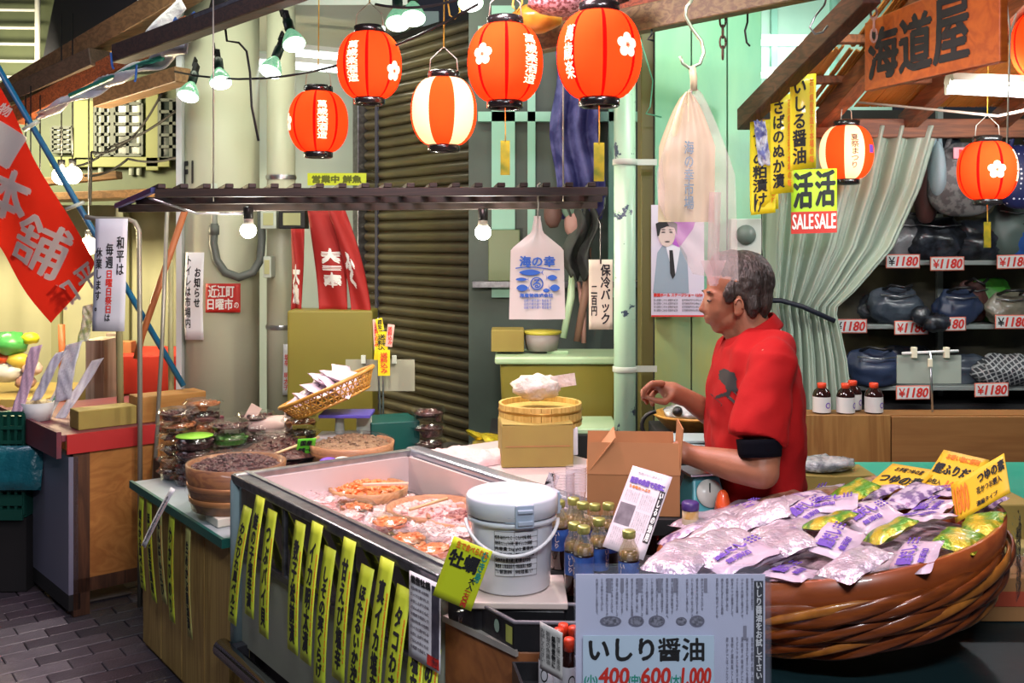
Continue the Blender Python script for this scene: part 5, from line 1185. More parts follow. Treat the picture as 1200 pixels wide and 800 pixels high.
# hair
m_hair = mk('grey_brown_hair', (.022, .016, .012), .5, n=(60, (.06, .045, .036), .13), bump=(120, .9), stretch=(1, 1, .22))
q = MB()
q.ball(px2(872, 331), (.083, .081, .090), 28, 18, rot=RY(6)); q.ball(px2(858, 318), (.062, .070, .060), 22, 14, rot=RY(25))
q.ball(px2(889, 350), (.036, .068, .055), 20, 14); q.ball(px2(888, 366), (.022, .050, .030), 18, 12)
q.ball(px2(846, 309), (.034, .056, .034), 18, 12, rot=RY(35)); q.ball(px2(838, 316), (.022, .052, .022), 14, 10, rot=RY(50))
for s_ in (-1, 1): q.ball(px2(849, 342, s_ * .066), (.016, .013, .030), 14, 10, rot=RY(5)); q.ball(px2(876, 356, s_ * .062), (.020, .02, .034), 14, 10)
hair = remesh(q, 'hair', m_hair, .005, 3)
tx = bpy.data.textures.new('hair_noise', 'CLOUDS'); tx.noise_scale = .02
dm = hair.modifiers.new('tufts', 'DISPLACE'); dm.texture = tx; dm.strength = .008; dm.mid_level = .5
# ---- polo shirt
m_red = mk('red_polo', (.40, .006, .006), .85, n=(7, (.32, .005, .005), .3), bump=(18, .25), spec=.25)
q = MB()
def torso(sections, n=36):
    vs = []; 
    for (xf, xb, py, dw) in sections:
        a_ = px2(xf, py); b_ = px2(xb, py); c_ = (a_ + b_) / 2; rx = (b_.x - a_.x) / 2
        for j in range(n):
            t_ = 2 * PI * j / n; ct, st = math.cos(t_), math.sin(t_)
            sgn = lambda v_: (1 if v_ >= 0 else -1)
            vs.append(V((c_.x + rx * sgn(ct) * abs(ct) ** .8, c_.y + dw * sgn(st) * abs(st) ** .8, c_.z)))
    N = len(sections); fs = [(i * n + j, (i + 1) * n + j, (i + 1) * n + (j + 1) % n, i * n + (j + 1) % n) for i in range(N - 1) for j in range(n)]
    fs += [tuple(range(n)), tuple(range((N - 1) * n, N * n))[::-1]]
    q.add(vs, fs, 0, True)
torso([(868, 908, 384, .075), (856, 914, 393, .12), (846, 921, 405, .165), (839, 929, 425, .19), (834, 934, 450, .20), (830, 938, 485, .195), (829, 939, 520, .19), (829, 938, 560, .185), (829, 933, 590, .17), (828, 929, 620, .16), (827, 930, 655, .155), (827, 930, 690, .155)])
hemN = shN.lerp(elN, .70)
q.cap(px2(896, 408, -.10), W(904, 424, 2.655), .060, .064, 18)
def sleeve(a, b, ra, rb, n=20):
    a, b = V(a), V(b); pts = [a.lerp(b, i / 6) for i in range(7)]; q.tube(pts, [ra + (rb - ra) * i / 6 for i in range(7)], n)
sleeve(W(905, 420, 2.65), W(887, 516, 2.585), .062, .074); sleeve(W(884, 420, 2.98), W(868, 480, 3.0), .068, .066)
q.cap(px2(888, 408, .09), W(884, 424, 2.98), .066, .068, 16)
shirt = remesh(q, 'polo_shirt', m_red, .006, 6)
tx2 = bpy.data.textures.new('cloth_folds', 'CLOUDS'); tx2.noise_scale = .09; tx2.noise_depth = 1
dm = shirt.modifiers.new('folds', 'DISPLACE'); dm.texture = tx2; dm.strength = .022; dm.mid_level = .5
# black under-sleeve
q = MB(); a_ = W(889.5, 514, 2.575); b_ = W(891, 535, 2.568); q.tube([a_.lerp(b_, i / 4) for i in range(5)], [.058, .057, .056, .055, .053], 20, flat=.95); q.build('under_sleeve', mk('navy_black_cloth', (.003, .003, .006), .9, spec=.1), seller, world=True)
# collar: folded band around the neck
def ringpt(t_, h, r1):   # t_ 0 = front (-x)
    c_ = px2(872, 391 - h); tilt = .55
    x = -math.cos(t_) * r1[0]; y = math.sin(t_) * r1[1]
    return V((c_.x + x + .012, c_.y + y, c_.z + x * tilt * 1.0))
q = MB()
def collar(u, v):
    t_ = -PI * .94 + u * PI * 1.88 + PI            # open at the front
    t_ = .22 + u * (2 * PI - .44)
    fold = v
    r_ = .066 + .026 * fold; h = (9 - 19 * fold ** 1.1)
    fr = max(0, math.cos(t_)) ** 2
    p = ringpt(t_, h - 10 * fold * fr, (r_, r_ * 1.02)); return p
q.grid(collar, 40, 6); q.build('collar', m_red, seller, world=True, solid=.005)
# placket and buttons
q = MB(); q.grid(lambda u, v: px2(845 - 6 * v + 5 * (u - .5), 404 + 40 * v, -.05 - .03 * v + .03 * (u - .5)) + V((-.014, 0, 0)), 2, 8)
# dark print on the chest, near side: wraps on the shirt front
q = MB()
shape = [(-.1, 1), (.35, .95), (.5, .6), (.42, .25), (.55, -.05), (.3, -.25), (.15, -.1), (.0, -.45), (.1, -.75), (-.05, -.7), (-.25, -.5), (-.9, -.95), (-.5, -.45), (-.15, -.25), (-.2, .05), (-.38, .3), (-.3, .75)]
def inpoly(x, y):
    r_ = False; j = len(shape) - 1
    for i in range(len(shape)):
        (xi, yi), (xj, yj) = shape[i], shape[j]
        if (yi > y) != (yj > y) and x < (xj - xi) * (y - yi) / (yj - yi) + xi: r_ = not r_
        j = i
    return r_
for a_ in range(-20, 14):
    for b_ in range(-20, 21):
        if inpoly(a_ * .05 + .025, b_ * .05 + .025): q.add([P(858 + (a_ + i) * .05 * 15, 457 - (b_ + j) * .05 * 20, 2.655) for i, j in ((0, 0), (1, 0), (1, 1), (0, 1))], [(0, 1, 2, 3)])
pr_o = q.build('chest_print', INK, seller, world=True)
sw = pr_o.modifiers.new('wrap', 'SHRINKWRAP'); sw.target = shirt; sw.wrap_method = 'PROJECT'; sw.use_project_y = True; sw.use_negative_direction = True; sw.use_positive_direction = True; sw.offset = .003
# trousers and shoes
m_tr = mk('dark_trousers', (.012, .014, .02), .8)
q = MB(); hip = V((.657 + .0, YM, .83))
q.ball((.665, YM, .84), (.115, .15, .13), 24, 14)
for s_ in (-1, 1):
    q.cap((.665, YM + s_ * .085, .80), (.655, YM + s_ * .10, .46), .088, .062, 18); q.cap((.655, YM + s_ * .10, .46), (.685, YM + s_ * .105, .10), .062, .048, 18)
remesh(q, 'trousers', m_tr, .008, 5)
for s_ in (-1, 1):
    q = MB(); q.ball((.635, YM + s_ * .105, .045), (.13, .045, .045), 20, 12, fn=lambda p: V((p.x, p.y * (1 - .2 * p.x), max(p.z, -.9)))); q.build('shoe', BLACK, seller, world=True)

# ================================================================ LANTERNS AND THINGS THAT HANG
m_lr = paper_glow('lantern_red', (1.0, .075, .014), .34); m_lband = paper_glow('lantern_band', (.55, .005, .005), .18); m_lw = paper_glow('lantern_white', (1.0, .78, .50), .55); m_lprint = paper_glow('lantern_print', (1.0, .90, .72), .85)
m_lblack = mk('lantern_cap', (.012, .010, .010), .25, coat=.5)
m_bulbglow = mk('bulb_glow', (1, .8, .5), .3, emit=14, ecol=(1, .72, .38))
def rad(z, r, h):   # lantern profile; z in -1..1
    return r * (.44 + .56 * max(0.0, 1 - abs(z) ** 2.25) ** .62)
def lantern(px, py, dia, kind, label, texts=(), flowers=(), tassel=None, twist=0.0, capw=.46, elong=1.02, cordto=None, energy=4.0, drop=.5, real=.24, group='round paper lanterns'):
    Y = real * F / dia; c_ = P(px, py, Y); r = real / 2; h = r * elong
    t = thing('paper_lantern', label, 'lantern', c_ - V((0, 0, h)), twist, group)
    N = 64; rings = 46
    prof = [(rad(-1 + 2 * i / rings, r, h) + (.0011 if i % 2 else 0), h + h * (-1 + 2 * i / rings)) for i in range(rings + 1)]
    def mf(i, j):
        ph = (j % 8)
        if kind == 'red': return 1 if ph in (0,) else 0
        return 2 if (j // 8) % 2 else 0
    def mf2(i, j): return (1 if (j % 8) == 0 else 0) if kind == 'red' else (2 if ((j + 4) // 8) % 2 else 3)
    q = MB(); q.lathe(prof, N, cap=False, matfn=mf2); q.build('paper_shade', [m_lr, m_lband, m_lw, m_lband if kind == 'red' else m_lr], t)
    rt = prof[-1][0]
    q = MB(); q.lathe([(rt + .002, 2 * h - .004), (rt + .006, 2 * h), (rt + .006, 2 * h + .022), (rt + .001, 2 * h + .026), (rt - .006, 2 * h + .02), (rt - .006, 2 * h - .004)], 32, cap=False); q.build('top_ring', m_lblack, t)
    q = MB(); q.lathe([(rt - .006, .004), (rt - .006, -.018), (rt + .001, -.024), (rt + .006, -.02), (rt + .006, 0), (rt + .002, .004)], 32, cap=False); q.build('bottom_ring', m_lblack, t)
    q = MB(); q.tube([(-rt, 0, 2 * h + .018), (-rt * .9, 0, 2 * h + .07), (0, 0, 2 * h + .115), (rt * .9, 0, 2 * h + .07), (rt, 0, 2 * h + .018)], .0022, 6); q.build('hanger_wire', WIRE, t)
    q = MB(); q.tube([(0, 0, 2 * h + .11), (.004, 0, 2 * h + .11 + drop)], .0025, 6); q.build('cord', ROPE, t)
    q = MB(); q.lathe([(.012, h + .05), (.014, h + .02), (.018, h + .03), (.001, h + .03)], 12); q.ball((0, 0, h), .028, 14, 10); q.build('bulb', m_bulbglow, t)
    surf = lambda s, t_: V((math.sin(s) * (rad(t_, r, h) + .0022), -math.cos(s) * (rad(t_, r, h) + .0022), h + h * t_))
    for tx, s0, s1, t0, t1, ink in texts:
        q = MB(); put(q, tx, (s0, t0, s1, t1), surf, 0, True, .004, 2, maxlen=.10); q.build('lettering', ink, t)
    for s_, t0, fr in flowers:
        q = MB()
        for k in range(5):
            a_ = PI / 2 + k * 2 * PI / 5; q.add([surf(s_ + fr * (.62 * math.cos(a_) + .42 * math.cos(b_ * PI / 7)), t0 + fr * (.62 * math.sin(a_) + .42 * math.sin(b_ * PI / 7))) for b_ in range(14)], [tuple(range(14))])
        for k in range(10):
            a_ = k * PI / 5 + .3; da = .10; q.add([surf(s_ + fr * .08 * math.cos(a_ - 1), t0 + fr * .08 * math.sin(a_ - 1)), surf(s_ + fr * .34 * math.cos(a_ - da), t0 + fr * .34 * math.sin(a_ - da)), surf(s_ + fr * .34 * math.cos(a_ + da), t0 + fr * .34 * math.sin(a_ + da))], [(0, 1, 2)])
        q.build('blossom_mark', m_lprint, t)
    if tassel:
        q = MB(); q.tube([(0, 0, -.02), (.001, 0, -.10), (0, 0, -tassel)], .002, 6); tc_ = q.build('tassel_cord', ROPE, t)
        q = MB(); q.box((0, 0, -tassel - .05), (.030, .002, .11)); q.build('tassel_tag', mk('gold_tag', (.62, .42, .03), .25, .7, n=(20, (.20, .22, .03), .15)) if 'gold_tag' not in MATS else MATS['gold_tag'], t)
    point('lantern_light', (c_.x, c_.y, c_.z), energy, (1.0, .55, .28), .03)
    return t
L1 = lantern(373, 143, 69, 'red', 'small red lantern with white script hung lowest before the grey columns', [('萬歳楽酒造', .15, .50, -.62, .62, m_lprint)], [(-1.15, -.05, .30)], twist=.0, drop=.45)
L2 = lantern(433, 77, 75, 'red', 'red lantern with white script under the reflector bulbs, without a tassel', [('萬歳楽酒造', -.62, -.22, -.60, .62, m_lprint)], [(1.0, -.25, .30)], drop=.3)
L3 = lantern(520, 131, 77, 'striped', 'red and white striped lantern hanging in front of the shutter', drop=.6, energy=4.5)
L4 = lantern(592, 74, 88, 'red', 'red lantern with blossom mark and tassel between the striped and the largest lantern', [('萬歳楽酒造', .55, .98, -.62, .64, m_lprint)], [(-.62, .10, .28)], tassel=.13, drop=.3)
L5 = lantern(702, 65, 99, 'red', 'largest red lantern with blossom mark and gold tassel tag', [('萬歳楽', -1.0, -.72, -.62, .60, m_lprint)], [(.62, .10, .28)], tassel=.13, drop=.3)
L6 = lantern(992, 179, 61, 'striped', 'red and white lantern with black festival lettering by the green curtain', [('夏祭まつり', -.93, -.64, -.62, .62, INK)], drop=.12, twist=PI / 4)
q = MB(); q.grid(lambda u, v: V((math.sin(-.16 + u * .28) * (rad(-.05 + v * .3, .12, 0) + .003), -math.cos(-.16 + u * .28) * (rad(-.05 + v * .3, .12, 0) + .003), .122 + .122 * (-.05 + v * .3))), 3, 3); q.build('round_badge', PURPLE_INK, L6)
L7 = lantern(1157, 200, 66, 'red', 'red lantern with white blossom mark hanging before the bag shelves', [('萬歳楽', .75, .95, -.4, .7, m_lprint)], [(-.12, -.02, .30)], tassel=.10, drop=.3)
L8 = lantern(1226, 52, 76, 'red', 'red lantern cut by the picture edge beside the shop signboard', [], [], drop=.2)
# faint round crest prints
for L_, s_ in ((L4, .0), (L5, .02)):
    q = MB()
    for a_ in range(4):
        for b_ in range(4):
            q.add([V((math.sin(s_ - .17 + .09 * a_ + dx) * (rad(.28 + .12 * b_ + dz, .12, 0) + .002), -math.cos(s_ - .17 + .09 * a_ + dx) * (rad(.28 + .12 * b_ + dz, .12, 0) + .002), .122 + .122 * (.0 + .12 * b_ + dz))) for dx, dz in ((0, 0), (.06, 0), (.06, .08), (0, .08))], [(0, 1, 2, 3)])
    q.build('crest_print', paper_glow('crest_glow', (1, .45, .12), .8) if 'crest_glow' not in MATS else MATS['crest_glow'], L_)

# ---- reflector bulbs clipped under the eave
m_face = mk('lamp_face', (1, 1, 1), .3, emit=9, ecol=(.93, 1.0, .90)); m_refl = mk('reflector_green', (.10, .45, .22), .2, .6, emit=0.5, ecol=(.35, .85, .5), n=(60, (.55, .75, .55), .1))
cl0 = None
def refl_lamp(px, py, Y, aim, label, energy, lit=True):
    global cl0
    c_ = P(px, py, Y); d_ = (V(aim) - c_).normalized(); rot = d_.to_track_quat('-Z', 'Y').to_euler()
    if cl0 is None:
        t = cl0 = thing('reflector_lamp', label, 'lamp', c_, rot, 'clip-on reflector lamps under the eave')
        q = MB(); q.lathe([(.046, -.028), (.047, -.024), (.040, .0), (.026, .030), (.016, .042), (.014, .06)], 28, cap=False); q.build('reflector', m_refl, t)
        q = MB(); q.lathe([(.0445, -.029), (.034, -.036), (.001, -.040)], 28, cap=False); q.build('lamp_face', m_face, t)
        q = MB(); q.lathe([(.017, .045), (.020, .05), (.020, .10), (.012, .108), (.001, .108)], 16); q.build('socket', mk('socket_dark_green', (.008, .03, .02), .4), t)
        q = MB(); q.box((0, 0, .125), (.02, .03, .05)); q.box((.012, 0, .16), (.008, .03, .05)); q.build('clip', BLACK, t, bevel=.002)
    else: t = dup(cl0, c_, rot, label)
    spot('reflector_light', c_ + d_ * .05, V(aim), energy, (.95, 1.0, .86), 95, .04)
    return t
refl_lamp(222, 107, 4.5, tuple(P(222, 107, 4.5) + V((-.1, -.75, -1.3))), 'reflector lamp nearest the street, hanging lowest of the row', 6)
refl_lamp(258, 91, 4.35, tuple(P(258, 91, 4.35) + V((.35, -.75, -1.3))), 'second reflector lamp from the street, beside the big column', 6)
refl_lamp(319, 78, 4.2, tuple(P(319, 78, 4.2) + V((-.3, -.75, -1.3))), 'reflector lamp between the two columns, pointing down', 6)
refl_lamp(343, 46, 4.1, tuple(P(343, 46, 4.1) + V((.5, -.75, -1.3))), 'small reflector lamp above the smallest red lantern', 6)
refl_lamp(466, 21, 3.9, tuple(P(466, 21, 3.9) + V((.1, -.75, -1.3))), 'reflector lamp half behind its twin over the script lantern', 6)
refl_lamp(484, 15, 3.8, tuple(P(484, 15, 3.8) + V((.1, -.75, -1.3))), 'front reflector lamp of the close pair over the script lantern', 6)
refl_lamp(551, -3, 3.7, tuple(P(551, -3, 3.7) + V((.1, -.75, -1.3))), 'reflector lamp cut by the top edge above the striped lantern', 6)
for a_, b_, d_, n_ in ((P(205, 84, 4.5), P(560, 5, 3.6), .12, 'power_cable'), (P(268, 52, 4.4), P(303, 165, 4.4), .0, 'power_cable'), (P(440, 5, 3.7), P(560, -10, 3.5), .03, 'power_cable')):
    q = MB(); q.tube(sag(a_, b_, d_) if d_ else [P(x_, y_, 4.12) for x_, y_ in ((262, 18), (266, 48), (280, 50), (289, 60), (293, 85), (295, 125), (303, 165))], .005, 6)
    tag(q.build(n_, BLACKM, world=True, loc=a_), {0: 'black cable looping along the eave over the reflector lamps', 1: 'black cable dropping in front of the big column', 2: 'short black cable above the striped lantern'}[0 if d_ == .12 else 1 if d_ == 0 else 2], 'cable')
# cables on the left under the eave
for i, pts in enumerate((((82, 195, 6), (130, 172, 6), (218, 120, 5.6)), ((100, 206, 6.2), (150, 186, 6), (218, 180, 5.6)), ((106, 240, 6), (107, 178, 6), (150, 165, 6), (190, 108, 5.6)))):
    P_ = [P(*p) for p in pts]; full = []
    for a_, b_ in zip(P_, P_[1:]): full += sag(a_, b_, .03, 6)
    q = MB(); q.tube(full, .007, 6); tag(q.build('power_cable', BLACKM, world=True, loc=P_[0]), ('black cable sagging from the drain pipe to the column', 'lower black cable running past the yellow panel', 'black cable looping down beside the far panels')[i], 'cable')

# ---- dark slatted rack with bare bulbs
m_rk = wood('rack_wood', (.030, .016, .010), (.012, .007, .005), 8, 'X'); 
ra = P(183, 226, 3.62); rb = P(712, 224, 3.62); fa = P(140, 244, 4.02); fb = P(700, 240, 4.02)
rk = thing('slatted_rack', 'long dark slatted rack hanging under the lanterns', 'rack', ra)
def bar(a, b, w_, h_2, nm, m=m_rk): 
    d_ = (b - a).normalized(); s_ = d_.cross(V((0, 0, 1))).normalized() * w_ / 2; u_ = V((0, 0, 1)) * h_2 / 2
    q = MB(); q.prism([a - s_ - u_, a + s_ - u_, a + s_ + u_, a - s_ + u_], [b - s_ - u_, b + s_ - u_, b + s_ + u_, b - s_ + u_]); return q.build(nm, m, rk, world=True, bevel=.002, seg=1)
bar(ra, rb, .03, .030, 'rail'); bar(ra.lerp(fa, .5), rb.lerp(fb, .5), .03, .026, 'rail'); bar(fa, fb, .03, .030, 'rail')
for i in range(20):
    t_ = (i + .3) / 20; a_ = ra.lerp(rb, t_) + V((0, -.012, .024)); b_ = fa.lerp(fb, t_) + V((0, .012, .024)); bar(a_, b_, .028, .016, 'slat')
bar(fa + V((-.01, 0, .01)), ra + V((-.01, 0, .01)), .02, .02, 'end_slat', mk('blue_edge', (.03, .04, .14), .4))
q = MB(); q.tube([P(175, 232, 3.7), P(230, 250, 3.95), P(285, 250, 3.9)], .005, 6); q.build('bracket_wire', STEEL, rk, world=True)
for px, Y in ((250, 3.8), (660, 3.8)):
    q = MB(); a_ = P(px, 236, Y); q.tube([a_, a_ + V((0, 0, 1.0))], .003, 6); q.build('hanging_wire', WIRE, rk, world=True)
m_bare = mk('bare_bulb', (1, 1, 1), .3, emit=25, ecol=(1, .93, .78)); bb = None
for px, py, lb in ((291, 270, 'lit bare bulb under the rack in front of the big column'), (566, 272, 'lit bare bulb under the rack in front of the shutter post')):
    Y = 3.95; c_ = P(px, py, Y)
    if bb is None:
        bb = thing('bare_bulb', lb, 'lamp', c_, 0, 'bare bulbs under the rack')
        q = MB(); q.ball((0, 0, 0), (.031, .031, .030), 20, 14); q.build('bulb', m_bare, bb)
        q = MB(); q.lathe([(.022, .016), (.018, .045)], 16); q.build('bulb_base', m_eyew if False else mk('bulb_base', (.6, .58, .5), .4), bb)
        q = MB(); q.lathe([(.017, .044), (.019, .048), (.019, .088), (.010, .094)], 16); q.build('socket', BLACK, bb)
    else: dup(bb, c_, 0, lb)
    point('bare_bulb_light', c_ + V((0, 0, -.065)), 20, (1, .92, .75), .03)

# ---- white printed carrier bag on the rack
cb_ = thing('carrier_bag', 'white carrier bag with blue fish print hanging from the dark rack', 'bag', P(628, 374, 3.66))
outl = [(595, 373), (661, 374), (661, 290), (655, 283), (637, 272), (634, 253), (626, 253), (624, 272), (605, 284), (597, 292)]
def bagw(py):
    if py < 258: return 4
    if py < 272: return 4.5 + (py - 258) * .15
    if py < 292: return 6.6 + (py - 272) * 1.22
    return 31 + (py - 292) * .024
q = MB(); Yb = 3.66
for sg in (-1, 1):
    q.grid(lambda u, v: (lambda py, w_: P(629.5 + (u - .5) * 2 * w_, py, Yb) + V((0, sg * .010 * math.sin(PI * u) * min(1, w_ / 25) + .003 * math.sin(u * 11 + v * 5), 0)))(253 + v * 121, bagw(253 + v * 121)), 12, 30)
q.build('bag_body', mk('white_bag_plastic', (.68, .66, .58), .4, bump=(10, .1), coat=.2), cb_, world=True)
bf = lambda s, t_: P(s, t_, Yb) + V((0, -.0145, 0))
q = MB(); put(q, '海の幸', (609, 312, 650, 300), bf, 0, False, .5, 2, wob=0)
q.grid(lambda u, v: bf(604 + u * 52, 313.5 - 1.5 * math.sin(u * 5) + v * 1.2), 16, 1)
def fish(cx_, cy_, l_, h3, fl_=1):
    pts = []
    for i in range(12): u = i / 11; pts.append((cx_ + fl_ * (u - .5) * l_, cy_ - h3 * math.sin(PI * u) ** .7))
    pts += [(cx_ + fl_ * .62 * l_, cy_ - h3 * 1.1), (cx_ + fl_ * .56 * l_, cy_), (cx_ + fl_ * .62 * l_, cy_ + h3 * 1.1)]
    for i in range(11, 0, -1): u = i / 11; pts.append((cx_ + fl_ * (u - .5) * l_, cy_ + h3 * math.sin(PI * u) ** .7))
    q.add([bf(a_, b_) for a_, b_ in pts], [tuple(range(len(pts)))])
fish(621, 319, 26, 3.5); fish(611, 327, 14, 2); fish(647, 325, 12, 3.2, -1); fish(612, 337, 14, 4.0); fish(650, 337, 12, 4, -1); fish(640, 340, 8, 2.4)
q.tube([bf(629 + 7 * math.cos(a_ * PI / 10), 332 + 7 * math.sin(a_ * PI / 10)) for a_ in range(21)], .0025, 5); put(q, 'る', (624.5, 337, 633.5, 327), bf, 0, False, .3, 2)
put(q, '海産物株式会社', (609, 348, 648, 343.5), bf, 0, False, .25, 1)
for i in range(3): put(q, '函館市朝市通り電話番号', (614, 353.5 + i * 4, 646, 350 + i * 4), bf, 0, False, 0, 1)
q.build('fish_print', BLUE_INK, cb_, world=True)
q = MB(); q.tube([P(630, 256, Yb), P(631, 240, Yb), P(630, 217, Yb), P(633, 214, Yb)], .003, 6); q.build('hook', WIRE, cb_, world=True)
# cream tag 'cool packs 200 yen'
a_ = P(690, 386, 3.72); card('price_tag', 'cream paper tag reading cool packs 200 yen beside the mint drain pipe', 'price tag', a_, (1, 0, 0), (0, 0, 1), 28 / F * 3.72, 82 / F * 3.72, CREAM_PAPER,
     [('保冷バック', (.50, .08, .90, .93), INK, 1, .0012, .0008), ('二百円', (.10, .20, .34, .62), INK, 1, .0008, .0008)])
q = MB(); q.tube([P(704, 309, 3.716), P(704, 304, 3.716), P(704, 262, 3.72), P(701, 256, 3.72), P(704, 252, 3.72), P(708, 244, 3.72), P(709, 232, 3.88)], .003, 6); tag(q.build('wire_hook', BLACK, world=True, loc=P(704, 304, 3.72)), 'black wire hook holding the cream cool-pack tag', 'hook')

# ---- hanging film bag with carrier bags inside, on an S-hook
hb = thing('film_bag', 'big clear film bag of folded carrier bags hanging over the seller', 'bag', P(822, 335, 2.58))
Yh = 2.58
def bw(v):  # half-width px of outer film
    return 4 + 44 * min(1, v * 1.9) ** .8 if v < .95 else 46
q = MB()
for sg in (-1, 1):
    q.grid(lambda u, v: (lambda c_, w_: P(c_ + (u - .5) * 2 * w_, 103 + v * 222 + 8 * (u - .5) * v, Yh) + V((0, sg * (.028 * math.sin(PI * u) * min(1, v * 3)) + .012 * noise.noise(V((u * 5, v * 7, sg))), 0)))(813 + v * 6 + 52 * max(0, v - .62), (4 + 42 * min(1, (v * 2.2)) ** .75) * (1 - 1.1 * max(0, v - .62))), 26, 40)
q.build('outer_film', film('hanging_film', (.98, .97, .95), .15, 22, .6, haze=.20, hcol=(1, .84, .80), rough=.16), hb, world=True)
q = MB()
for sg in (-1, 1):
    q.grid(lambda u, v: (lambda w_: P(806 + v * -2 + (u - .5) * 2 * w_, 108 + v * 152, Yh + .004) + V((0, sg * .010 * math.sin(PI * u) + .006 * math.sin(u * 22) * (1 - v * .5), 0)))(3 + 30 * min(1, v * 2.4) ** .7), 20, 26)
q.build('folded_bags', mk('cream_plastic', (.68, .55, .33), .4, bump=(14, .3)), hb, world=True)
q = MB(); put(q, '海の幸市場', (802, 245, 813, 165), lambda s, t_: P(s, t_, Yh - .018), 0, True, .3, 2); q.build('blue_lettering', mk('teal_print', (.10, .25, .35), .5), hb, world=True)
q = MB(); q.grid(lambda u, v: P(838 + 14 * (u - .5) - 3 * v, 225 + v * 108, Yh - .02 + .006 * math.sin(u * 7)), 6, 12); q.grid(lambda u, v: P(836 + (u - .5) * (30 - 22 * v), 305 + v * 30, Yh - .03 + .01 * u), 6, 6); q.build('hanging_flap', film('pink_flap', (.95, .85, .85), .5, 18, .6, haze=.42, hcol=(.85, .62, .62)), hb, world=True)
q = MB(); hk = [(811, 0, 2.6), (805, 8, 2.6), (803, 18, 2.6), (810, 32, 2.6), (822, 48, 2.6), (825, 62, 2.59), (820, 75, 2.58), (808, 80, 2.58), (800, 74, 2.58), (797, 66, 2.58)]
q.tube([P(*p) for p in hk], .0045, 8); q.build('s_hook', mk('pale_hook', (.45, .55, .36), .3, .5), hb, world=True)
q = MB(); q.tube([P(811, 78, 2.58), P(813, 92, 2.58), P(813, 106, 2.58)], .009, 8); q.build('knot', MATS['cream_plastic'], hb, world=True)

# ---- hooks and chain near the wall top
m_rust = mk('rusty_chain', (.10, .06, .04), .5, .6)
def chain_(pts_px, n, label, m):
    t = thing('hanging_chain', label, 'chain', P(*pts_px[0]))
    a_, b_ = P(*pts_px[0]), P(*pts_px[1])
    for i in range(n):
        c_ = a_.lerp(b_, (i + .5) / n); l_ = (b_ - a_).length / n * .62; q = MB(); q.tube([c_ + (V((math.cos(k * PI / 6) * l_ * .45, 0, math.sin(k * PI / 6) * l_)) if i % 2 else V((0.3 * math.cos(k * PI / 6) * l_ * .45, math.cos(k * PI / 6) * l_ * .45, math.sin(k * PI / 6) * l_))) for k in range(13)], l_ * .16, 6); q.build('chain_link', m, t, world=True)
chain_(((847, 6, 3.4), (847, 68, 3.4)), 5, 'rusty iron chain hanging before the green boards', m_rust)
chain_(((1024, -30, 3.5), (1024, 48, 3.5)), 6, 'pink plastic chain holding the shop signboard', mk('pink_chain', (.62, .33, .26), .4))
for pts, lb, m in ((((876, -12, 3.4), (876, 12, 3.4), (876, 26, 3.4), (873, 36, 3.4), (875, 50, 3.4), (879, 54, 3.4)), 'black hook hanging beside the rusty chain', BLACK),
                  (((972, -20, 3.3), (966, 6, 3.3), (956, 18, 3.3), (949, 32, 3.3), (955, 40, 3.3), (964, 38, 3.3), (970, 30, 3.3)), 'steel hook hanging on the dark canopy edge', STEEL),
                  (((763, 15, 3.7), (763, 28, 3.6), (764, 40, 3.4), (759, 46, 3.4), (767, 48, 3.4)), 'small black hook near the top of the olive post', BLACK)):
    q = MB(); q.tube([P(*p) for p in pts], .0035, 6); tag(q.build('hook', m, world=True, loc=P(*pts[0])), lb, 'hook')
q = MB(); q.tube([P(750, 45, 4.05), P(765, 95, 4.1), P(762, 125, 4.1), P(757, 133, 4.1), P(775, 137, 4.15)], .003, 6); tag(q.build('green_string', mk('green_string', (.08, .30, .18), .6), world=True, loc=P(750, 45, 4.05)), 'thin green string looping beside the olive post', 'string')
for i, (pts, lb) in enumerate(((((603, -20, 3.5), (601, 8, 3.4), (606, 14, 3.4), (612, 4, 3.4), (611, -15, 3.4)), 'loop of yellow cord above the blossom lantern'), (((523, -10, 3.7), (527, 18, 3.7), (533, 22, 3.7), (539, 14, 3.7), (537, -8, 3.7)), 'loop of yellow cord above the striped lantern'))):
    q = MB(); q.tube([P(*p) for p in pts], .0035, 6); tag(q.build('rope_loop', ROPE, world=True, loc=P(*pts[0])), lb, 'rope')
# bagged goods resting over the beam at the top
for i, (px, py, m, nm, lb) in enumerate(((628, 22, mk('amber_bag', (.55, .28, .03), .3, n=(20, (.75, .45, .05), .2), coat=.4), 'food_bag', 'amber bag of goods above the beam beside the speckled one'), (657, 2, mk('speckled_bag', (.58, .40, .42), .4, n=(90, (.18, .06, .06), .06), coat=.3), 'food_bag', 'speckled pinkish bag over the largest lantern'), (700, -6, m_darkfood, 'food_bag', 'dark bag behind the top ring of the largest lantern'))):
    q = MB(); q.ball((0, 0, 0), ((.09, .06, .05), (.11, .08, .045), (.11, .05, .045))[i], 20, 14, fn=lambda p: p * (1 + .12 * noise.noise(p * 2.5))); o = q.build(nm, m, loc=P(px, py, 3.55 - .2 * (i > 0))); tag(o, lb, 'bag')

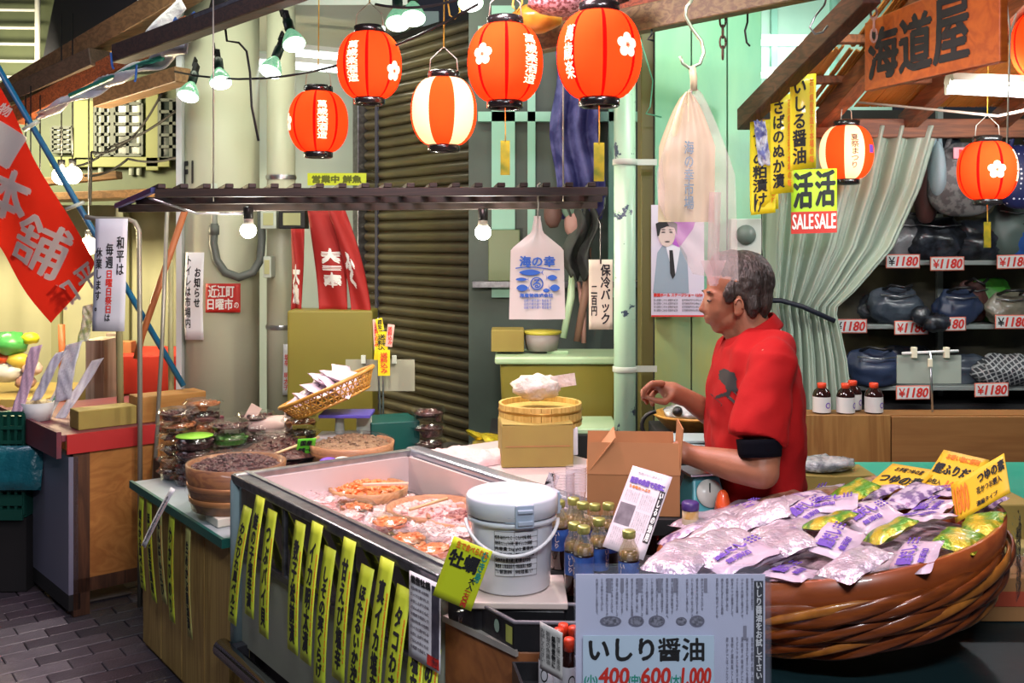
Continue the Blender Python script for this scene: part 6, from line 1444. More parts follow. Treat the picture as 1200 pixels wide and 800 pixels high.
# ---- poster of a man in a grey suit on the wall
Yp = 4.235
pp = lambda s, t_, e=0: P(s, t_, Yp) + V((0, -e, 0)) + V((0, (s - 767) / 126 * .2 * 0, 0))
ps = thing('wall_poster', 'poster of a suited dark-haired man on the green boards behind the film bag', 'poster', P(793, 371, Yp))
def poly(pts, m, e, nm, par=ps): 
    q = MB(); q.add([pp(a_, b_, e) for a_, b_ in pts], [tuple(range(len(pts)))]); return q.build(nm, m, par, world=True)
q = MB(); q.prism([pp(763, 371, 0), pp(825, 371, 0), pp(825, 371, .004), pp(763, 371, .004)], [pp(763, 240, 0), pp(825, 240, 0), pp(825, 240, .004), pp(763, 240, .004)]); q.build('sheet', mk('poster_pale', (.58, .52, .66), .4, n=(5, (.66, .62, .70), .2)), ps, world=True)
poly([(790, 258), (816, 255), (812, 268), (796, 290), (786, 285)], mk('poster_violet', (.42, .10, .50), .4), .005, 'violet_panel')
poly([(765, 343), (770, 296), (779, 283), (785, 300), (792, 303), (797, 287), (805, 300), (807, 343)], mk('poster_suit', (.26, .33, .40), .5), .006, 'suit')
poly([(779, 284), (790, 288), (797, 290), (792, 318), (789, 326)], mk('poster_shirt', (.66, .68, .74), .5), .007, 'shirt'); poly([(784, 293), (788, 293), (791, 322), (788, 327), (785, 320)], INK, .008, 'tie')
circ = lambda cx_, cy_, rx, ry, a0=0, a1=2 * PI, n=20: [(cx_ + rx * math.cos(a0 + (a1 - a0) * i / n), cy_ + ry * math.sin(a0 + (a1 - a0) * i / n)) for i in range(n)]
poly(circ(781, 274, 10, 15), mk('poster_skin', (.58, .46, .42), .5), .009, 'face'); poly([(770, 277), (768, 262), (774, 259), (786, 259), (793, 262), (793, 276), (790, 267), (782, 265), (774, 268), (772, 276)], INK, .010, 'hair')
for a_, b_, w_, h3 in ((777, 272, 2.6, .7), (786, 272, 2.6, .7), (781.5, 283, 3.4, .6), (777, 269, 3, .5), (786, 269, 3, .5)): poly(circ(a_, b_, w_, h3, n=10), INK, .0105, 'feature')
q = MB(); put(q, '歌謡ホール ステージショー 12/20', (766, 347.5, 823, 343.5), lambda a_, b_: pp(a_, b_, .006), 0, False, .25, 1); q.grid(lambda u, v: pp(763 + 62 * u, 369 + 2 * v, .006), 2, 1); q.build('red_lettering', RED_INK, ps, world=True)
q = MB()
for i in range(4): put(q, '昼の部開場十二時 夜の部開場午後五時', (766, 353 + i * 4, 794, 350 + i * 4), lambda a_, b_: pp(a_, b_, .006), 0, False, 0, 1); put(q, '前売券発売中お申込み', (799, 353 + i * 4, 822, 350 + i * 4), lambda a_, b_: pp(a_, b_, .006), 0, False, 0, 1)
q.build('small_lettering', INK, ps, world=True)
# pale square speaker panel on the wall
t = thing('wall_vent', 'pale square panel with a round grey disc on the wall behind the seller', 'vent', P(872, 298, 4.3))
q = MB(); q.box(P(873, 277, 4.36), (.13, .05, .15)); q.build('panel', m_pale, t, world=True, bevel=.004); q = MB(); M_ = Matrix.Translation(P(874, 275, 4.33)) @ Matrix.Rotation(R(90), 4, 'X'); q.lathe([(.042, 0), (.042, .006), (.001, .008)], 24, M=M_); q.build('disc', mk('disc_grey', (.12, .16, .13), .5), t, world=True)

# ---- signboard
bA = P(1013, 107, 3.6); bB = P(1172, 72, 3.0); U_ = (bB - bA); 
sb_ = thing('signboard', 'orange-brown wooden signboard with three large brushed characters', 'sign', bA)
Wb = U_.length; ud = U_.normalized(); wd = V((0, 0, 1)); nb = ud.cross(wd)
m_sbw = wood('orange_board', (.48, .11, .012), (.36, .07, .008), 3, 'X', dist=3, rough=.45)
q = MB(); Hb = .24; th_ = .03
q.prism([bA, bB, bB - nb * th_, bA - nb * th_], [bA + wd * Hb, bB + wd * (Hb + .04), bB + wd * (Hb + .04) - nb * th_, bA + wd * Hb - nb * th_]); q.build('board', m_sbw, sb_, world=True, bevel=.004)
bfn = lambda s, t_: bA + ud * s + wd * t_ + nb * .0015
for tx, s0, s1, t0, t1 in (('海', .04, .28, .035, .205), ('道', .30, .54, .035, .215), ('屋', .56, .80, .035, .235)):
    q = MB(); put(q, tx, (s0 * Wb, t0, s1 * Wb, t1), bfn, 0, False, .0062, 4, wob=.004); q.build('lettering', INK, sb_, world=True)
# fluorescent fixture
fx = thing('fluorescent_lamp', 'lit fluorescent tube fixture below the reed canopy', 'lamp', P(1165, 92, 3.9))
a_ = P(1112, 104, 4.0); b_ = P(1245, 110, 3.75)
q = MB(); q.tube([a_, b_], .020, 12); q.build('tube', mk('white_tube', (1, 1, 1), .4, emit=9, ecol=(.85, .92, 1.0)), fx, world=True)
q = MB(); up_ = V((0, 0, .045)); s_ = V((0, .05, 0)); q.prism([a_ - s_ + up_ * .6, a_ + s_ + up_ * .6, a_ + s_ * .6 + up_ * 1.3, a_ - s_ * .6 + up_ * 1.3], [b_ - s_ + up_ * .6, b_ + s_ + up_ * .6, b_ + s_ * .6 + up_ * 1.3, b_ - s_ * .6 + up_ * 1.3]); q.build('housing', mk('fixture_cream', (.55, .50, .40), .4), fx, world=True)
for sgn, e_ in ((-1, a_), (1, b_)): q = MB(); q.box(e_ + V((0, 0, .01)), (.015, .05, .06)); q.build('end_cap', MATS['fixture_cream'], fx, world=True)
q = MB(); q.tube([P(1006, 120, 4.5), P(1050, 124, 4.4), P(1110, 130, 4.2), P(1170, 136, 4.0), P(1215, 126, 3.9)], .006, 6); tag(q.build('grey_cable', mk('grey_cable', (.30, .22, .18), .5), world=True, loc=P(1006, 120, 4.5)), 'grey cable crossing under the canopy rafters', 'cable')
q = MB(); q.tube([P(1179, 0, 3.4), P(1184, 38, 3.5), P(1182, 100, 3.6), P(1180, 168, 3.6)], .003, 6); q.tube([P(1191, 16, 3.45), P(1184, 38, 3.5)], .003, 6); tag(q.build('pale_string', mk('pale_string', (.62, .58, .48), .6), world=True, loc=P(1180, 168, 3.6)), 'pale string hanging in front of the tube light', 'string')

point('fluorescent_light', P(1165, 108, 3.85), 16, (.92, .95, 1.0), .05)
# ---- yellow pennants on the canopy edge
for pl, label, text, cut in (((879, 143, 4.22, 893, 143, 248, 16, 30), 'tattered yellow banner nearest the green boards, its print half hidden by a crumpled flyer', 'ふぐの粕漬け', 0), ((903, 113, 4.08, 0, 0, 228, 0, 24), 'yellow banner in the middle, reading fish in rice bran', 'さばのぬか漬', 0), ((926, 90, 3.95, 0, 0, 200, 0, 27), 'yellow banner highest on the canopy edge, reading fish soy sauce', 'いしる醤油', 0)):
    px0, pyt, Y, _, _, pyb, _, w_ = pl
    a_ = P(px0, pyb, Y); 
    card('yellow_banner', label, 'banner', a_, V((1, -.35, .10)), V((0, 0, 1)), w_ / F * Y * 1.08, (pyb - pyt) / F * Y, DEEP_YELLOW, [(text, (.12, .06, .62, .94), INK, 1, .0018, .001), ('石川県産手造り本場の味', (.76, .06, .92, .94), ORANGE_INK, 1, .0006)], bend=lambda s, t_: .012 * math.sin(t_ * 3.2) + .006 * math.sin(s * 4), group='yellow banners on the canopy edge')
for (px0, px1, pyt, pyb, Y, tx, lb, m, ink) in ((880, 908, 200, 252, 4.21, '漬け', 'lower yellow banner below the tattered one', DEEP_YELLOW, INK),):
    a_ = P(px0, pyb, Y); card('yellow_banner', lb, 'banner', a_, V((1, -.3, .1)), (0, 0, 1), (px1 - px0) / F * Y, (pyb - pyt) / F * Y, m, [(tx, (.1, .05, .5, .95), ink, 1, .0012, .001)], group='yellow banners on the canopy edge')
q = MB(); q.grid(lambda u, v: P(882 + u * 14 + 6 * v, 142 + v * 52, 4.18) + V((0, -.015 + .02 * noise.noise(V((u * 6, v * 6, 2))), .015 * noise.noise(V((u * 9, v * 9, 7))))), 10, 16); o = q.build('crumpled_flyer', mk('violet_flyer', (.62, .60, .70), .5, n=(40, (.15, .16, .45), .08)), world=True, loc=P(888, 190, 3.95), solid=.001); tag(o, 'crumpled white and violet flyer stuck over the first yellow banner', 'flyer')
# SALE sheet
a_ = P(927, 274, 4.6); Wl = 53 / F * 4.6; Hl = 75 / F * 4.6
sl = card('sale_poster', 'lime and dark red SALE poster pinned on the green curtain', 'poster', a_, (1, -.05, .03), (0, 0, 1), Wl, Hl, mk('lime_poster', (.50, .74, .03), .45), [('#', (.0, .0, 1, .34), RED_INK, 0, 0), ('SALE', (.03, .07, .48, .30), WHITE_INK, 0, .0015), ('SALE', (.52, .07, .97, .30), WHITE_INK, 0, .0015), ('活', (.06, .40, .46, .95), INK, 0, .0045), ('活', (.54, .42, .95, .97), INK, 0, .0045)])

# ================================================================ GOODS BEHIND THE COUNTER
# olive cooler with mint lid
m_olive = mk('olive_cooler', (.26, .22, .03), .45, n=(3, (.22, .18, .03), .3)); m_mlid = mk('mint_lid', (.40, .60, .36), .4, n=(6, (.52, .68, .44), .2), coat=.2)
co = thing('cool_box', 'big olive cool box with a mint lid behind the wooden sushi tub', 'cool box', (.18, 4.75, 0), 0)
zb0, zb1 = CAMZ - (502 - 280) / F * 4.6, CAMZ - (425 - 280) / F * 4.6
q = MB(); q.box((0.03, 0, (zb0 + zb1) / 2), (.53, .30, zb1 - zb0), taper=.95); q.build('box_body', m_olive, co, bevel=.015)
q = MB(); q.box((0.03, 0, zb1 + .012), (.575, .34, .035)); q.build('lid', m_mlid, co, bevel=.01)
q = MB(); q.box((.03, -.02, zb1 + .035), (.10, .05, .015)); q.build('lid_handle', m_mlid, co, bevel=.005)
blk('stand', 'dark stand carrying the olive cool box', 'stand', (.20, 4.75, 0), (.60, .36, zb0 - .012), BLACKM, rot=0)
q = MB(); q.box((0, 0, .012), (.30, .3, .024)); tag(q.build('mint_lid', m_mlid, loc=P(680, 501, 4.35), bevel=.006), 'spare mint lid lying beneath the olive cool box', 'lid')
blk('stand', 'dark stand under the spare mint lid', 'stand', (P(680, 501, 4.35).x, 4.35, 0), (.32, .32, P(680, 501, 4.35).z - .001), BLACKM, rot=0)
# box and bucket on the cool box
blk('small_box', 'small olive box on the cool box lid beside the grey bucket', 'box', P(595, 410, 4.75), (.15, .16, .10), OLIVECARD, rot=0)
bk = thing('grey_bucket', 'grey bucket with a yellow rim on the cool box lid', 'bucket', P(635, 410, 4.75))
q = MB(); q.lathe([(.07, 0), (.085, .075), (.080, .075)], 28); q.build('bucket', mk('grey_plastic', (.30, .26, .26), .5), bk); q = MB(); q.lathe([(.085, .075), (.092, .080), (.090, .09), (.001, .092)], 28, cap=False); q.build('rim_lid', mk('yellow_lid', (.50, .42, .05), .4), bk)
# shelf behind with odds: poles, umbrellas, dark cloths
for i, (x0, y0, x1, y1, r_, m, lb, nm) in enumerate(((660, 396, 672, 300, .016, m_mlid, 'pale green rolled pole standing behind the fish-print bag', 'rolled_pole'), (676, 400, 690, 290, .017, mk('brown_wrap', (.22, .12, .08), .6), 'brown wrapped pole beside the pale green one', 'rolled_pole'), (684, 402, 678, 330, .012, mk('pinkish_wrap', (.40, .22, .18), .6), 'thin pinkish pole behind the cool box', 'rolled_pole'))):
    q = MB(); q.tube([P(x0, y0, 4.95), P((x0 + x1) / 2 + 3, (y0 + y1) / 2, 4.97), P(x1, y1, 5.0)], [r_, r_ * 1.2, r_ * .8], 10); tag(q.build(nm, m, world=True, loc=P(x0, y0, 4.95)), lb, 'pole')
q = MB()
q.grid(lambda u, v: P(665 + 30 * u + 6 * math.sin(v * 7), 245 + v * 80, 4.9) + V((0, .05 * math.sin(u * 9 + v * 4), .02 * math.sin(u * 20))), 20, 20); tag(q.build('dark_jacket', mk('black_cloth', (.015, .015, .018), .8, n=(10, (.05, .06, .05), .2)), world=True, loc=P(680, 245, 4.9), solid=.01), 'dark jacket hanging behind the fish-print bag', 'jacket')
for i, (px, py, c_, lb) in enumerate(((672, 262, (.35, .20, .17), 'pinkish round bag hanging beside the dark jacket'), (648, 250, (.10, .05, .04), 'brown bag hanging behind the rack end'), (668, 240, (.13, .22, .16), 'green bag hanging behind the rack end'))):
    q = MB(); q.ball((0, 0, 0), (.045, .04, .07), 16, 12, fn=lambda p: p * (1 + .15 * noise.noise(p * 3 + V((i, 0, 0))))); tag(q.build('hanging_bag', mk('bag_c%d' % i, c_, .6), loc=P(px, py, 4.95)), lb, 'bag')
blk('green_crate', 'green glazed crate on the dark shop shelf behind the bare bulb', 'crate', (-.04, 5.23, 1.437), (.16, .12, .26), mk('olive_green_tin', (.10, .14, .05), .4), rot=0)
# wooden sushi tub, snack bag, olive carton
su = thing('sushi_tub', 'pale yellow wooden sushi tub upturned on an olive carton', 'tub', P(633, 497, 3.75) + V((0, 0, .002)))
m_hin = wood('hinoki', (.62, .42, .12), (.48, .30, .07), 6, 'Z', dist=2)
for i in range(26):
    q = MB(); a_ = 2 * PI * i / 26; M3 = Rz(a_); q.box(M3 @ V((.146, 0, .04)), (.010, .0345, .08), rot=M3); q.build('stave', m_hin, su, bevel=.001, seg=1)
for z in (.02, .056): q = MB(); q.lathe([(.151, z - .006), (.155, z), (.151, z + .006)], 36, cap=False); q.build('hoop', mk('brass_hoop', (.42, .22, .04), .3, .6) if 'brass_hoop' not in MATS else MATS['brass_hoop'], su)
q = MB(); q.lathe([(.141, .06), (.001, .062)], 36, cap=False); q.build('bottom_board', m_hin, su)
t = thing('snack_bag', 'crumpled clear bag of white packets on the sushi tub', 'bag', P(628, 468, 3.75) + V((0, 0, .01)))
q = MB(); q.ball((0, 0, .035), (.085, .06, .045), 24, 16, fn=lambda p: p * (1 + .3 * noise.noise(p * 3))); q.build('bag', mk('pinkish_bag', (.60, .48, .42), .4, n=(30, (.72, .66, .60), .2), bump=(40, 1)), t)
q = MB(); q.box((.10, -.01, .06), (.09, .002, .045), rot=Matrix.Rotation(-.15, 3, 'Y')); q.build('bag_tag', MATS['pinkish_bag'], t)
def carton(loc, d, label, m, rot=0):
    t = thing('olive_carton', label, 'box', loc, rot)
    q = MB(); q.box((0, 0, d[2] / 2), d); q.build('box_body', m, t, bevel=.002)
    for s_ in (-1, 1): q = MB(); q.box((s_ * d[0] * .25, 0, d[2] + .002), (d[0] * .49, d[1], .003), rot=Matrix.Rotation(s_ * -.04, 3, 'Y')); q.build('flap', m, t)
    q = MB(); q.box((0, -d[1] / 2 - .001, d[2] * .5), (d[0] * .9, .001, .004)); q.build('fold_line', CARD, t)
    return t
zc_ = .857
carton((P(627, 0, 3.62).x, 3.66, zc_), (.25, .20, .145), 'olive carton below the sushi tub', OLIVECARD, .08)
blk('small_box', 'white narrow box beside the olive carton', 'box', P(672, 532, 3.68), (.03, .04, .10), m_wl, rot=0)
# olive backing carton behind the basket, clipboard stand, price labels
blk('storage_chest', 'tall olive storage chest below the red banners', 'chest', (P(390, 0, 5.1).x, 5.12, 0), (.42, .2, CAMZ - (364 - 280) / F * 5.0), m_olive, rot=0, bevel=.01)
# tilted basket with silver packets on a scale
bs = thing('bamboo_basket', 'tilted oval bamboo basket heaped with pink-white packets', 'basket', P(388, 482, 4.05))
m_bask = mk('basket_cane', (.55, .28, .05), .4, n=(40, (.36, .16, .02), .2), coat=.3)
TB = Matrix.Rotation(R(-24), 3, 'Y')
def bsk(u, v): t_ = 2 * PI * u; r_ = .155 + .045 * v; return V((0, 0, .055)) + TB @ V((r_ * math.cos(t_), r_ * .72 * math.sin(t_), -.02 + .065 * v))
q = MB(); q.tube([bsk(i / 48, 1) for i in range(49)], .008, 8); q.tube([bsk(i / 48, .0) for i in range(49)], .006, 8); q.build('rim', m_bask, bs)
q = MB()
for k in range(44):
    for dr in (-1, 1): q.tube([bsk((k + dr * .9 * j / 5 * 1.6) / 44, j / 5) for j in range(6)], .0030, 5)
for j in (.33, .66): q.tube([bsk(i / 48, j) for i in range(49)], .003, 5)
o = q.build('lattice', m_bask, bs); o['kind'] = 'stuff'
q = MB(); q.grid(lambda u, v: V((0, 0, .055)) + TB @ V((.154 * v * math.cos(2 * PI * u), .11 * v * math.sin(2 * PI * u), -.018)), 32, 3, wrap=True); q.build('floor', m_bask, bs)
bpr = random.Random(4)
o0_ = None
for i in range(20):
    a_ = i * 2.4; rr_ = .12 * math.sqrt(min(i, 22) / 20); p = V(bs.location) + V((0, 0, .055)) + TB @ V((rr_ * math.cos(a_), rr_ * .7 * math.sin(a_), .012 + .05 * max(0, 1 - i / 20) + .012 * (i % 3)))
    lb = 'small pink-white packet heaped in the tilted bamboo basket'
    rot = (bpr.uniform(-.25, .25), R(-24) + bpr.uniform(-.25, .25), bpr.uniform(0, 3))
    if o0_ is None:
        q = MB(); pillow(q, .11, .075, .018, 8, 6, sd=3); o0_ = q.build('snack_packet', m_pk, loc=p); tag(o0_, lb, 'packet', 'packets in the bamboo basket'); o0_.rotation_euler = rot
    else: dup(o0_, p, rot, lb)
sc2 = thing('weighing_scale', 'grey table scale with a blue pan edge under the bamboo basket', 'scale', P(398, 520, 4.05))
zt_ = P(388, 482, 4.05).z - P(398, 520, 4.05).z
q = MB(); q.box((0, 0, .02), (.17, .13, .04)); q.lathe([(.02, .04), (.016, zt_ - .012)], 14); q.build('body', m_pale, sc2, bevel=.006)
q = MB(); q.box((.03, 0, zt_ - .008), (.20, .15, .012)); q.build('pan', mk('blue_violet_edge', (.10, .08, .42), .35), sc2, bevel=.002)
q = MB(); q.box((.09, .05, zt_ * .55), (.06, .02, .08)); q.build('display', m_pale, sc2, bevel=.003)
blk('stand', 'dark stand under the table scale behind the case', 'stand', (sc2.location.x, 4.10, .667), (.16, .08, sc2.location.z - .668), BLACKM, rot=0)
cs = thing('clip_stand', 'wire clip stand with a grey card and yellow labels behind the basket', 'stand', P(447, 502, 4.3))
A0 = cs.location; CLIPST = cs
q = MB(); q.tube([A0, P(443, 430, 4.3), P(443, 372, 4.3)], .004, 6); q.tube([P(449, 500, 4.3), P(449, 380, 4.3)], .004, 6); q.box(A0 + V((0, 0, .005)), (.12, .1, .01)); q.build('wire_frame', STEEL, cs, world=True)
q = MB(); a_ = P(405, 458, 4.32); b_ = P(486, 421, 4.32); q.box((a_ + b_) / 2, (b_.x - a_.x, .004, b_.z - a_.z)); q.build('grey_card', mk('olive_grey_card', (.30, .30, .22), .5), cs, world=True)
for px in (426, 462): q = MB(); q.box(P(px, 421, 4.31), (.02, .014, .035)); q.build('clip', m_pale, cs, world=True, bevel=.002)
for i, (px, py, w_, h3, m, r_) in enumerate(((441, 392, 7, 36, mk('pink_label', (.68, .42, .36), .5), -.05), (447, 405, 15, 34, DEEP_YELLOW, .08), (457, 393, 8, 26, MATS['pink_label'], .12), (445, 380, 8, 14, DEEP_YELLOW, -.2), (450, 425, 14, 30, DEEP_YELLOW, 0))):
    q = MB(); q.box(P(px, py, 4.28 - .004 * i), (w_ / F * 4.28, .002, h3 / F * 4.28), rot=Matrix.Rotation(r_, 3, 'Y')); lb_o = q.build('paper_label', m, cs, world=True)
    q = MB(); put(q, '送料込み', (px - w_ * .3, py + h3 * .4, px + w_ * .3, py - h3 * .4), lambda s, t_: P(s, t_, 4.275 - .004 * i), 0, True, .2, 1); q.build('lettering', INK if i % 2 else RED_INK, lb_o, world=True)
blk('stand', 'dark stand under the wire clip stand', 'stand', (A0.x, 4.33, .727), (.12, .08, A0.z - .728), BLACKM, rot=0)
# hanging white strip with red marks on the thin column
a_ = P(331, 463, 5.41); card('notice_strip', 'white strip with red and black writing on the thin column', 'strip', a_, (1, 0, .02), (.02, 0, 1), .085, .27, WHITE_PAPER, [('数の子', (.45, .45, .9, .95), INK, 1, .001), ('塩辛 明太子', (.08, .1, .38, .8), RED_INK, 1, .0006), ('おすすめ品', (.5, .06, .75, .42), GREY_INK, 1, .0003)])
# ---- notices on the big column
a_ = P(217, 398, 5.385); card('notice_strip', 'white curling notice with black writing on the big column', 'notice', a_, (1, -.12, 0), (.0, 0, 1), 23 / F * 5.3, 104 / F * 5.3, WHITE_PAPER, [('お知らせ', (.52, .38, .84, .82), INK, 1, .0016), ('トイレは市場内', (.04, .14, .34, .96), INK, 1, .0008)], bend=lambda s, t_: .01 * math.sin(t_ * 4))
a_ = P(241, 366, 5.392); rc = card('red_notice', 'small red notice with white lettering on the big column', 'notice', a_, (1, 0, 0), (0, 0, 1), 41 / F * 5.36, 34 / F * 5.36, mk('red_paper', (.52, .02, .015), .5), [('近江町', (.08, .52, .82, .94), WHITE_INK, 0, .0014), ('日曜市', (.06, .10, .78, .48), WHITE_INK, 0, .0014), ('の', (.82, .15, .95, .35), WHITE_INK, 0, .0005)])
q = MB(); pts = [P(251, 262, 5.35), P(250, 285, 5.35), P(254, 305, 5.35), P(264, 319, 5.34), P(280, 325, 5.34), P(296, 319, 5.35), P(305, 305, 5.38), P(307, 280, 5.4), P(306, 245, 5.42)]
q.tube(pts, .022, 12); t = tag(q.build('conduit', mk('grey_conduit', (.09, .10, .09), .5), world=True, loc=P(251, 262, 5.35)), 'thick grey conduit looping down in front of the big column', 'conduit')
q = MB(); q.tube([P(251, 215, 5.36), P(251, 262, 5.35)], .017, 10); q.build('upper_pipe', m_pale, t, world=True); q = MB(); q.tube([P(251, 264, 5.35), P(251, 275, 5.35)], .027, 12); q.build('collar', MATS['grey_conduit'], t, world=True)
# small boxes on the thin column
for i, (px0, py0, px1, py1, m, lb) in enumerate(((308, 246, 326, 268, m_pale, 'pale switch box on the thin column beside its framed twin'), (329, 246, 360, 268, BLACK, 'black framed switch box hanging below the rack'), (311, 300, 320, 325, m_pale, 'small pale meter box lower on the thin column'))):
    a_, b_ = P(px0, py1, 5.35), P(px1, py0, 5.35); o = thing('switch_box', lb, 'switch box', (a_ + b_) / 2); q = MB(); q.box((0, 0, 0), (b_.x - a_.x, .10, b_.z - a_.z)); q.build('housing', m, o, bevel=.004)
    q = MB(); q.box((0, -.052, 0), ((b_.x - a_.x) * .66, .006, (b_.z - a_.z) * .66)); q.build('cover', mk('yellowish_cover', (.45, .45, .22), .4) if 'yellowish_cover' not in MATS else MATS['yellowish_cover'], o, bevel=.002)
t = thing('lime_sign', 'lime yellow lettered sign above the rack behind the lanterns', 'sign', P(395, 210, 6.3)); q = MB(); q.box((0, 0, 0), (.36, .02, .075)); q.build('board', mk('lime_sign_glow', (.55, .62, .03), .4, emit=.25), t); q = MB(); put(q, '営業中 鮮魚', (-.15, -.022, .15, .022), lambda s, t_: V((s, -.012, t_)), 0, False, .003, 2); q.build('lettering', mk('olive_ink', (.12, .14, .01), .6), t)  # board gives off a faint glow of its own lime colour
# ---- red banners between column and shutter
m_ban = mk('red_banner', (.42, .015, .012), .7, n=(4, (.30, .01, .01), .3))
for i, (top, bot, tx, lb, rc_) in enumerate((((342, 356, 268), (341, 354, 364), '大漁', 'narrow red banner by the thin column', (.1, .10, .8, .55)), ((361, 402, 246), (374, 408, 364), '大一本', 'widest red banner with white brush characters, hanging in the middle', (.25, .25, .85, .60)), ((385, 404, 246), (412, 436, 374), 'ふく', 'red banner slanting towards the shutter guide', (.1, .30, .6, .60)))):
    Yb_ = 5.15 - i * .04
    f_ = lambda u, v, e=0, top=top, bot=bot, i=i, Yb_=Yb_: P(bot[0] + (bot[1] - bot[0]) * u + ((top[0] + (top[1] - top[0]) * u) - (bot[0] + (bot[1] - bot[0]) * u)) * v ** (1.5 if i == 2 else 1.1), bot[2] + (top[2] - bot[2]) * v, Yb_) + V((0, .02 * math.sin(u * 5 + v * 4) - e, 0))
    q = MB(); q.grid(lambda u, v: f_(u, v), 12, 16); o = q.build('red_banner', m_ban, world=True, loc=f_(0, 1), solid=.003); tag(o, lb, 'banner', 'red banners beside the shutter')
    q = MB(); put(q, tx, rc_, lambda s, t_: f_(s, t_, .006), 0, True, .02, 2, maxlen=.15, wob=.01); q.build('lettering', WHITE_INK, o, world=True)
# items around the seller: black cable loop, tray basket on the bench
bn_ = blk('back_bench', 'dark bench along the green boards behind the seller', 'bench', (.76, 3.98, 0), (.42, .30, CAMZ - (505 - 280) / F * 3.9), BLACKM, rot=0)
zb_ = CAMZ - (505 - 280) / F * 3.9
t = thing('bamboo_tray', 'round bamboo tray with clear packets on the bench behind the seller', 'tray', (.70, 3.95, zb_))
q = MB(); q.lathe([(.10, .0), (.15, .05), (.158, .058), (.15, .062), (.095, .012), (.001, .012)], 32); q.build('tray', m_bask, t)
q = MB(); q.ball((0, 0, .06), (.11, .09, .035), 20, 12, fn=lambda p: p * (1 + .35 * noise.noise(p * 3))); q.build('clear_packets', mk('grey_film_pack', (.20, .22, .24), .2, n=(30, (.5, .52, .52), .12), coat=.6, bump=(40, 1)), t)
q = MB(); pts = [P(770 + 18 * math.cos(a_), 498 + 16 * math.sin(a_), 3.82) for a_ in [x * .35 + 2.2 for x in range(8)]]; q.tube(pts, .008, 8); q.ball(P(794, 482, 3.85), (.02, .02, .02), 12, 8); tag(q.build('gas_hose', BLACK, world=True, loc=pts[0]), 'black hose looping up behind the raised hand', 'hose')
t = thing('tray_stack', 'pale blue tray edge behind the forearm of the seller', 'tray', P(790, 517, 3.1)); q = MB(); q.box((0, 0, 0), (.22, .14, .012), rot=Matrix.Rotation(.05, 3, 'Y')); q.box((0, 0, .010), (.20, .12, .008)); q.build('tray', mk('pale_blue_tray', (.42, .56, .55), .4), t, bevel=.002)
blk('stand', 'dark stand under the pale blue tray beside the seller', 'stand', (P(790, 0, 3.1).x, 3.1, .857), (.2, .12, P(790, 517, 3.1).z - .870), BLACKM, rot=0)

# ================================================================ BAG SHOP
# partition boards with bottles on top
m_ply2 = wood('grained_ply', (.34, .17, .045), (.24, .105, .025), 2.2, 'Z', dist=10); m_ply3 = wood('flat_ply', (.30, .14, .04), (.25, .11, .03), 3, 'X', dist=3)
Yw = 4.1
pt = thing('board_partition', 'waist-high plywood partition between the stall and the bag shop', 'partition', (1.6, Yw, 0))
for px0, px1, pyt, m in ((938, 1043, 486, m_ply2), (1044, 1300, 486, m_ply3)):
    a_ = P(px0, pyt, Yw); b_ = P(px1, pyt, Yw); q = MB(); q.box(((a_.x + b_.x) / 2, Yw, a_.z / 2 + .005 + (.0 if px0 < 1000 else -.006)), (b_.x - a_.x - .003, .02, a_.z - .01)); q.build('plank', m, pt, world=True, bevel=.001, seg=1)
q = MB(); a_ = P(938, 486, Yw); b_ = P(1300, 486, Yw); q.box(((a_.x + b_.x) / 2, Yw + .075, a_.z - .012), (b_.x - a_.x, .13, .02)); q.build('ledge', m_ply3, pt, world=True)
bt0 = None; zb_b = a_.z
for i, (px, pyt, Y, lb) in enumerate(((963, 452, 4.15, 'brown bottle with a red cap nearest the seller on the partition'), (991, 452, 4.14, 'red-capped brown bottle in front of another on the partition'), (999, 451, 4.22, 'red-capped brown bottle half hidden behind the middle one'), (1024, 451, 4.15, 'red-capped brown bottle standing alone at the board joint'))):
    if bt0 is None:
        bt0 = t = thing('sauce_bottle', lb, 'bottle', P(px, 486, Y), 0, 'red-capped brown bottles on the partition')
        q = MB(); q.lathe([(.033, 0), (.036, .004), (.036, .075), (.030, .092), (.017, .103), (.016, .110)], 28); q.build('glass', m_soy, t)
        q = MB(); q.lathe([(.0175, .100), (.018, .120), (.016, .123), (.001, .123)], 20); q.build('cap', m_redcap, t)
        q = MB(); q.lathe([(.0365, .006), (.0365, .068)], 28, cap=False); lab = q.build('label', mk('label_cream_white', (.62, .60, .58), .5), t)
        q = MB(); f_ = lambda s, t_: V((math.sin(s) * .0370, -math.cos(s) * .0370, t_)); q.grid(lambda a, b: f_(.45 + .32 * math.cos(a * 2 * PI) * (1 - b * .35), .035 + .012 * math.sin(a * 2 * PI) * (1 - b * .35)), 16, 1); q.build('round_mark', PURPLE_INK, lab)
        t.location.z = zb_b - .001
    else: dup(bt0, (P(px, 0, Y).x, Y, zb_b - .001), rnd.uniform(-.4, .5), lb)
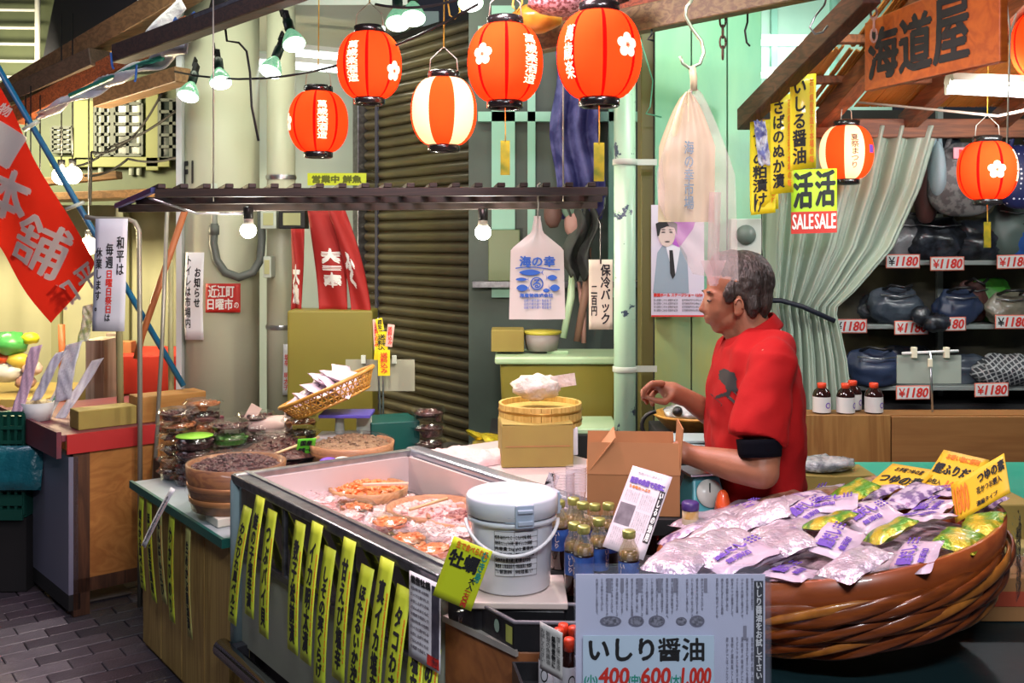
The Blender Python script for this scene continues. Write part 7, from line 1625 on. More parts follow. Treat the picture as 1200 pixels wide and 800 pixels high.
# green covered table and boxes between
m_gt = mk('green_table_cloth', (.03, .42, .28), .5, n=(4, (.02, .36, .25), .3), coat=.2)
gtb = thing('green_table', 'green-topped table slanting behind the giant tub', 'table', (1.6, 3.4, 0))
zg = .83; pts = [Pz(985, 541, zg), Pz(1260, 541, zg), Pz(1260, 612, zg), Pz(1075, 612, zg)]
q = MB(); q.prism([V((p.x, p.y, zg - .02)) for p in pts][::-1], [V((p.x, p.y, zg)) for p in pts][::-1]); q.build('green_top', m_gt, gtb, world=True, bevel=.003)
q = MB(); q.box((1.75, 3.3, .40), (.8, .5, .78)); q.build('table_body', mk('dark_grey_body', (.05, .055, .05), .6), gtb, world=True)
q = MB(); q.tube([V((p.x, p.y, zg - .012)) for p in (pts[0], pts[3])], .014, 8); q.build('edge_trim', DSTEEL, gtb, world=True)
q = MB(); q.tube([Pz(1180, 585, zg + .01), Pz(1215, 600, zg + .01)], .006, 6); tag(q.build('pale_stick', CREAM_PAPER, world=True, loc=Pz(1180, 585, zg + .01)), 'pale stick lying on the green table', 'stick')
c1 = carton((P(975, 0, 3.25).x, 3.3, P(975, 612, 3.25).z - .05), (.26, .16, .20), 'olive open carton of clear bags between the seller and the green table', OLIVECARD, 0)
blk('stand', 'dark stand under the olive carton beside the seller', 'stand', (c1.location.x, 3.3, 0), (.26, .16, c1.location.z - .001), BLACKM, rot=0)
q = MB(); q.ball((0, 0, 0), (.11, .06, .025), 18, 10, fn=lambda p: p * (1 + .4 * noise.noise(p * 4))); tag(q.build('clear_bag', MATS['grey_film_pack'], loc=c1.location + V((-.02, 0, .225))), 'crumpled clear bags on the olive carton beside the seller', 'bag')
for i, (px0, px1, py0, py1, Y, m, lb) in enumerate(((1165, 1215, 590, 640, 2.75, OLIVECARD, 'pale olive carton at the picture edge, upper of two'), (1160, 1220, 640, 745, 2.68, mk('olive_cream_card', (.40, .34, .12), .7), 'tall pale olive carton at the picture edge'))):
    a_, b_ = P(px0, py1, Y), P(px1, py0, Y); blk('storage_carton', lb, 'box', ((a_.x + b_.x) / 2, Y + .1, a_.z), (b_.x - a_.x, .2, b_.z - a_.z - .002), m, rot=0)
a_ = P(1190, 745, 2.68); blk('stand', 'dark stand under the pale olive cartons', 'stand', (a_.x, 2.78, 0), (.16, .22, a_.z - .001), BLACKM, rot=0)
# curtain
m_cur = mk('sage_curtain', (.42, .49, .40), .75, n=(3, (.35, .43, .35), .25))
def cur(u, v):    # v 0 top .. 1 bottom
    py = 148 + v * 352
    L_ = [(148, 893, 1103), (220, 894, 1082), (290, 894, 1050), (340, 899, 1005), (362, 902, 980), (380, 905, 985), (420, 903, 994), (500, 900, 1004)]
    for (y0, l0, r0), (y1, l1, r1) in zip(L_, L_[1:]):
        if y0 <= py <= y1 or y1 == 500:
            f = min(1, (py - y0) / (y1 - y0)); l = l0 + (l1 - l0) * f; r = r0 + (r1 - r0) * f
            if py <= y1: break
    px = l + (r - l) * u
    ga = .6 + .4 * min(1, abs(py - 365) / 120)
    p = P(px, py, 4.95 + .18 * (1 - u) * 0)
    ph = u * 46 + .9 * math.sin(u * 17)
    return p + V((0, .035 * math.sin(ph) * ga + .012 * math.sin(u * 113 + v * 3), 0))
q = MB(); q.grid(cur, 260, 40); ct_ = tag(q.build('curtain', m_cur, world=True, loc=P(1000, 150, 4.95), solid=.003), 'sage green curtain tied back with a dark cord at the bag shop', 'curtain')
q = MB(); q.tube([P(895, 352, 4.88), P(915, 352, 4.87), P(940, 359, 4.87), (P(978, 376, 4.88))], .012, 8); q.build('tie_cord', mk('navy_cord', (.01, .012, .025), .6), ct_, world=True)
q = MB()
rr = random.Random(9)
for i in range(60):
    px = rr.uniform(955, 1200); q.ball(P(px, rr.uniform(146, 156), 5.1), (.03, .02, .018), 7, 5, rot=Matrix.Rotation(rr.uniform(0, 3), 3, 'Y'))
o = q.build('leaf_garland', mk('lime_leaf', (.22, .55, .10), .5), world=True, loc=P(1080, 150, 5.1)); tag(o, 'strip of lime green leaf decoration along the canopy beam', 'decoration', kind='stuff')
# shelving
m_sh = mk('grey_shelf', (.30, .34, .32), .4, .3)
dr = thing('shelf_rack', 'grey metal shelf rack full of bags in the bag shop', 'shelf rack', (2.3, 5.35, 0))
zsh = {}
for k_, (py, Y) in enumerate(((305, 5.2), (380, 5.2), (452, 5.2))):
    z = CAMZ - (py - 280) / F * Y; zsh[k_] = z; q = MB(); q.box((2.32, Y + .19, z - .012), (1.55, .38, .024)); q.build('shelf', m_sh, dr, world=True, bevel=.003)
for x in (1.56, 2.32, 3.08): q = MB(); q.box((x, 5.56, 1.2), (.03, .03, 2.4)); q.build('upright', m_sh, dr, world=True)
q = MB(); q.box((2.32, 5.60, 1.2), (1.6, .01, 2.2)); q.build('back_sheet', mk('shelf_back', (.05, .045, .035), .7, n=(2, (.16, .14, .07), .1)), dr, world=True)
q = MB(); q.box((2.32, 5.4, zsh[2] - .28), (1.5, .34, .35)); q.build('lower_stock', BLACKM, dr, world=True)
# handbags
def handbag(px, py, Y, wpx, hpx, m, label, sd=0, strap=True, tilt=0, base_on=None, lean=1.0):
    w_, h3 = wpx / F * Y / 2 * 1.12, hpx / F * Y / 2 * .97; p = P(px, py, Y)
    zb_ = p.z if base_on is None else zsh[base_on]
    t = thing('handbag', label, 'bag', (p.x, Y, zb_), (0, tilt, 0), 'bags on the shelf rack')
    def f(q_):
        n_ = noise.noise(q_ * 1.8 + V((sd, 0, 0))); n2 = abs(noise.noise(q_ * V((4, 4, 2)) + V((sd, 5, 0)) if False else V((q_.x * 4 + sd, q_.y * 4, q_.z * 2.2)))) 
        sx = (1 - .12 * q_.z); zz = max(q_.z, -.86) - .30 * (1 - abs(q_.x)) * max(0, q_.z); q_ = V((q_.x, q_.y * (1 - .55 * max(0, q_.z)), q_.z))
        r_ = 1 + .30 * n_ - .26 * n2
        return V((math.copysign(abs(q_.x) ** .8, q_.x) * sx * r_, q_.y * r_, zz * (1 + .1 * n_)))
    q = MB(); q.ball((0, 0, h3 * .86), (w_, min(w_ * .6, .13), h3), 28, 20, fn=f); q.build('bag_body', m, t)
    if strap:
        q = MB(); q.tube([(-w_ * .5, -.02, h3 * 1.5), (-w_ * .35, -.08, h3 * 1.72), (.1 * w_, -.10, h3 * (1.5 + .12 * (sd % 3))), (w_ * .45, -.08, h3 * 1.7), (w_ * .5, -.02, h3 * 1.5)], .008, 6); q.build('strap', BLACK, t)
        q = MB(); q.tube([(-w_ * .7, -min(w_ * .6, .13) * .75, h3 * 1.30), (0, -min(w_ * .6, .13) * 1.02, h3 * 1.22), (w_ * .7, -min(w_ * .6, .13) * .75, h3 * 1.30)], .004, 5); q.build('zip', STEEL, t)
    return t
BM = {'gray': mk('bag_silver_grey', (.124, .124, .130), .35, n=(7, (.260, .260, .273), .15), coat=.3, bump=(22, .7)), 'black': mk('bag_black', (.007, .007, .009), .35, n=(20, (.031, .037, .050), .12), coat=.3, bump=(22, .7)), 'navy': mk('bag_navy', (.015, .025, .062), .4, n=(6, (.037, .056, .112), .2)),
      'slate': mk('bag_slate', (.031, .043, .062), .4, n=(9, (.074, .093, .118), .2), coat=.3, bump=(22, .7)), 'sage': mk('bag_sage', (.081, .112, .099), .5), 'olive': mk('bag_taupe', (.136, .124, .087), .4, n=(10, (.223, .205, .155), .2), coat=.3, bump=(22, .7)), 'dot': mk('bag_grey_dot', (.081, .077, .081), .5, n=(26, (.186, .186, .186), .05)),
      'navydot': None, 'blue': mk('bag_blue', (.02, .08, .30), .4), 'green': mk('bag_green', (.04, .20, .02), .4), 'brown': mk('bag_brown', (.09, .035, .03), .5)}
m, t, b = nt('bag_polka_navy'); tc = t.nodes.new('ShaderNodeTexCoord'); vo = t.nodes.new('ShaderNodeTexVoronoi'); vo.inputs['Scale'].default_value = 42; vo.inputs['Randomness'].default_value = .15
cr_ = t.nodes.new('ShaderNodeValToRGB'); cr_.color_ramp.elements[0].position = .22; cr_.color_ramp.elements[1].position = .26; cr_.color_ramp.elements[0].color = (.75, .75, .8, 1); cr_.color_ramp.elements[1].color = (.015, .02, .09, 1)
t.links.new(tc.outputs['Object'], vo.inputs[0]); t.links.new(vo.outputs['Distance'], cr_.inputs[0]); t.links.new(cr_.outputs[0], b.inputs['Base Color']); BM['navydot'] = m
m, t, b = nt('bag_check'); tc = t.nodes.new('ShaderNodeTexCoord'); mp = t.nodes.new('ShaderNodeMapping'); mp.inputs['Rotation'].default_value = (0, .5, 0); bkk = t.nodes.new('ShaderNodeTexBrick'); bkk.offset = 0; bkk.inputs['Scale'].default_value = 22; bkk.inputs['Mortar Size'].default_value = .07; bkk.inputs['Brick Width'].default_value = .5; bkk.inputs['Row Height'].default_value = .5
bkk.inputs['Color1'].default_value = (.03, .035, .045, 1); bkk.inputs['Color2'].default_value = (.05, .055, .06, 1); bkk.inputs['Mortar'].default_value = (.38, .40, .40, 1)
sp = t.nodes.new('ShaderNodeSeparateXYZ'); cb2 = t.nodes.new('ShaderNodeCombineXYZ'); t.links.new(tc.outputs['Object'], mp.inputs[0]); t.links.new(mp.outputs[0], sp.inputs[0]); t.links.new(sp.outputs[0], cb2.inputs[0]); t.links.new(sp.outputs[2], cb2.inputs[1]); t.links.new(cb2.outputs[0], bkk.inputs[0]); t.links.new(bkk.outputs[0], b.inputs['Base Color']); BM['check'] = m
for a in ((1060, 300, 5.25, 55, 68, 'gray', 'crumpled silver-grey bag at the curtain side of the top shelf', 1, 0), (1095, 300, 5.22, 62, 66, 'black', 'black bag with yellow stitching marks on the top shelf', 2, 0), (1142, 300, 5.25, 66, 62, 'black', 'second black bag below the blossom lantern tassel', 3, 0), (1185, 300, 5.22, 48, 92, 'sage', 'sage green and blue bag on the top shelf at the picture edge', 4, 0), (1212, 300, 5.2, 50, 70, 'blue', 'blue bag cut by the picture edge', 6, 0),
          (1028, 378, 5.3, 40, 42, 'black', 'small black bag in the shadow of the curtain', 5, 1), (1048, 378, 5.22, 52, 56, 'slate', 'slate blue bag beside the curtain on the middle shelf', 7, 1), (1122, 378, 5.22, 48, 52, 'navy', 'navy bag in the middle of the middle shelf', 8, 1), (1140, 378, 5.35, 36, 62, 'brown', 'maroon bag between the navy and the taupe one', 9, 1), (1160, 378, 5.38, 44, 66, 'green', 'green bag behind the taupe one', 10, 1), (1180, 378, 5.22, 46, 48, 'olive', 'taupe bag with dark piping on the middle shelf', 11, 1), (1208, 378, 5.25, 30, 46, 'gray', 'grey bag cut by the picture edge on the middle shelf', 12, 1),
          (1024, 451, 5.22, 62, 56, 'navy', 'dark navy bag low beside the curtain', 13, 2), (1062, 451, 5.38, 60, 54, 'black', 'black bag behind the clip board', 14, 2), (1133, 451, 5.3, 44, 44, 'slate', 'dark bag between the clip board and the checked bag', 15, 2), (1180, 451, 5.22, 66, 48, 'check', 'dark bag with pale check lines on the lowest shelf', 16, 2)):
    handbag(a[0], a[1], a[2], a[3], a[4], BM[a[5]], a[6], a[7], strap=a[7] not in (3, 10, 12, 14, 15, 16), base_on=a[8])
# hanging bags at the top
def hangbag(px, pyt, pyb, Y, wpx, m, label, sd):
    p = P(px, pyb, Y); h3 = (pyb - pyt) / F * Y; w_ = wpx / F * Y / 2
    t = thing('hanging_handbag', label, 'bag', p, 0, 'bags hanging from the shop beam')
    q = MB(); q.ball((0, 0, h3 * .42), (w_, .07, h3 * .42), 26, 20, fn=lambda p: V((math.copysign(abs(p.x) ** .75, p.x) * (1 - .25 * p.z) * (1 + .12 * noise.noise(p * 2 + V((sd, 0, 0)))), p.y, p.z))); q.build('bag_body', m, t)
    q = MB(); q.tube([(-w_ * .5, 0, h3 * .75), (-w_ * .2, 0, h3 * 1.05), (w_ * .2, 0, h3 * 1.05), (w_ * .5, 0, h3 * .75)], .012, 8); q.build('strap', m, t)
hangbag(1127, 150, 254, 5.0, 76, BM['dot'], 'grey spotted bag hanging behind the blossom lantern', 1); hangbag(1098, 152, 232, 4.99, 16, mk('bag_pale_blue', (.28, .38, .42), .5), 'pale blue cloth bag hanging at the curtain top', 2); hangbag(1085, 170, 262, 5.1, 24, BM['brown'], 'dark brown bag hanging against the curtain edge', 3)
hangbag(1194, 155, 245, 5.0, 46, BM['navydot'], 'navy polka dot bag hanging at the picture edge', 4); hangbag(1108, 150, 175, 5.15, 30, BM['black'], 'black bag hanging highest behind the pink tag', 5)
a_ = P(1117, 186, 4.925); card('price_tag', 'pink-edged price tag on the grey spotted hanging bag', 'price tag', a_, (1, 0, 0), (0, 0, 1), .07, .055, mk('pink_tag', (.75, .35, .42), .5), [('1', (.4, .2, .6, .8), RED_INK, 0, .001)])
# price tags on shelf edges
tag_w, tag_h = 40 / F * 5.15, 16.5 / F * 5.15
m_tagred = mk('tag_red_edge', (.75, .20, .14), .5); m_tagw = mk('tag_white', (.66, .68, .66), .5)
for i, (px, py, tx, lb) in enumerate(((1058, 306, '¥1180', 'first price tag from the curtain on the top shelf edge'), (1110, 309, '¥1180', 'price tag under the black stitched bag on the top shelf edge'), (1188, 307, '¥1180', 'price tag below the sage green bag on the top shelf edge'),
        (996, 382, '¥1180', 'price tag touching the curtain on the middle shelf edge'), (1068, 384, '¥1180', 'price tag below the slate blue bag on the middle shelf edge'), (1112, 380, '¥1180', 'price tag below the navy bag on the middle shelf edge'), (1186, 377, '¥1180', 'price tag below the taupe bag on the middle shelf edge'),
        (1070, 460, '¥1180', 'price tag below the grey clip board on the lowest shelf edge'), (1162, 457, '¥1180', 'price tag below the checked bag on the lowest shelf edge'))):
    a_ = P(px, py, 5.15) - V((tag_w / 2, 0, tag_h / 2)); 
    o = card('price_tag', 'white red-edged 1180 tag, ' + lb.replace('price tag ', '').replace('first from', 'first from'), 'price tag', a_, (1, 0, .01 * (i % 3)), (0, 0, 1), tag_w, tag_h, m_tagred, [('#', (.03, .07, .97, .93), m_tagw, 0, 0)], group='red-edged price tags on the shelf rack', lname='white_face')
    q = MB(); pl_ = plane_fn(a_, (1, 0, .01 * (i % 3)), (0, 0, 1), .0042); put(q, '1180', (tag_w * .32, tag_h * .18, tag_w * .93, tag_h * .82), pl_, 0, False, .0022, 2, shear=.08); q.build('price_figures', RED_INK, o, world=True)
    q = MB(); put(q, '¥', (tag_w * .08, tag_h * .2, tag_w * .26, tag_h * .8), pl_, 0, False, .0008, 2); q.build('yen_mark', INK if i % 3 == 0 else RED_INK, o, world=True)
# clip board on a pole before the shelves
t = thing('clip_sign', 'blank grey-green clip sign on a wire pole before the shelves', 'sign', P(1093, 488, 4.2))
q = MB(); a_ = P(1051, 449, 4.2); b_ = P(1126, 416, 4.2); q.box((a_ + b_) / 2, (b_.x - a_.x, .006, b_.z - a_.z)); q.build('board', mk('board_grey_green', (.33, .38, .32), .4), t, world=True)
q = MB(); q.tube([P(1057, 414, 4.19), P(1123, 411, 4.19)], .006, 8); q.build('cross_bar', m_rail, t, world=True); q = MB(); q.tube([P(1093, 487, 4.18), P(1090, 412, 4.18)], .005, 6); q.build('pole', STEEL, t, world=True)
for px in (1071, 1109): q = MB(); q.box(P(px, 413, 4.19), (.022, .02, .045)); q.build('clip', CREAM_PAPER, t, world=True, bevel=.003)
q = MB(); q.box(P(1090, 425, 4.17), (.018, .012, .035)); q.build('knob', CREAM_PAPER, t, world=True, bevel=.003)
# dark ornament ball on the shelf edge and cables
q = MB(); q.ball(P(1097, 378, 5.08), (.07, .05, .045), 18, 12, fn=lambda p: p * (1 + .3 * noise.noise(p * 4))); q.ball(P(1080, 370, 5.1), (.05, .04, .05), 18, 12, fn=lambda p: p * (1 + .3 * noise.noise(p * 4 + V((3, 0, 0))))); tag(q.build('sequin_pouch', BM['black'], world=True, loc=P(1095, 380, 5.1)), 'glittering black pouch lying over the middle shelf edge', 'pouch')

# ================================================================ FAR STALL AND FLAG
Yf = 4.7
fs = thing('red_flag', 'large red festival flag with white brush characters hanging askew', 'flag', P(30, 100, Yf))
fc_ = [(-60, 20), (-2, 98), (112, 284), (112, 326), (62, 377), (0, 300), (-60, 210)]
def flag(u, v, e=0):   # parallelogram: v along length from upper left to lower right
    a_ = V((-60, 5)).lerp(V((113, 308)), v); b_ = V((-110, 150)).lerp(V((62, 378)), v)
    p = a_.lerp(b_, u); return P(p.x, p.y, Yf) + V((0, .03 * math.sin(u * 5 + v * 6) + .02 * math.sin(u * 3 - v * 13) - e, 0))
m_flag = paper_glow('flag_red', (.42, .018, .010), .0, .35)
q = MB(); q.grid(lambda u, v: flag(u, v), 24, 40); q.build('cloth', m_flag, fs, world=True)
m_fw = paper_glow('flag_white', (.72, .66, .62), 0, .45)
q = MB()
q.add([flag(.10 + .02 * math.sin(i) , .44 + .0, .006) for i in range(1)], [])
def dirtext(tx, cx_, cy_, sz, ang, e=.010, bold=.03):
    ca, sa_ = math.cos(R(ang)), math.sin(R(ang))
    def f(s, t_):
        x = cx_ + sz * (s * ca + t_ * sa_); y = cy_ + sz * (s * sa_ - t_ * ca)
        # depth from the flag sheet: invert approx
        A_ = V((-60, 5)); B_ = V((113, 308)); Cc = V((-110, 150)); d1 = B_ - A_; d2 = Cc - A_; w_ = V((x, y)) - A_; det = d1.x * d2.y - d1.y * d2.x; v = (w_.x * d2.y - w_.y * d2.x) / det; u = (d1.x * w_.y - d1.y * w_.x) / det
        Yd = .03 * math.sin(u * 5 + v * 6) + .02 * math.sin(u * 3 - v * 13)
        p = P(x, y, Yf); return p + V((0, Yd - e, 0))
    put(q, tx, (-.5, -.5, .5, .5), f, 0, False, bold, 3, maxlen=.2)
dirtext('一', 5, 170, 40, 30, bold=.05); dirtext('本', 12, 228, 56, 22, bold=.04); dirtext('舗', 48, 288, 62, 28, bold=.02); dirtext('和', 71, 347, 30, -32, bold=.03); dirtext('平', 101, 325, 28, -32, bold=.03); dirtext('物', 3, 128, 14, 25)
q.build('lettering', m_fw, fs, world=True)
q = MB(); q.tube([P(-25, 40, Yf + .03), P(215, 452, Yf + .25)], .014, 10); tag(q.build('blue_pole', mk('blue_pole_paint', (.01, .13, .28), .35), world=True, loc=P(215, 452, Yf + .25)), 'long blue pole leaning across behind the red flag', 'pole')
for i, (a_, b_) in enumerate((((78, 245), (98, 237)), ((28, 152), (45, 142)))):
    q = MB(); q.tube([P(a_[0], a_[1], Yf), P(b_[0], b_[1], Yf)], .018, 8, flat=.5); tag(q.build('tape_tie', m_pale, world=True, loc=P(*a_, Yf)), 'grey tape tie fixing the red flag, %s' % ('lower one', 'upper one')[i], 'tie')
# white hand-written sign on a bent pipe
a_ = P(108, 388, 4.55); card('hanging_sign', 'white hand-written holiday notice hanging on a bent pipe', 'sign', a_, (1, 0, .0), (.03, 0, 1), 38 / F * 4.55, 132 / F * 4.55, mk('lilac_white', (.58, .58, .68), .6),
     [('和平は', (.70, .50, .92, .84), INK, 1, .0010, .001), ('毎週', (.38, .56, .60, .78), INK, 1, .0010, .001), ('日曜日祭日', (.40, .16, .60, .54), RED_INK, 1, .0012, .001), ('は', (.40, .09, .56, .15), INK, 1, .0008), ('休業します。', (.06, .18, .26, .74), INK, 1, .0010, .001)], bend=lambda s, t_: .008 * math.sin(s * 3))
m_pp = mk('grey_pipe', (.28, .26, .22), .4, .4); m_rustp = mk('orange_pipe', (.34, .10, .03), .5)
def pipe(pts, r, m, label, nm='pipe'):
    q = MB(); q.tube([P(*p) for p in pts], r, 10); return tag(q.build(nm, m, world=True, loc=P(*pts[-1])), label, 'pipe')
def fl_(px, Y): return (px, 280 + 1.65 * F / Y, Y)
pipe(((100, 254, 4.6), (112, 256, 4.6), (150, 257, 4.6), (158, 260, 4.6), (163, 270, 4.6), (164, 420, 4.6), fl_(164, 4.6)), .011, m_pp, 'bent grey pipe that carries the white notice')
pipe(((140, 240, 4.9), (140, 400, 4.9), (141, 478, 4.9)), .017, mk('olive_pipe', (.34, .32, .16), .5), 'olive post just behind the white notice', 'post')
pipe(((217, 246, 4.8), (166, 395, 4.9), (160, 420, 4.9)), .016, m_rustp, 'rusty orange pipe leaning against the big column')
pipe(((196, 246, 4.75), (190, 400, 4.75), fl_(172, 4.6)), .010, m_pp, 'thin grey pipe beside the rusty one'); pipe(((200, 300, 5.0), (200, 400, 5.0), fl_(203, 5.0)), .014, MATS['olive_pipe'], 'pale olive post standing near the big column', 'post'); pipe(((72, 380, 6.0), (73, 420, 6.0), fl_(73, 6.0)), .02, m_rustp, 'orange post seen below the flag tip', 'post')
# bright bare bulbs of the far stall
fb0 = None
for i, (px, py, lb) in enumerate(((36, 290, 'bright bulb shining through the flag, highest of three'), (30, 302, 'bright bulb shining through the flag, lowest of the trio'), (47, 301, 'bright bulb shining through the flag, third of the trio'), (104, 288, 'bright bulb just beyond the lower edge of the flag'), (72, 206, 'bright bulb beside the upper edge of the flag'), (85, 205, 'second bright bulb beside the upper edge of the flag'))):
    if fb0 is None: 
        fb0 = thing('far_bulb', lb, 'lamp', P(px, py, 5.7), 0, 'bulbs of the far stall'); q = MB(); q.ball((0, 0, 0), .05, 14, 10); q.build('bulb', mk('far_bulb_glow', (1, 1, 1), .3, emit=30, ecol=(1, .80, .45)), fb0)
        q = MB(); q.lathe([(.02, .04), (.02, .09)], 12); q.build('socket', BLACK, fb0); q = MB(); q.tube([(0, 0, .08), (0, 0, .9)], .004, 6); q.build('cord', BLACK, fb0)
    else: dup(fb0, P(px, py, 5.7), 0, lb)
    point('far_bulb_light', P(px, py, 5.62), 14, (1, .82, .5), .05)
# the far stall itself
m_frd = mk('red_tray_edge', (.20, .035, .05), .45, n=(6, (.12, .04, .06), .2)); m_fst = mk('grey_blue_panel', (.17, .17, .24), .4); m_brdark = wood('brown_dark', (.10, .04, .018), (.05, .02, .01), 5, 'Z')
st = thing('far_stall', 'far market stall table with a maroon edge and orange plywood end', 'stall', (-2.6, 5.0, 0))
zf = .80
cA = Pz(72, 510, zf); cB = Pz(15, 484, zf); 
dirS = (cB - cA).normalized(); perp = V((-dirS.y, dirS.x, 0)); perp = perp if perp.x > 0 else -perp
cC = cA + perp * .75; cD = cA + dirS * .95; cE = cD + perp * .75
def pr(q, ps, z0, z1, m=0): q.prism([V((p.x, p.y, z0)) for p in ps], [V((p.x, p.y, z1)) for p in ps], m)
q = MB(); pr(q, [cA, cC, cE, cD], zf - .03, zf); q.build('table_top', m_frd, st, world=True, bevel=.003)
q = MB(); pr(q, [cA - perp * .02, cA + perp * .0, cD, cD - perp * .02], zf - .10, zf + .015); q.build('maroon_edge', m_frd, st, world=True)
q = MB(); pr(q, [cA + perp * .03, cA + perp * .07, cD + perp * .07, cD + perp * .03], .10, zf - .1); q.build('side_glass', m_fst, st, world=True)
e1 = cA + perp * .05 - dirS * .0; 
q = MB(); pr(q, [e1, e1 + perp * .07, e1 + perp * .07 + dirS * .07, e1 + dirS * .07], 0.0, zf - .03); q.build('leg', m_brdark, st, world=True)
q = MB(); pr(q, [cC, cC - perp * .07, cC - perp * .07 + dirS * .07, cC + dirS * .07], 0.0, zf - .03); q.build('leg', m_brdark, st, world=True)
q = MB(); pr(q, [e1 + perp * .07, cC - perp * .07, cC - perp * .07 + dirS * .02, e1 + perp * .07 + dirS * .02], .16, zf - .05); q.build('plywood_end', wood('orange_ply', (.40, .17, .04), (.30, .115, .025), 2, 'X', dist=8), st, world=True)
q = MB(); pr(q, [e1, cC, cC + dirS * .04, e1 + dirS * .04], .10, .16); q.build('bottom_rail', m_brdark, st, world=True)
q = MB(); pr(q, [cA + perp * .03, cD + perp * .03, cD + perp * .08, cA + perp * .08], 0.03, .10); q.build('plinth', BLACKM, st, world=True)
q = MB(); pr(q, [cA + perp * .02 - dirS * .012, cA + perp * .42 - dirS * .012, cA + perp * .42, cA + perp * .02], zf - .085, zf); q.build('red_band', mk('bright_red_band', (.42, .02, .02), .5), st, world=True)
# items on it
def bx4(nm, lb, px0, px1, py0, py1, Y, dpt, m, cat='box'):
    a_, b_ = P(px0, py1, Y), P(px1, py0, Y); return blk(nm, lb, cat, ((a_.x + b_.x) / 2, Y + dpt / 2, a_.z), (b_.x - a_.x, dpt, b_.z - a_.z - .001), m, rot=0)
blk('olive_box', 'long flat olive box on the near end of the far stall', 'box', (cA + perp * .22 + dirS * .12) + V((0, 0, zf + .001)), (.26, .12, .085), OLIVECARD, rot=math.atan2(perp.y, perp.x)).location.z = zf + .001
blk('brown_box', 'orange-brown drawer box on the near end of the far stall', 'box', V(((cA + perp * .52 + dirS * .12).x, (cA + perp * .52 + dirS * .12).y, zf + .001)), (.32, .14, .12), wood('drawer_wood', (.42, .20, .05), (.32, .14, .03), 3, 'X'), rot=math.atan2(perp.y, perp.x))
bx4('stacked_box', 'tall pale and brown striped carton behind the far stall', 100, 122, 398, 632, 5.55, .2, mk('striped_carton', (.42, .34, .28), .6, n=(5, (.14, .08, .05), .08), stretch=(3, 1, .1))); 
rt = thing('red_clothed_table', 'red cloth covered crate behind the poles', 'table', P(160, 500, 5.8))
q = MB(); a_, b_ = P(120, 452, 5.8), P(213, 418, 5.8); q.box(((a_.x + b_.x) / 2, 6.05, (a_.z + b_.z) / 2 - .02), (b_.x - a_.x, .5, b_.z - a_.z + .06)); q.build('red_cloth', mk('red_cloth', (.55, .03, .012), .7), rt, world=True, bevel=.01)
q = MB(); a_ = P(124, 500, 5.85); b_ = P(213, 455, 5.85); q.box(((a_.x + b_.x) / 2, 6.05, (a_.z + b_.z) / 2), (b_.x - a_.x, .4, b_.z - a_.z)); q.build('olive_crate', OLIVECARD, rt, world=True)
q = MB(); q.box(((a_.x + b_.x) / 2, 6.05, a_.z / 2), (.3, .3, a_.z)); q.build('support', BLACKM, rt, world=True)
bx4('white_packet', 'mottled white packet in the olive crate below the red cloth', 184, 200, 457, 476, 5.8, .03, mk('white_mottled', (.55, .52, .58), .5, n=(30, (.2, .2, .3), .1)), 'packet')
for i, (px0, px1, py0, py1, m, lb) in enumerate(((100, 112, 398, 412, m_eyew, 'pale little box on the red cloth'), (112, 124, 397, 411, mk('ochre_box', (.50, .24, .03), .5), 'ochre little box on the red cloth'), (124, 140, 396, 411, CARD, 'brown little box on the red cloth'), (110, 123, 386, 398, mk('grey_box', (.28, .24, .20), .5), 'grey little box stacked on the ochre one'))): bx4('little_box', lb, px0 + 14, px1 + 14, py0 + 4, py1 + 4, 5.9, .08, m)
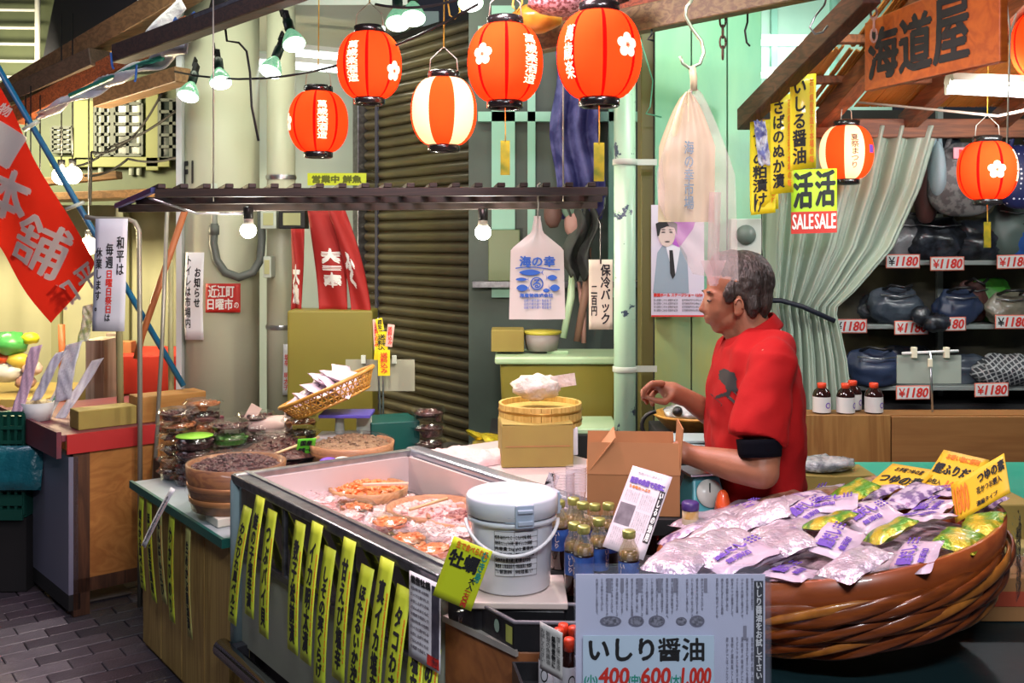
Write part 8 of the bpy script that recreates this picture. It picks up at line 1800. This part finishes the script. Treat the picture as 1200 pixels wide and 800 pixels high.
# white plastic-wrapped strips in a tub
wt_ = Pz(42, 488, zf + .02)
t = thing('white_tub', 'white plastic tub with grain on the maroon edge of the far stall', 'tub', V((Pz(44, 492, zf).x, Pz(44, 492, zf).y, zf + .001)))
q = MB(); q.lathe([(.055, 0), (.075, .085), (.072, .085), (.05, .01), (.001, .01)], 24); q.build('tub', m_wl, t); q = MB(); q.grid(heap_fn(.07, .02, 60, .01), 20, 6, wrap=True); o = q.build('grain', mk('pale_grain', (.45, .36, .20), .7, n=(80, (.20, .14, .08), .1)), t); o.location = (0, 0, .075); o['kind'] = 'stuff'
m_pstrip = mk('lilac_strip', (.52, .50, .66), .25, n=(18, (.70, .68, .78), .2), bump=(20, .8), coat=.6); m_pkstrip = mk('pink_strip', (.66, .44, .60), .3, bump=(20, .8), coat=.5)
for i, (top, bot, w_, m, lb, tx) in enumerate((((44, 405), (18, 485), 15, m_pkstrip, 'pink wrapped strip leaning left of the white tub'.replace('left of', 'outside'), ''), ((72, 412), (40, 470), 14, m_pstrip, 'dull lilac wrapped strip behind the tallest one', ''), ((86, 402), (72, 470), 20, m_pstrip, 'tallest lilac wrapped strip standing in the white tub', ''), ((75, 448), (50, 497), 15, m_wl, 'white wrapped strip with blue-green writing before the tub', '産地直送干物'), ((114, 421), (62, 505), 15, m_pstrip, 'long lilac wrapped strip leaning to the olive box', ''), ((104, 357), (98, 400), 14, mk('leafy_strip', (.40, .52, .22), .4, n=(30, (.75, .78, .65), .08), coat=.4), 'leafy green strip hanging beside the white notice', ''))):
    Yq = 4.75 + .03 * i
    a_, b_ = P(*top, Yq + .05), P(*bot, Yq); d_ = (a_ - b_); wd_ = V((1, 0, .25)).normalized() * w_ / F * Yq
    q = MB(); q.grid(lambda u, v: b_ + d_ * v + wd_ * (u - .5) + V((0, .012 * math.sin(v * 5 + i) + .004 * math.sin(u * 12 + v * 20), 0)), 8, 16); o = q.build('wrapped_strip', m, world=True, loc=b_, solid=.003); tag(o, lb, 'strip', 'wrapped strips on the far stall')
    if tx: q = MB(); put(q, tx, (.3, .15, .7, .9), lambda s, t_: b_ + d_ * t_ + wd_ * (s - .5) + V((0, .012 * math.sin(t_ * 5 + i) - .005, 0)), 0, True, .02, 1, maxlen=.2); q.build('lettering', GREEN_INK, o, world=True)
# colourful produce at the far left
q0 = None
for i, (px, py, c_, s_, lb) in enumerate(((12, 408, (.08, .42, .10), .10, 'green wrapped produce'), (6, 420, (.75, .10, .02), .055, 'orange-red produce'), (22, 424, (.75, .55, .08), .07, 'yellow produce'), (38, 432, (.70, .50, .45), .06, 'pinkish produce'), (10, 440, (.60, .60, .58), .09, 'white wrapped produce'), (36, 395, (.75, .75, .03), .05, 'yellow price card produce'), (30, 448, (.55, .30, .25), .06, 'brownish produce'))):
    p = P(px, py + 8, 6.1); q = MB(); q.ball((0, 0, s_ * .7), (s_, s_, s_ * .7), 14, 10, fn=lambda p_: p_ * (1 + .25 * noise.noise(p_ * 3 + V((i, 0, 0))))); tag(q.build('wrapped_produce', mk('produce_%d' % i, c_, .35, coat=.5), loc=p), lb + ' heaped on the far stall bench', 'produce')
blk('produce_bench', 'yellowish bench heaped with produce at the far end of the street', 'bench', (-3.05, 6.2, 0), (.75, .7, P(0, 460, 6.1).z), mk('yellow_bench', (.45, .32, .10), .5), rot=0)
# green crate at the left edge
gc = thing('green_crate', 'dark green slotted plastic crate at the corner of the far stall', 'crate', P(8, 560, 4.95))
m_gc = mk('crate_dark_green', (.006, .07, .05), .4)
a_ = P(-16, 484, 4.75); b_ = P(27, 484, 4.75); h3 = .47
for j in range(8):
    z = a_.z - h3 * j / 7; q = MB(); q.box(((a_.x + b_.x) / 2, 4.75, z), (b_.x - a_.x, .012, .016 if j < 3 else .05)); q.build('slat', m_gc, gc, world=True)
for j in range(6): x = a_.x + (b_.x - a_.x) * j / 5; q = MB(); q.box((x, 4.755, a_.z - h3 / 2), (.012, .012, h3)); q.build('rib', m_gc, gc, world=True)
q = MB(); q.box(((a_.x + b_.x) / 2, 4.87, a_.z - h3 / 2 - .02), (b_.x - a_.x, .18, h3)); q.build('inner_box', m_gc, gc, world=True)
q = MB(); q.box(((a_.x + b_.x) / 2, 4.87, (a_.z - h3) / 2 - .01), (b_.x - a_.x, .18, a_.z - h3 - .03)); q.build('under_crate', BLACKM, gc, world=True)
q = MB(); pillow(q, .26, .2, .04, sd=3); tag(q.build('blue_plastic_sheet', mk('teal_sheet', (.01, .14, .18), .3, coat=.5, bump=(20, 1)), loc=P(17, 548, 4.72)), 'teal plastic sheet stuffed at the green crate', 'plastic sheet').rotation_euler = (R(80), 0, 0)
# flattened cardboard under the far stall
blk('flat_cardboard', 'flattened cardboard lying on the pavement between the stalls', 'cardboard', (-1.95, 4.75, .004), (.30, .22, .01), mk('dirty_card', (.16, .12, .10), .8), rot=TH)
# plastic awning rolled at the upper left
m_awn = mk('milky_plastic', (.50, .48, .50), .35, n=(8, (.62, .60, .64), .2), bump=(30, .8), coat=.3)
aw = thing('plastic_awning', 'rolled milky plastic awning tied with blue string under the eave', 'awning', P(45, 138, 5.0))
q = MB(); q.grid(lambda u, v: P(42 + u * 180, 140 - u * 78 - 26 * v * (u * .6 + .25) , 5.0 - .6 * u) + V((0, .03 * math.sin(u * 17 + v * 3), .012 * math.sin(u * 29 + v * 9))), 40, 10); q.build('sheet', m_awn, aw, world=True, solid=.006)
q = MB(); q.grid(lambda u, v: P(150 + u * 60 + v * 8, 58 - u * 62 + v * 14, 4.7) + V((0, .01 * math.sin(u * 9), 0)), 12, 4); q.build('upper_sheet', m_awn, aw, world=True, solid=.004)
q = MB(); q.tube([P(82, 112, 4.78), P(168, 74, 4.6), P(190, 68, 4.5)], .012, 8); q.build('green_tube', mk('teal_tube', (.03, .26, .20), .4), aw, world=True)
for a_, b_ in (((188, 42), (206, 20)), ((205, 22), (228, 14)), ((130, 62), (133, 80)), ((160, 76), (158, 95))): q = MB(); q.tube(sag(P(*a_, 4.45), P(*b_, 4.4), .02, 6), .005, 6); q.build('blue_string', mk('blue_string', (.02, .12, .45), .5) if 'blue_string' not in MATS else MATS['blue_string'], aw, world=True)

# ================================================================ tell alike things apart by order
def order_labels(prefix, ref, word):
    by = {}
    for o in SC.objects:
        if o.get('label') and o.parent is None and o.name.split('.')[0] in prefix: by.setdefault(o['label'], []).append(o)
    names = ['nearest', 'second nearest', 'third nearest', 'fourth nearest', 'fifth nearest', 'sixth nearest', 'seventh nearest', 'eighth nearest', 'ninth nearest', 'tenth nearest', 'eleventh nearest', 'twelfth nearest', 'thirteenth nearest', 'fourteenth nearest', 'fifteenth nearest', 'sixteenth nearest', 'seventeenth nearest', 'eighteenth nearest', 'nineteenth nearest', 'farthest']
    for lb, os_ in by.items():
        if len(os_) < 2: continue
        os_.sort(key=lambda o: (V(o.location) - ref).length)
        for i, o in enumerate(os_): o['label'] = '%s, %s %s' % (lb, names[min(i, 19)], word)
order_labels(('food_container',), V(pail.location), 'the white pail')
order_labels(('food_packet',), V(SOY.location), 'the soy notice')
order_labels(('snack_packet',), V(CLIPST.location), 'the clip stand')
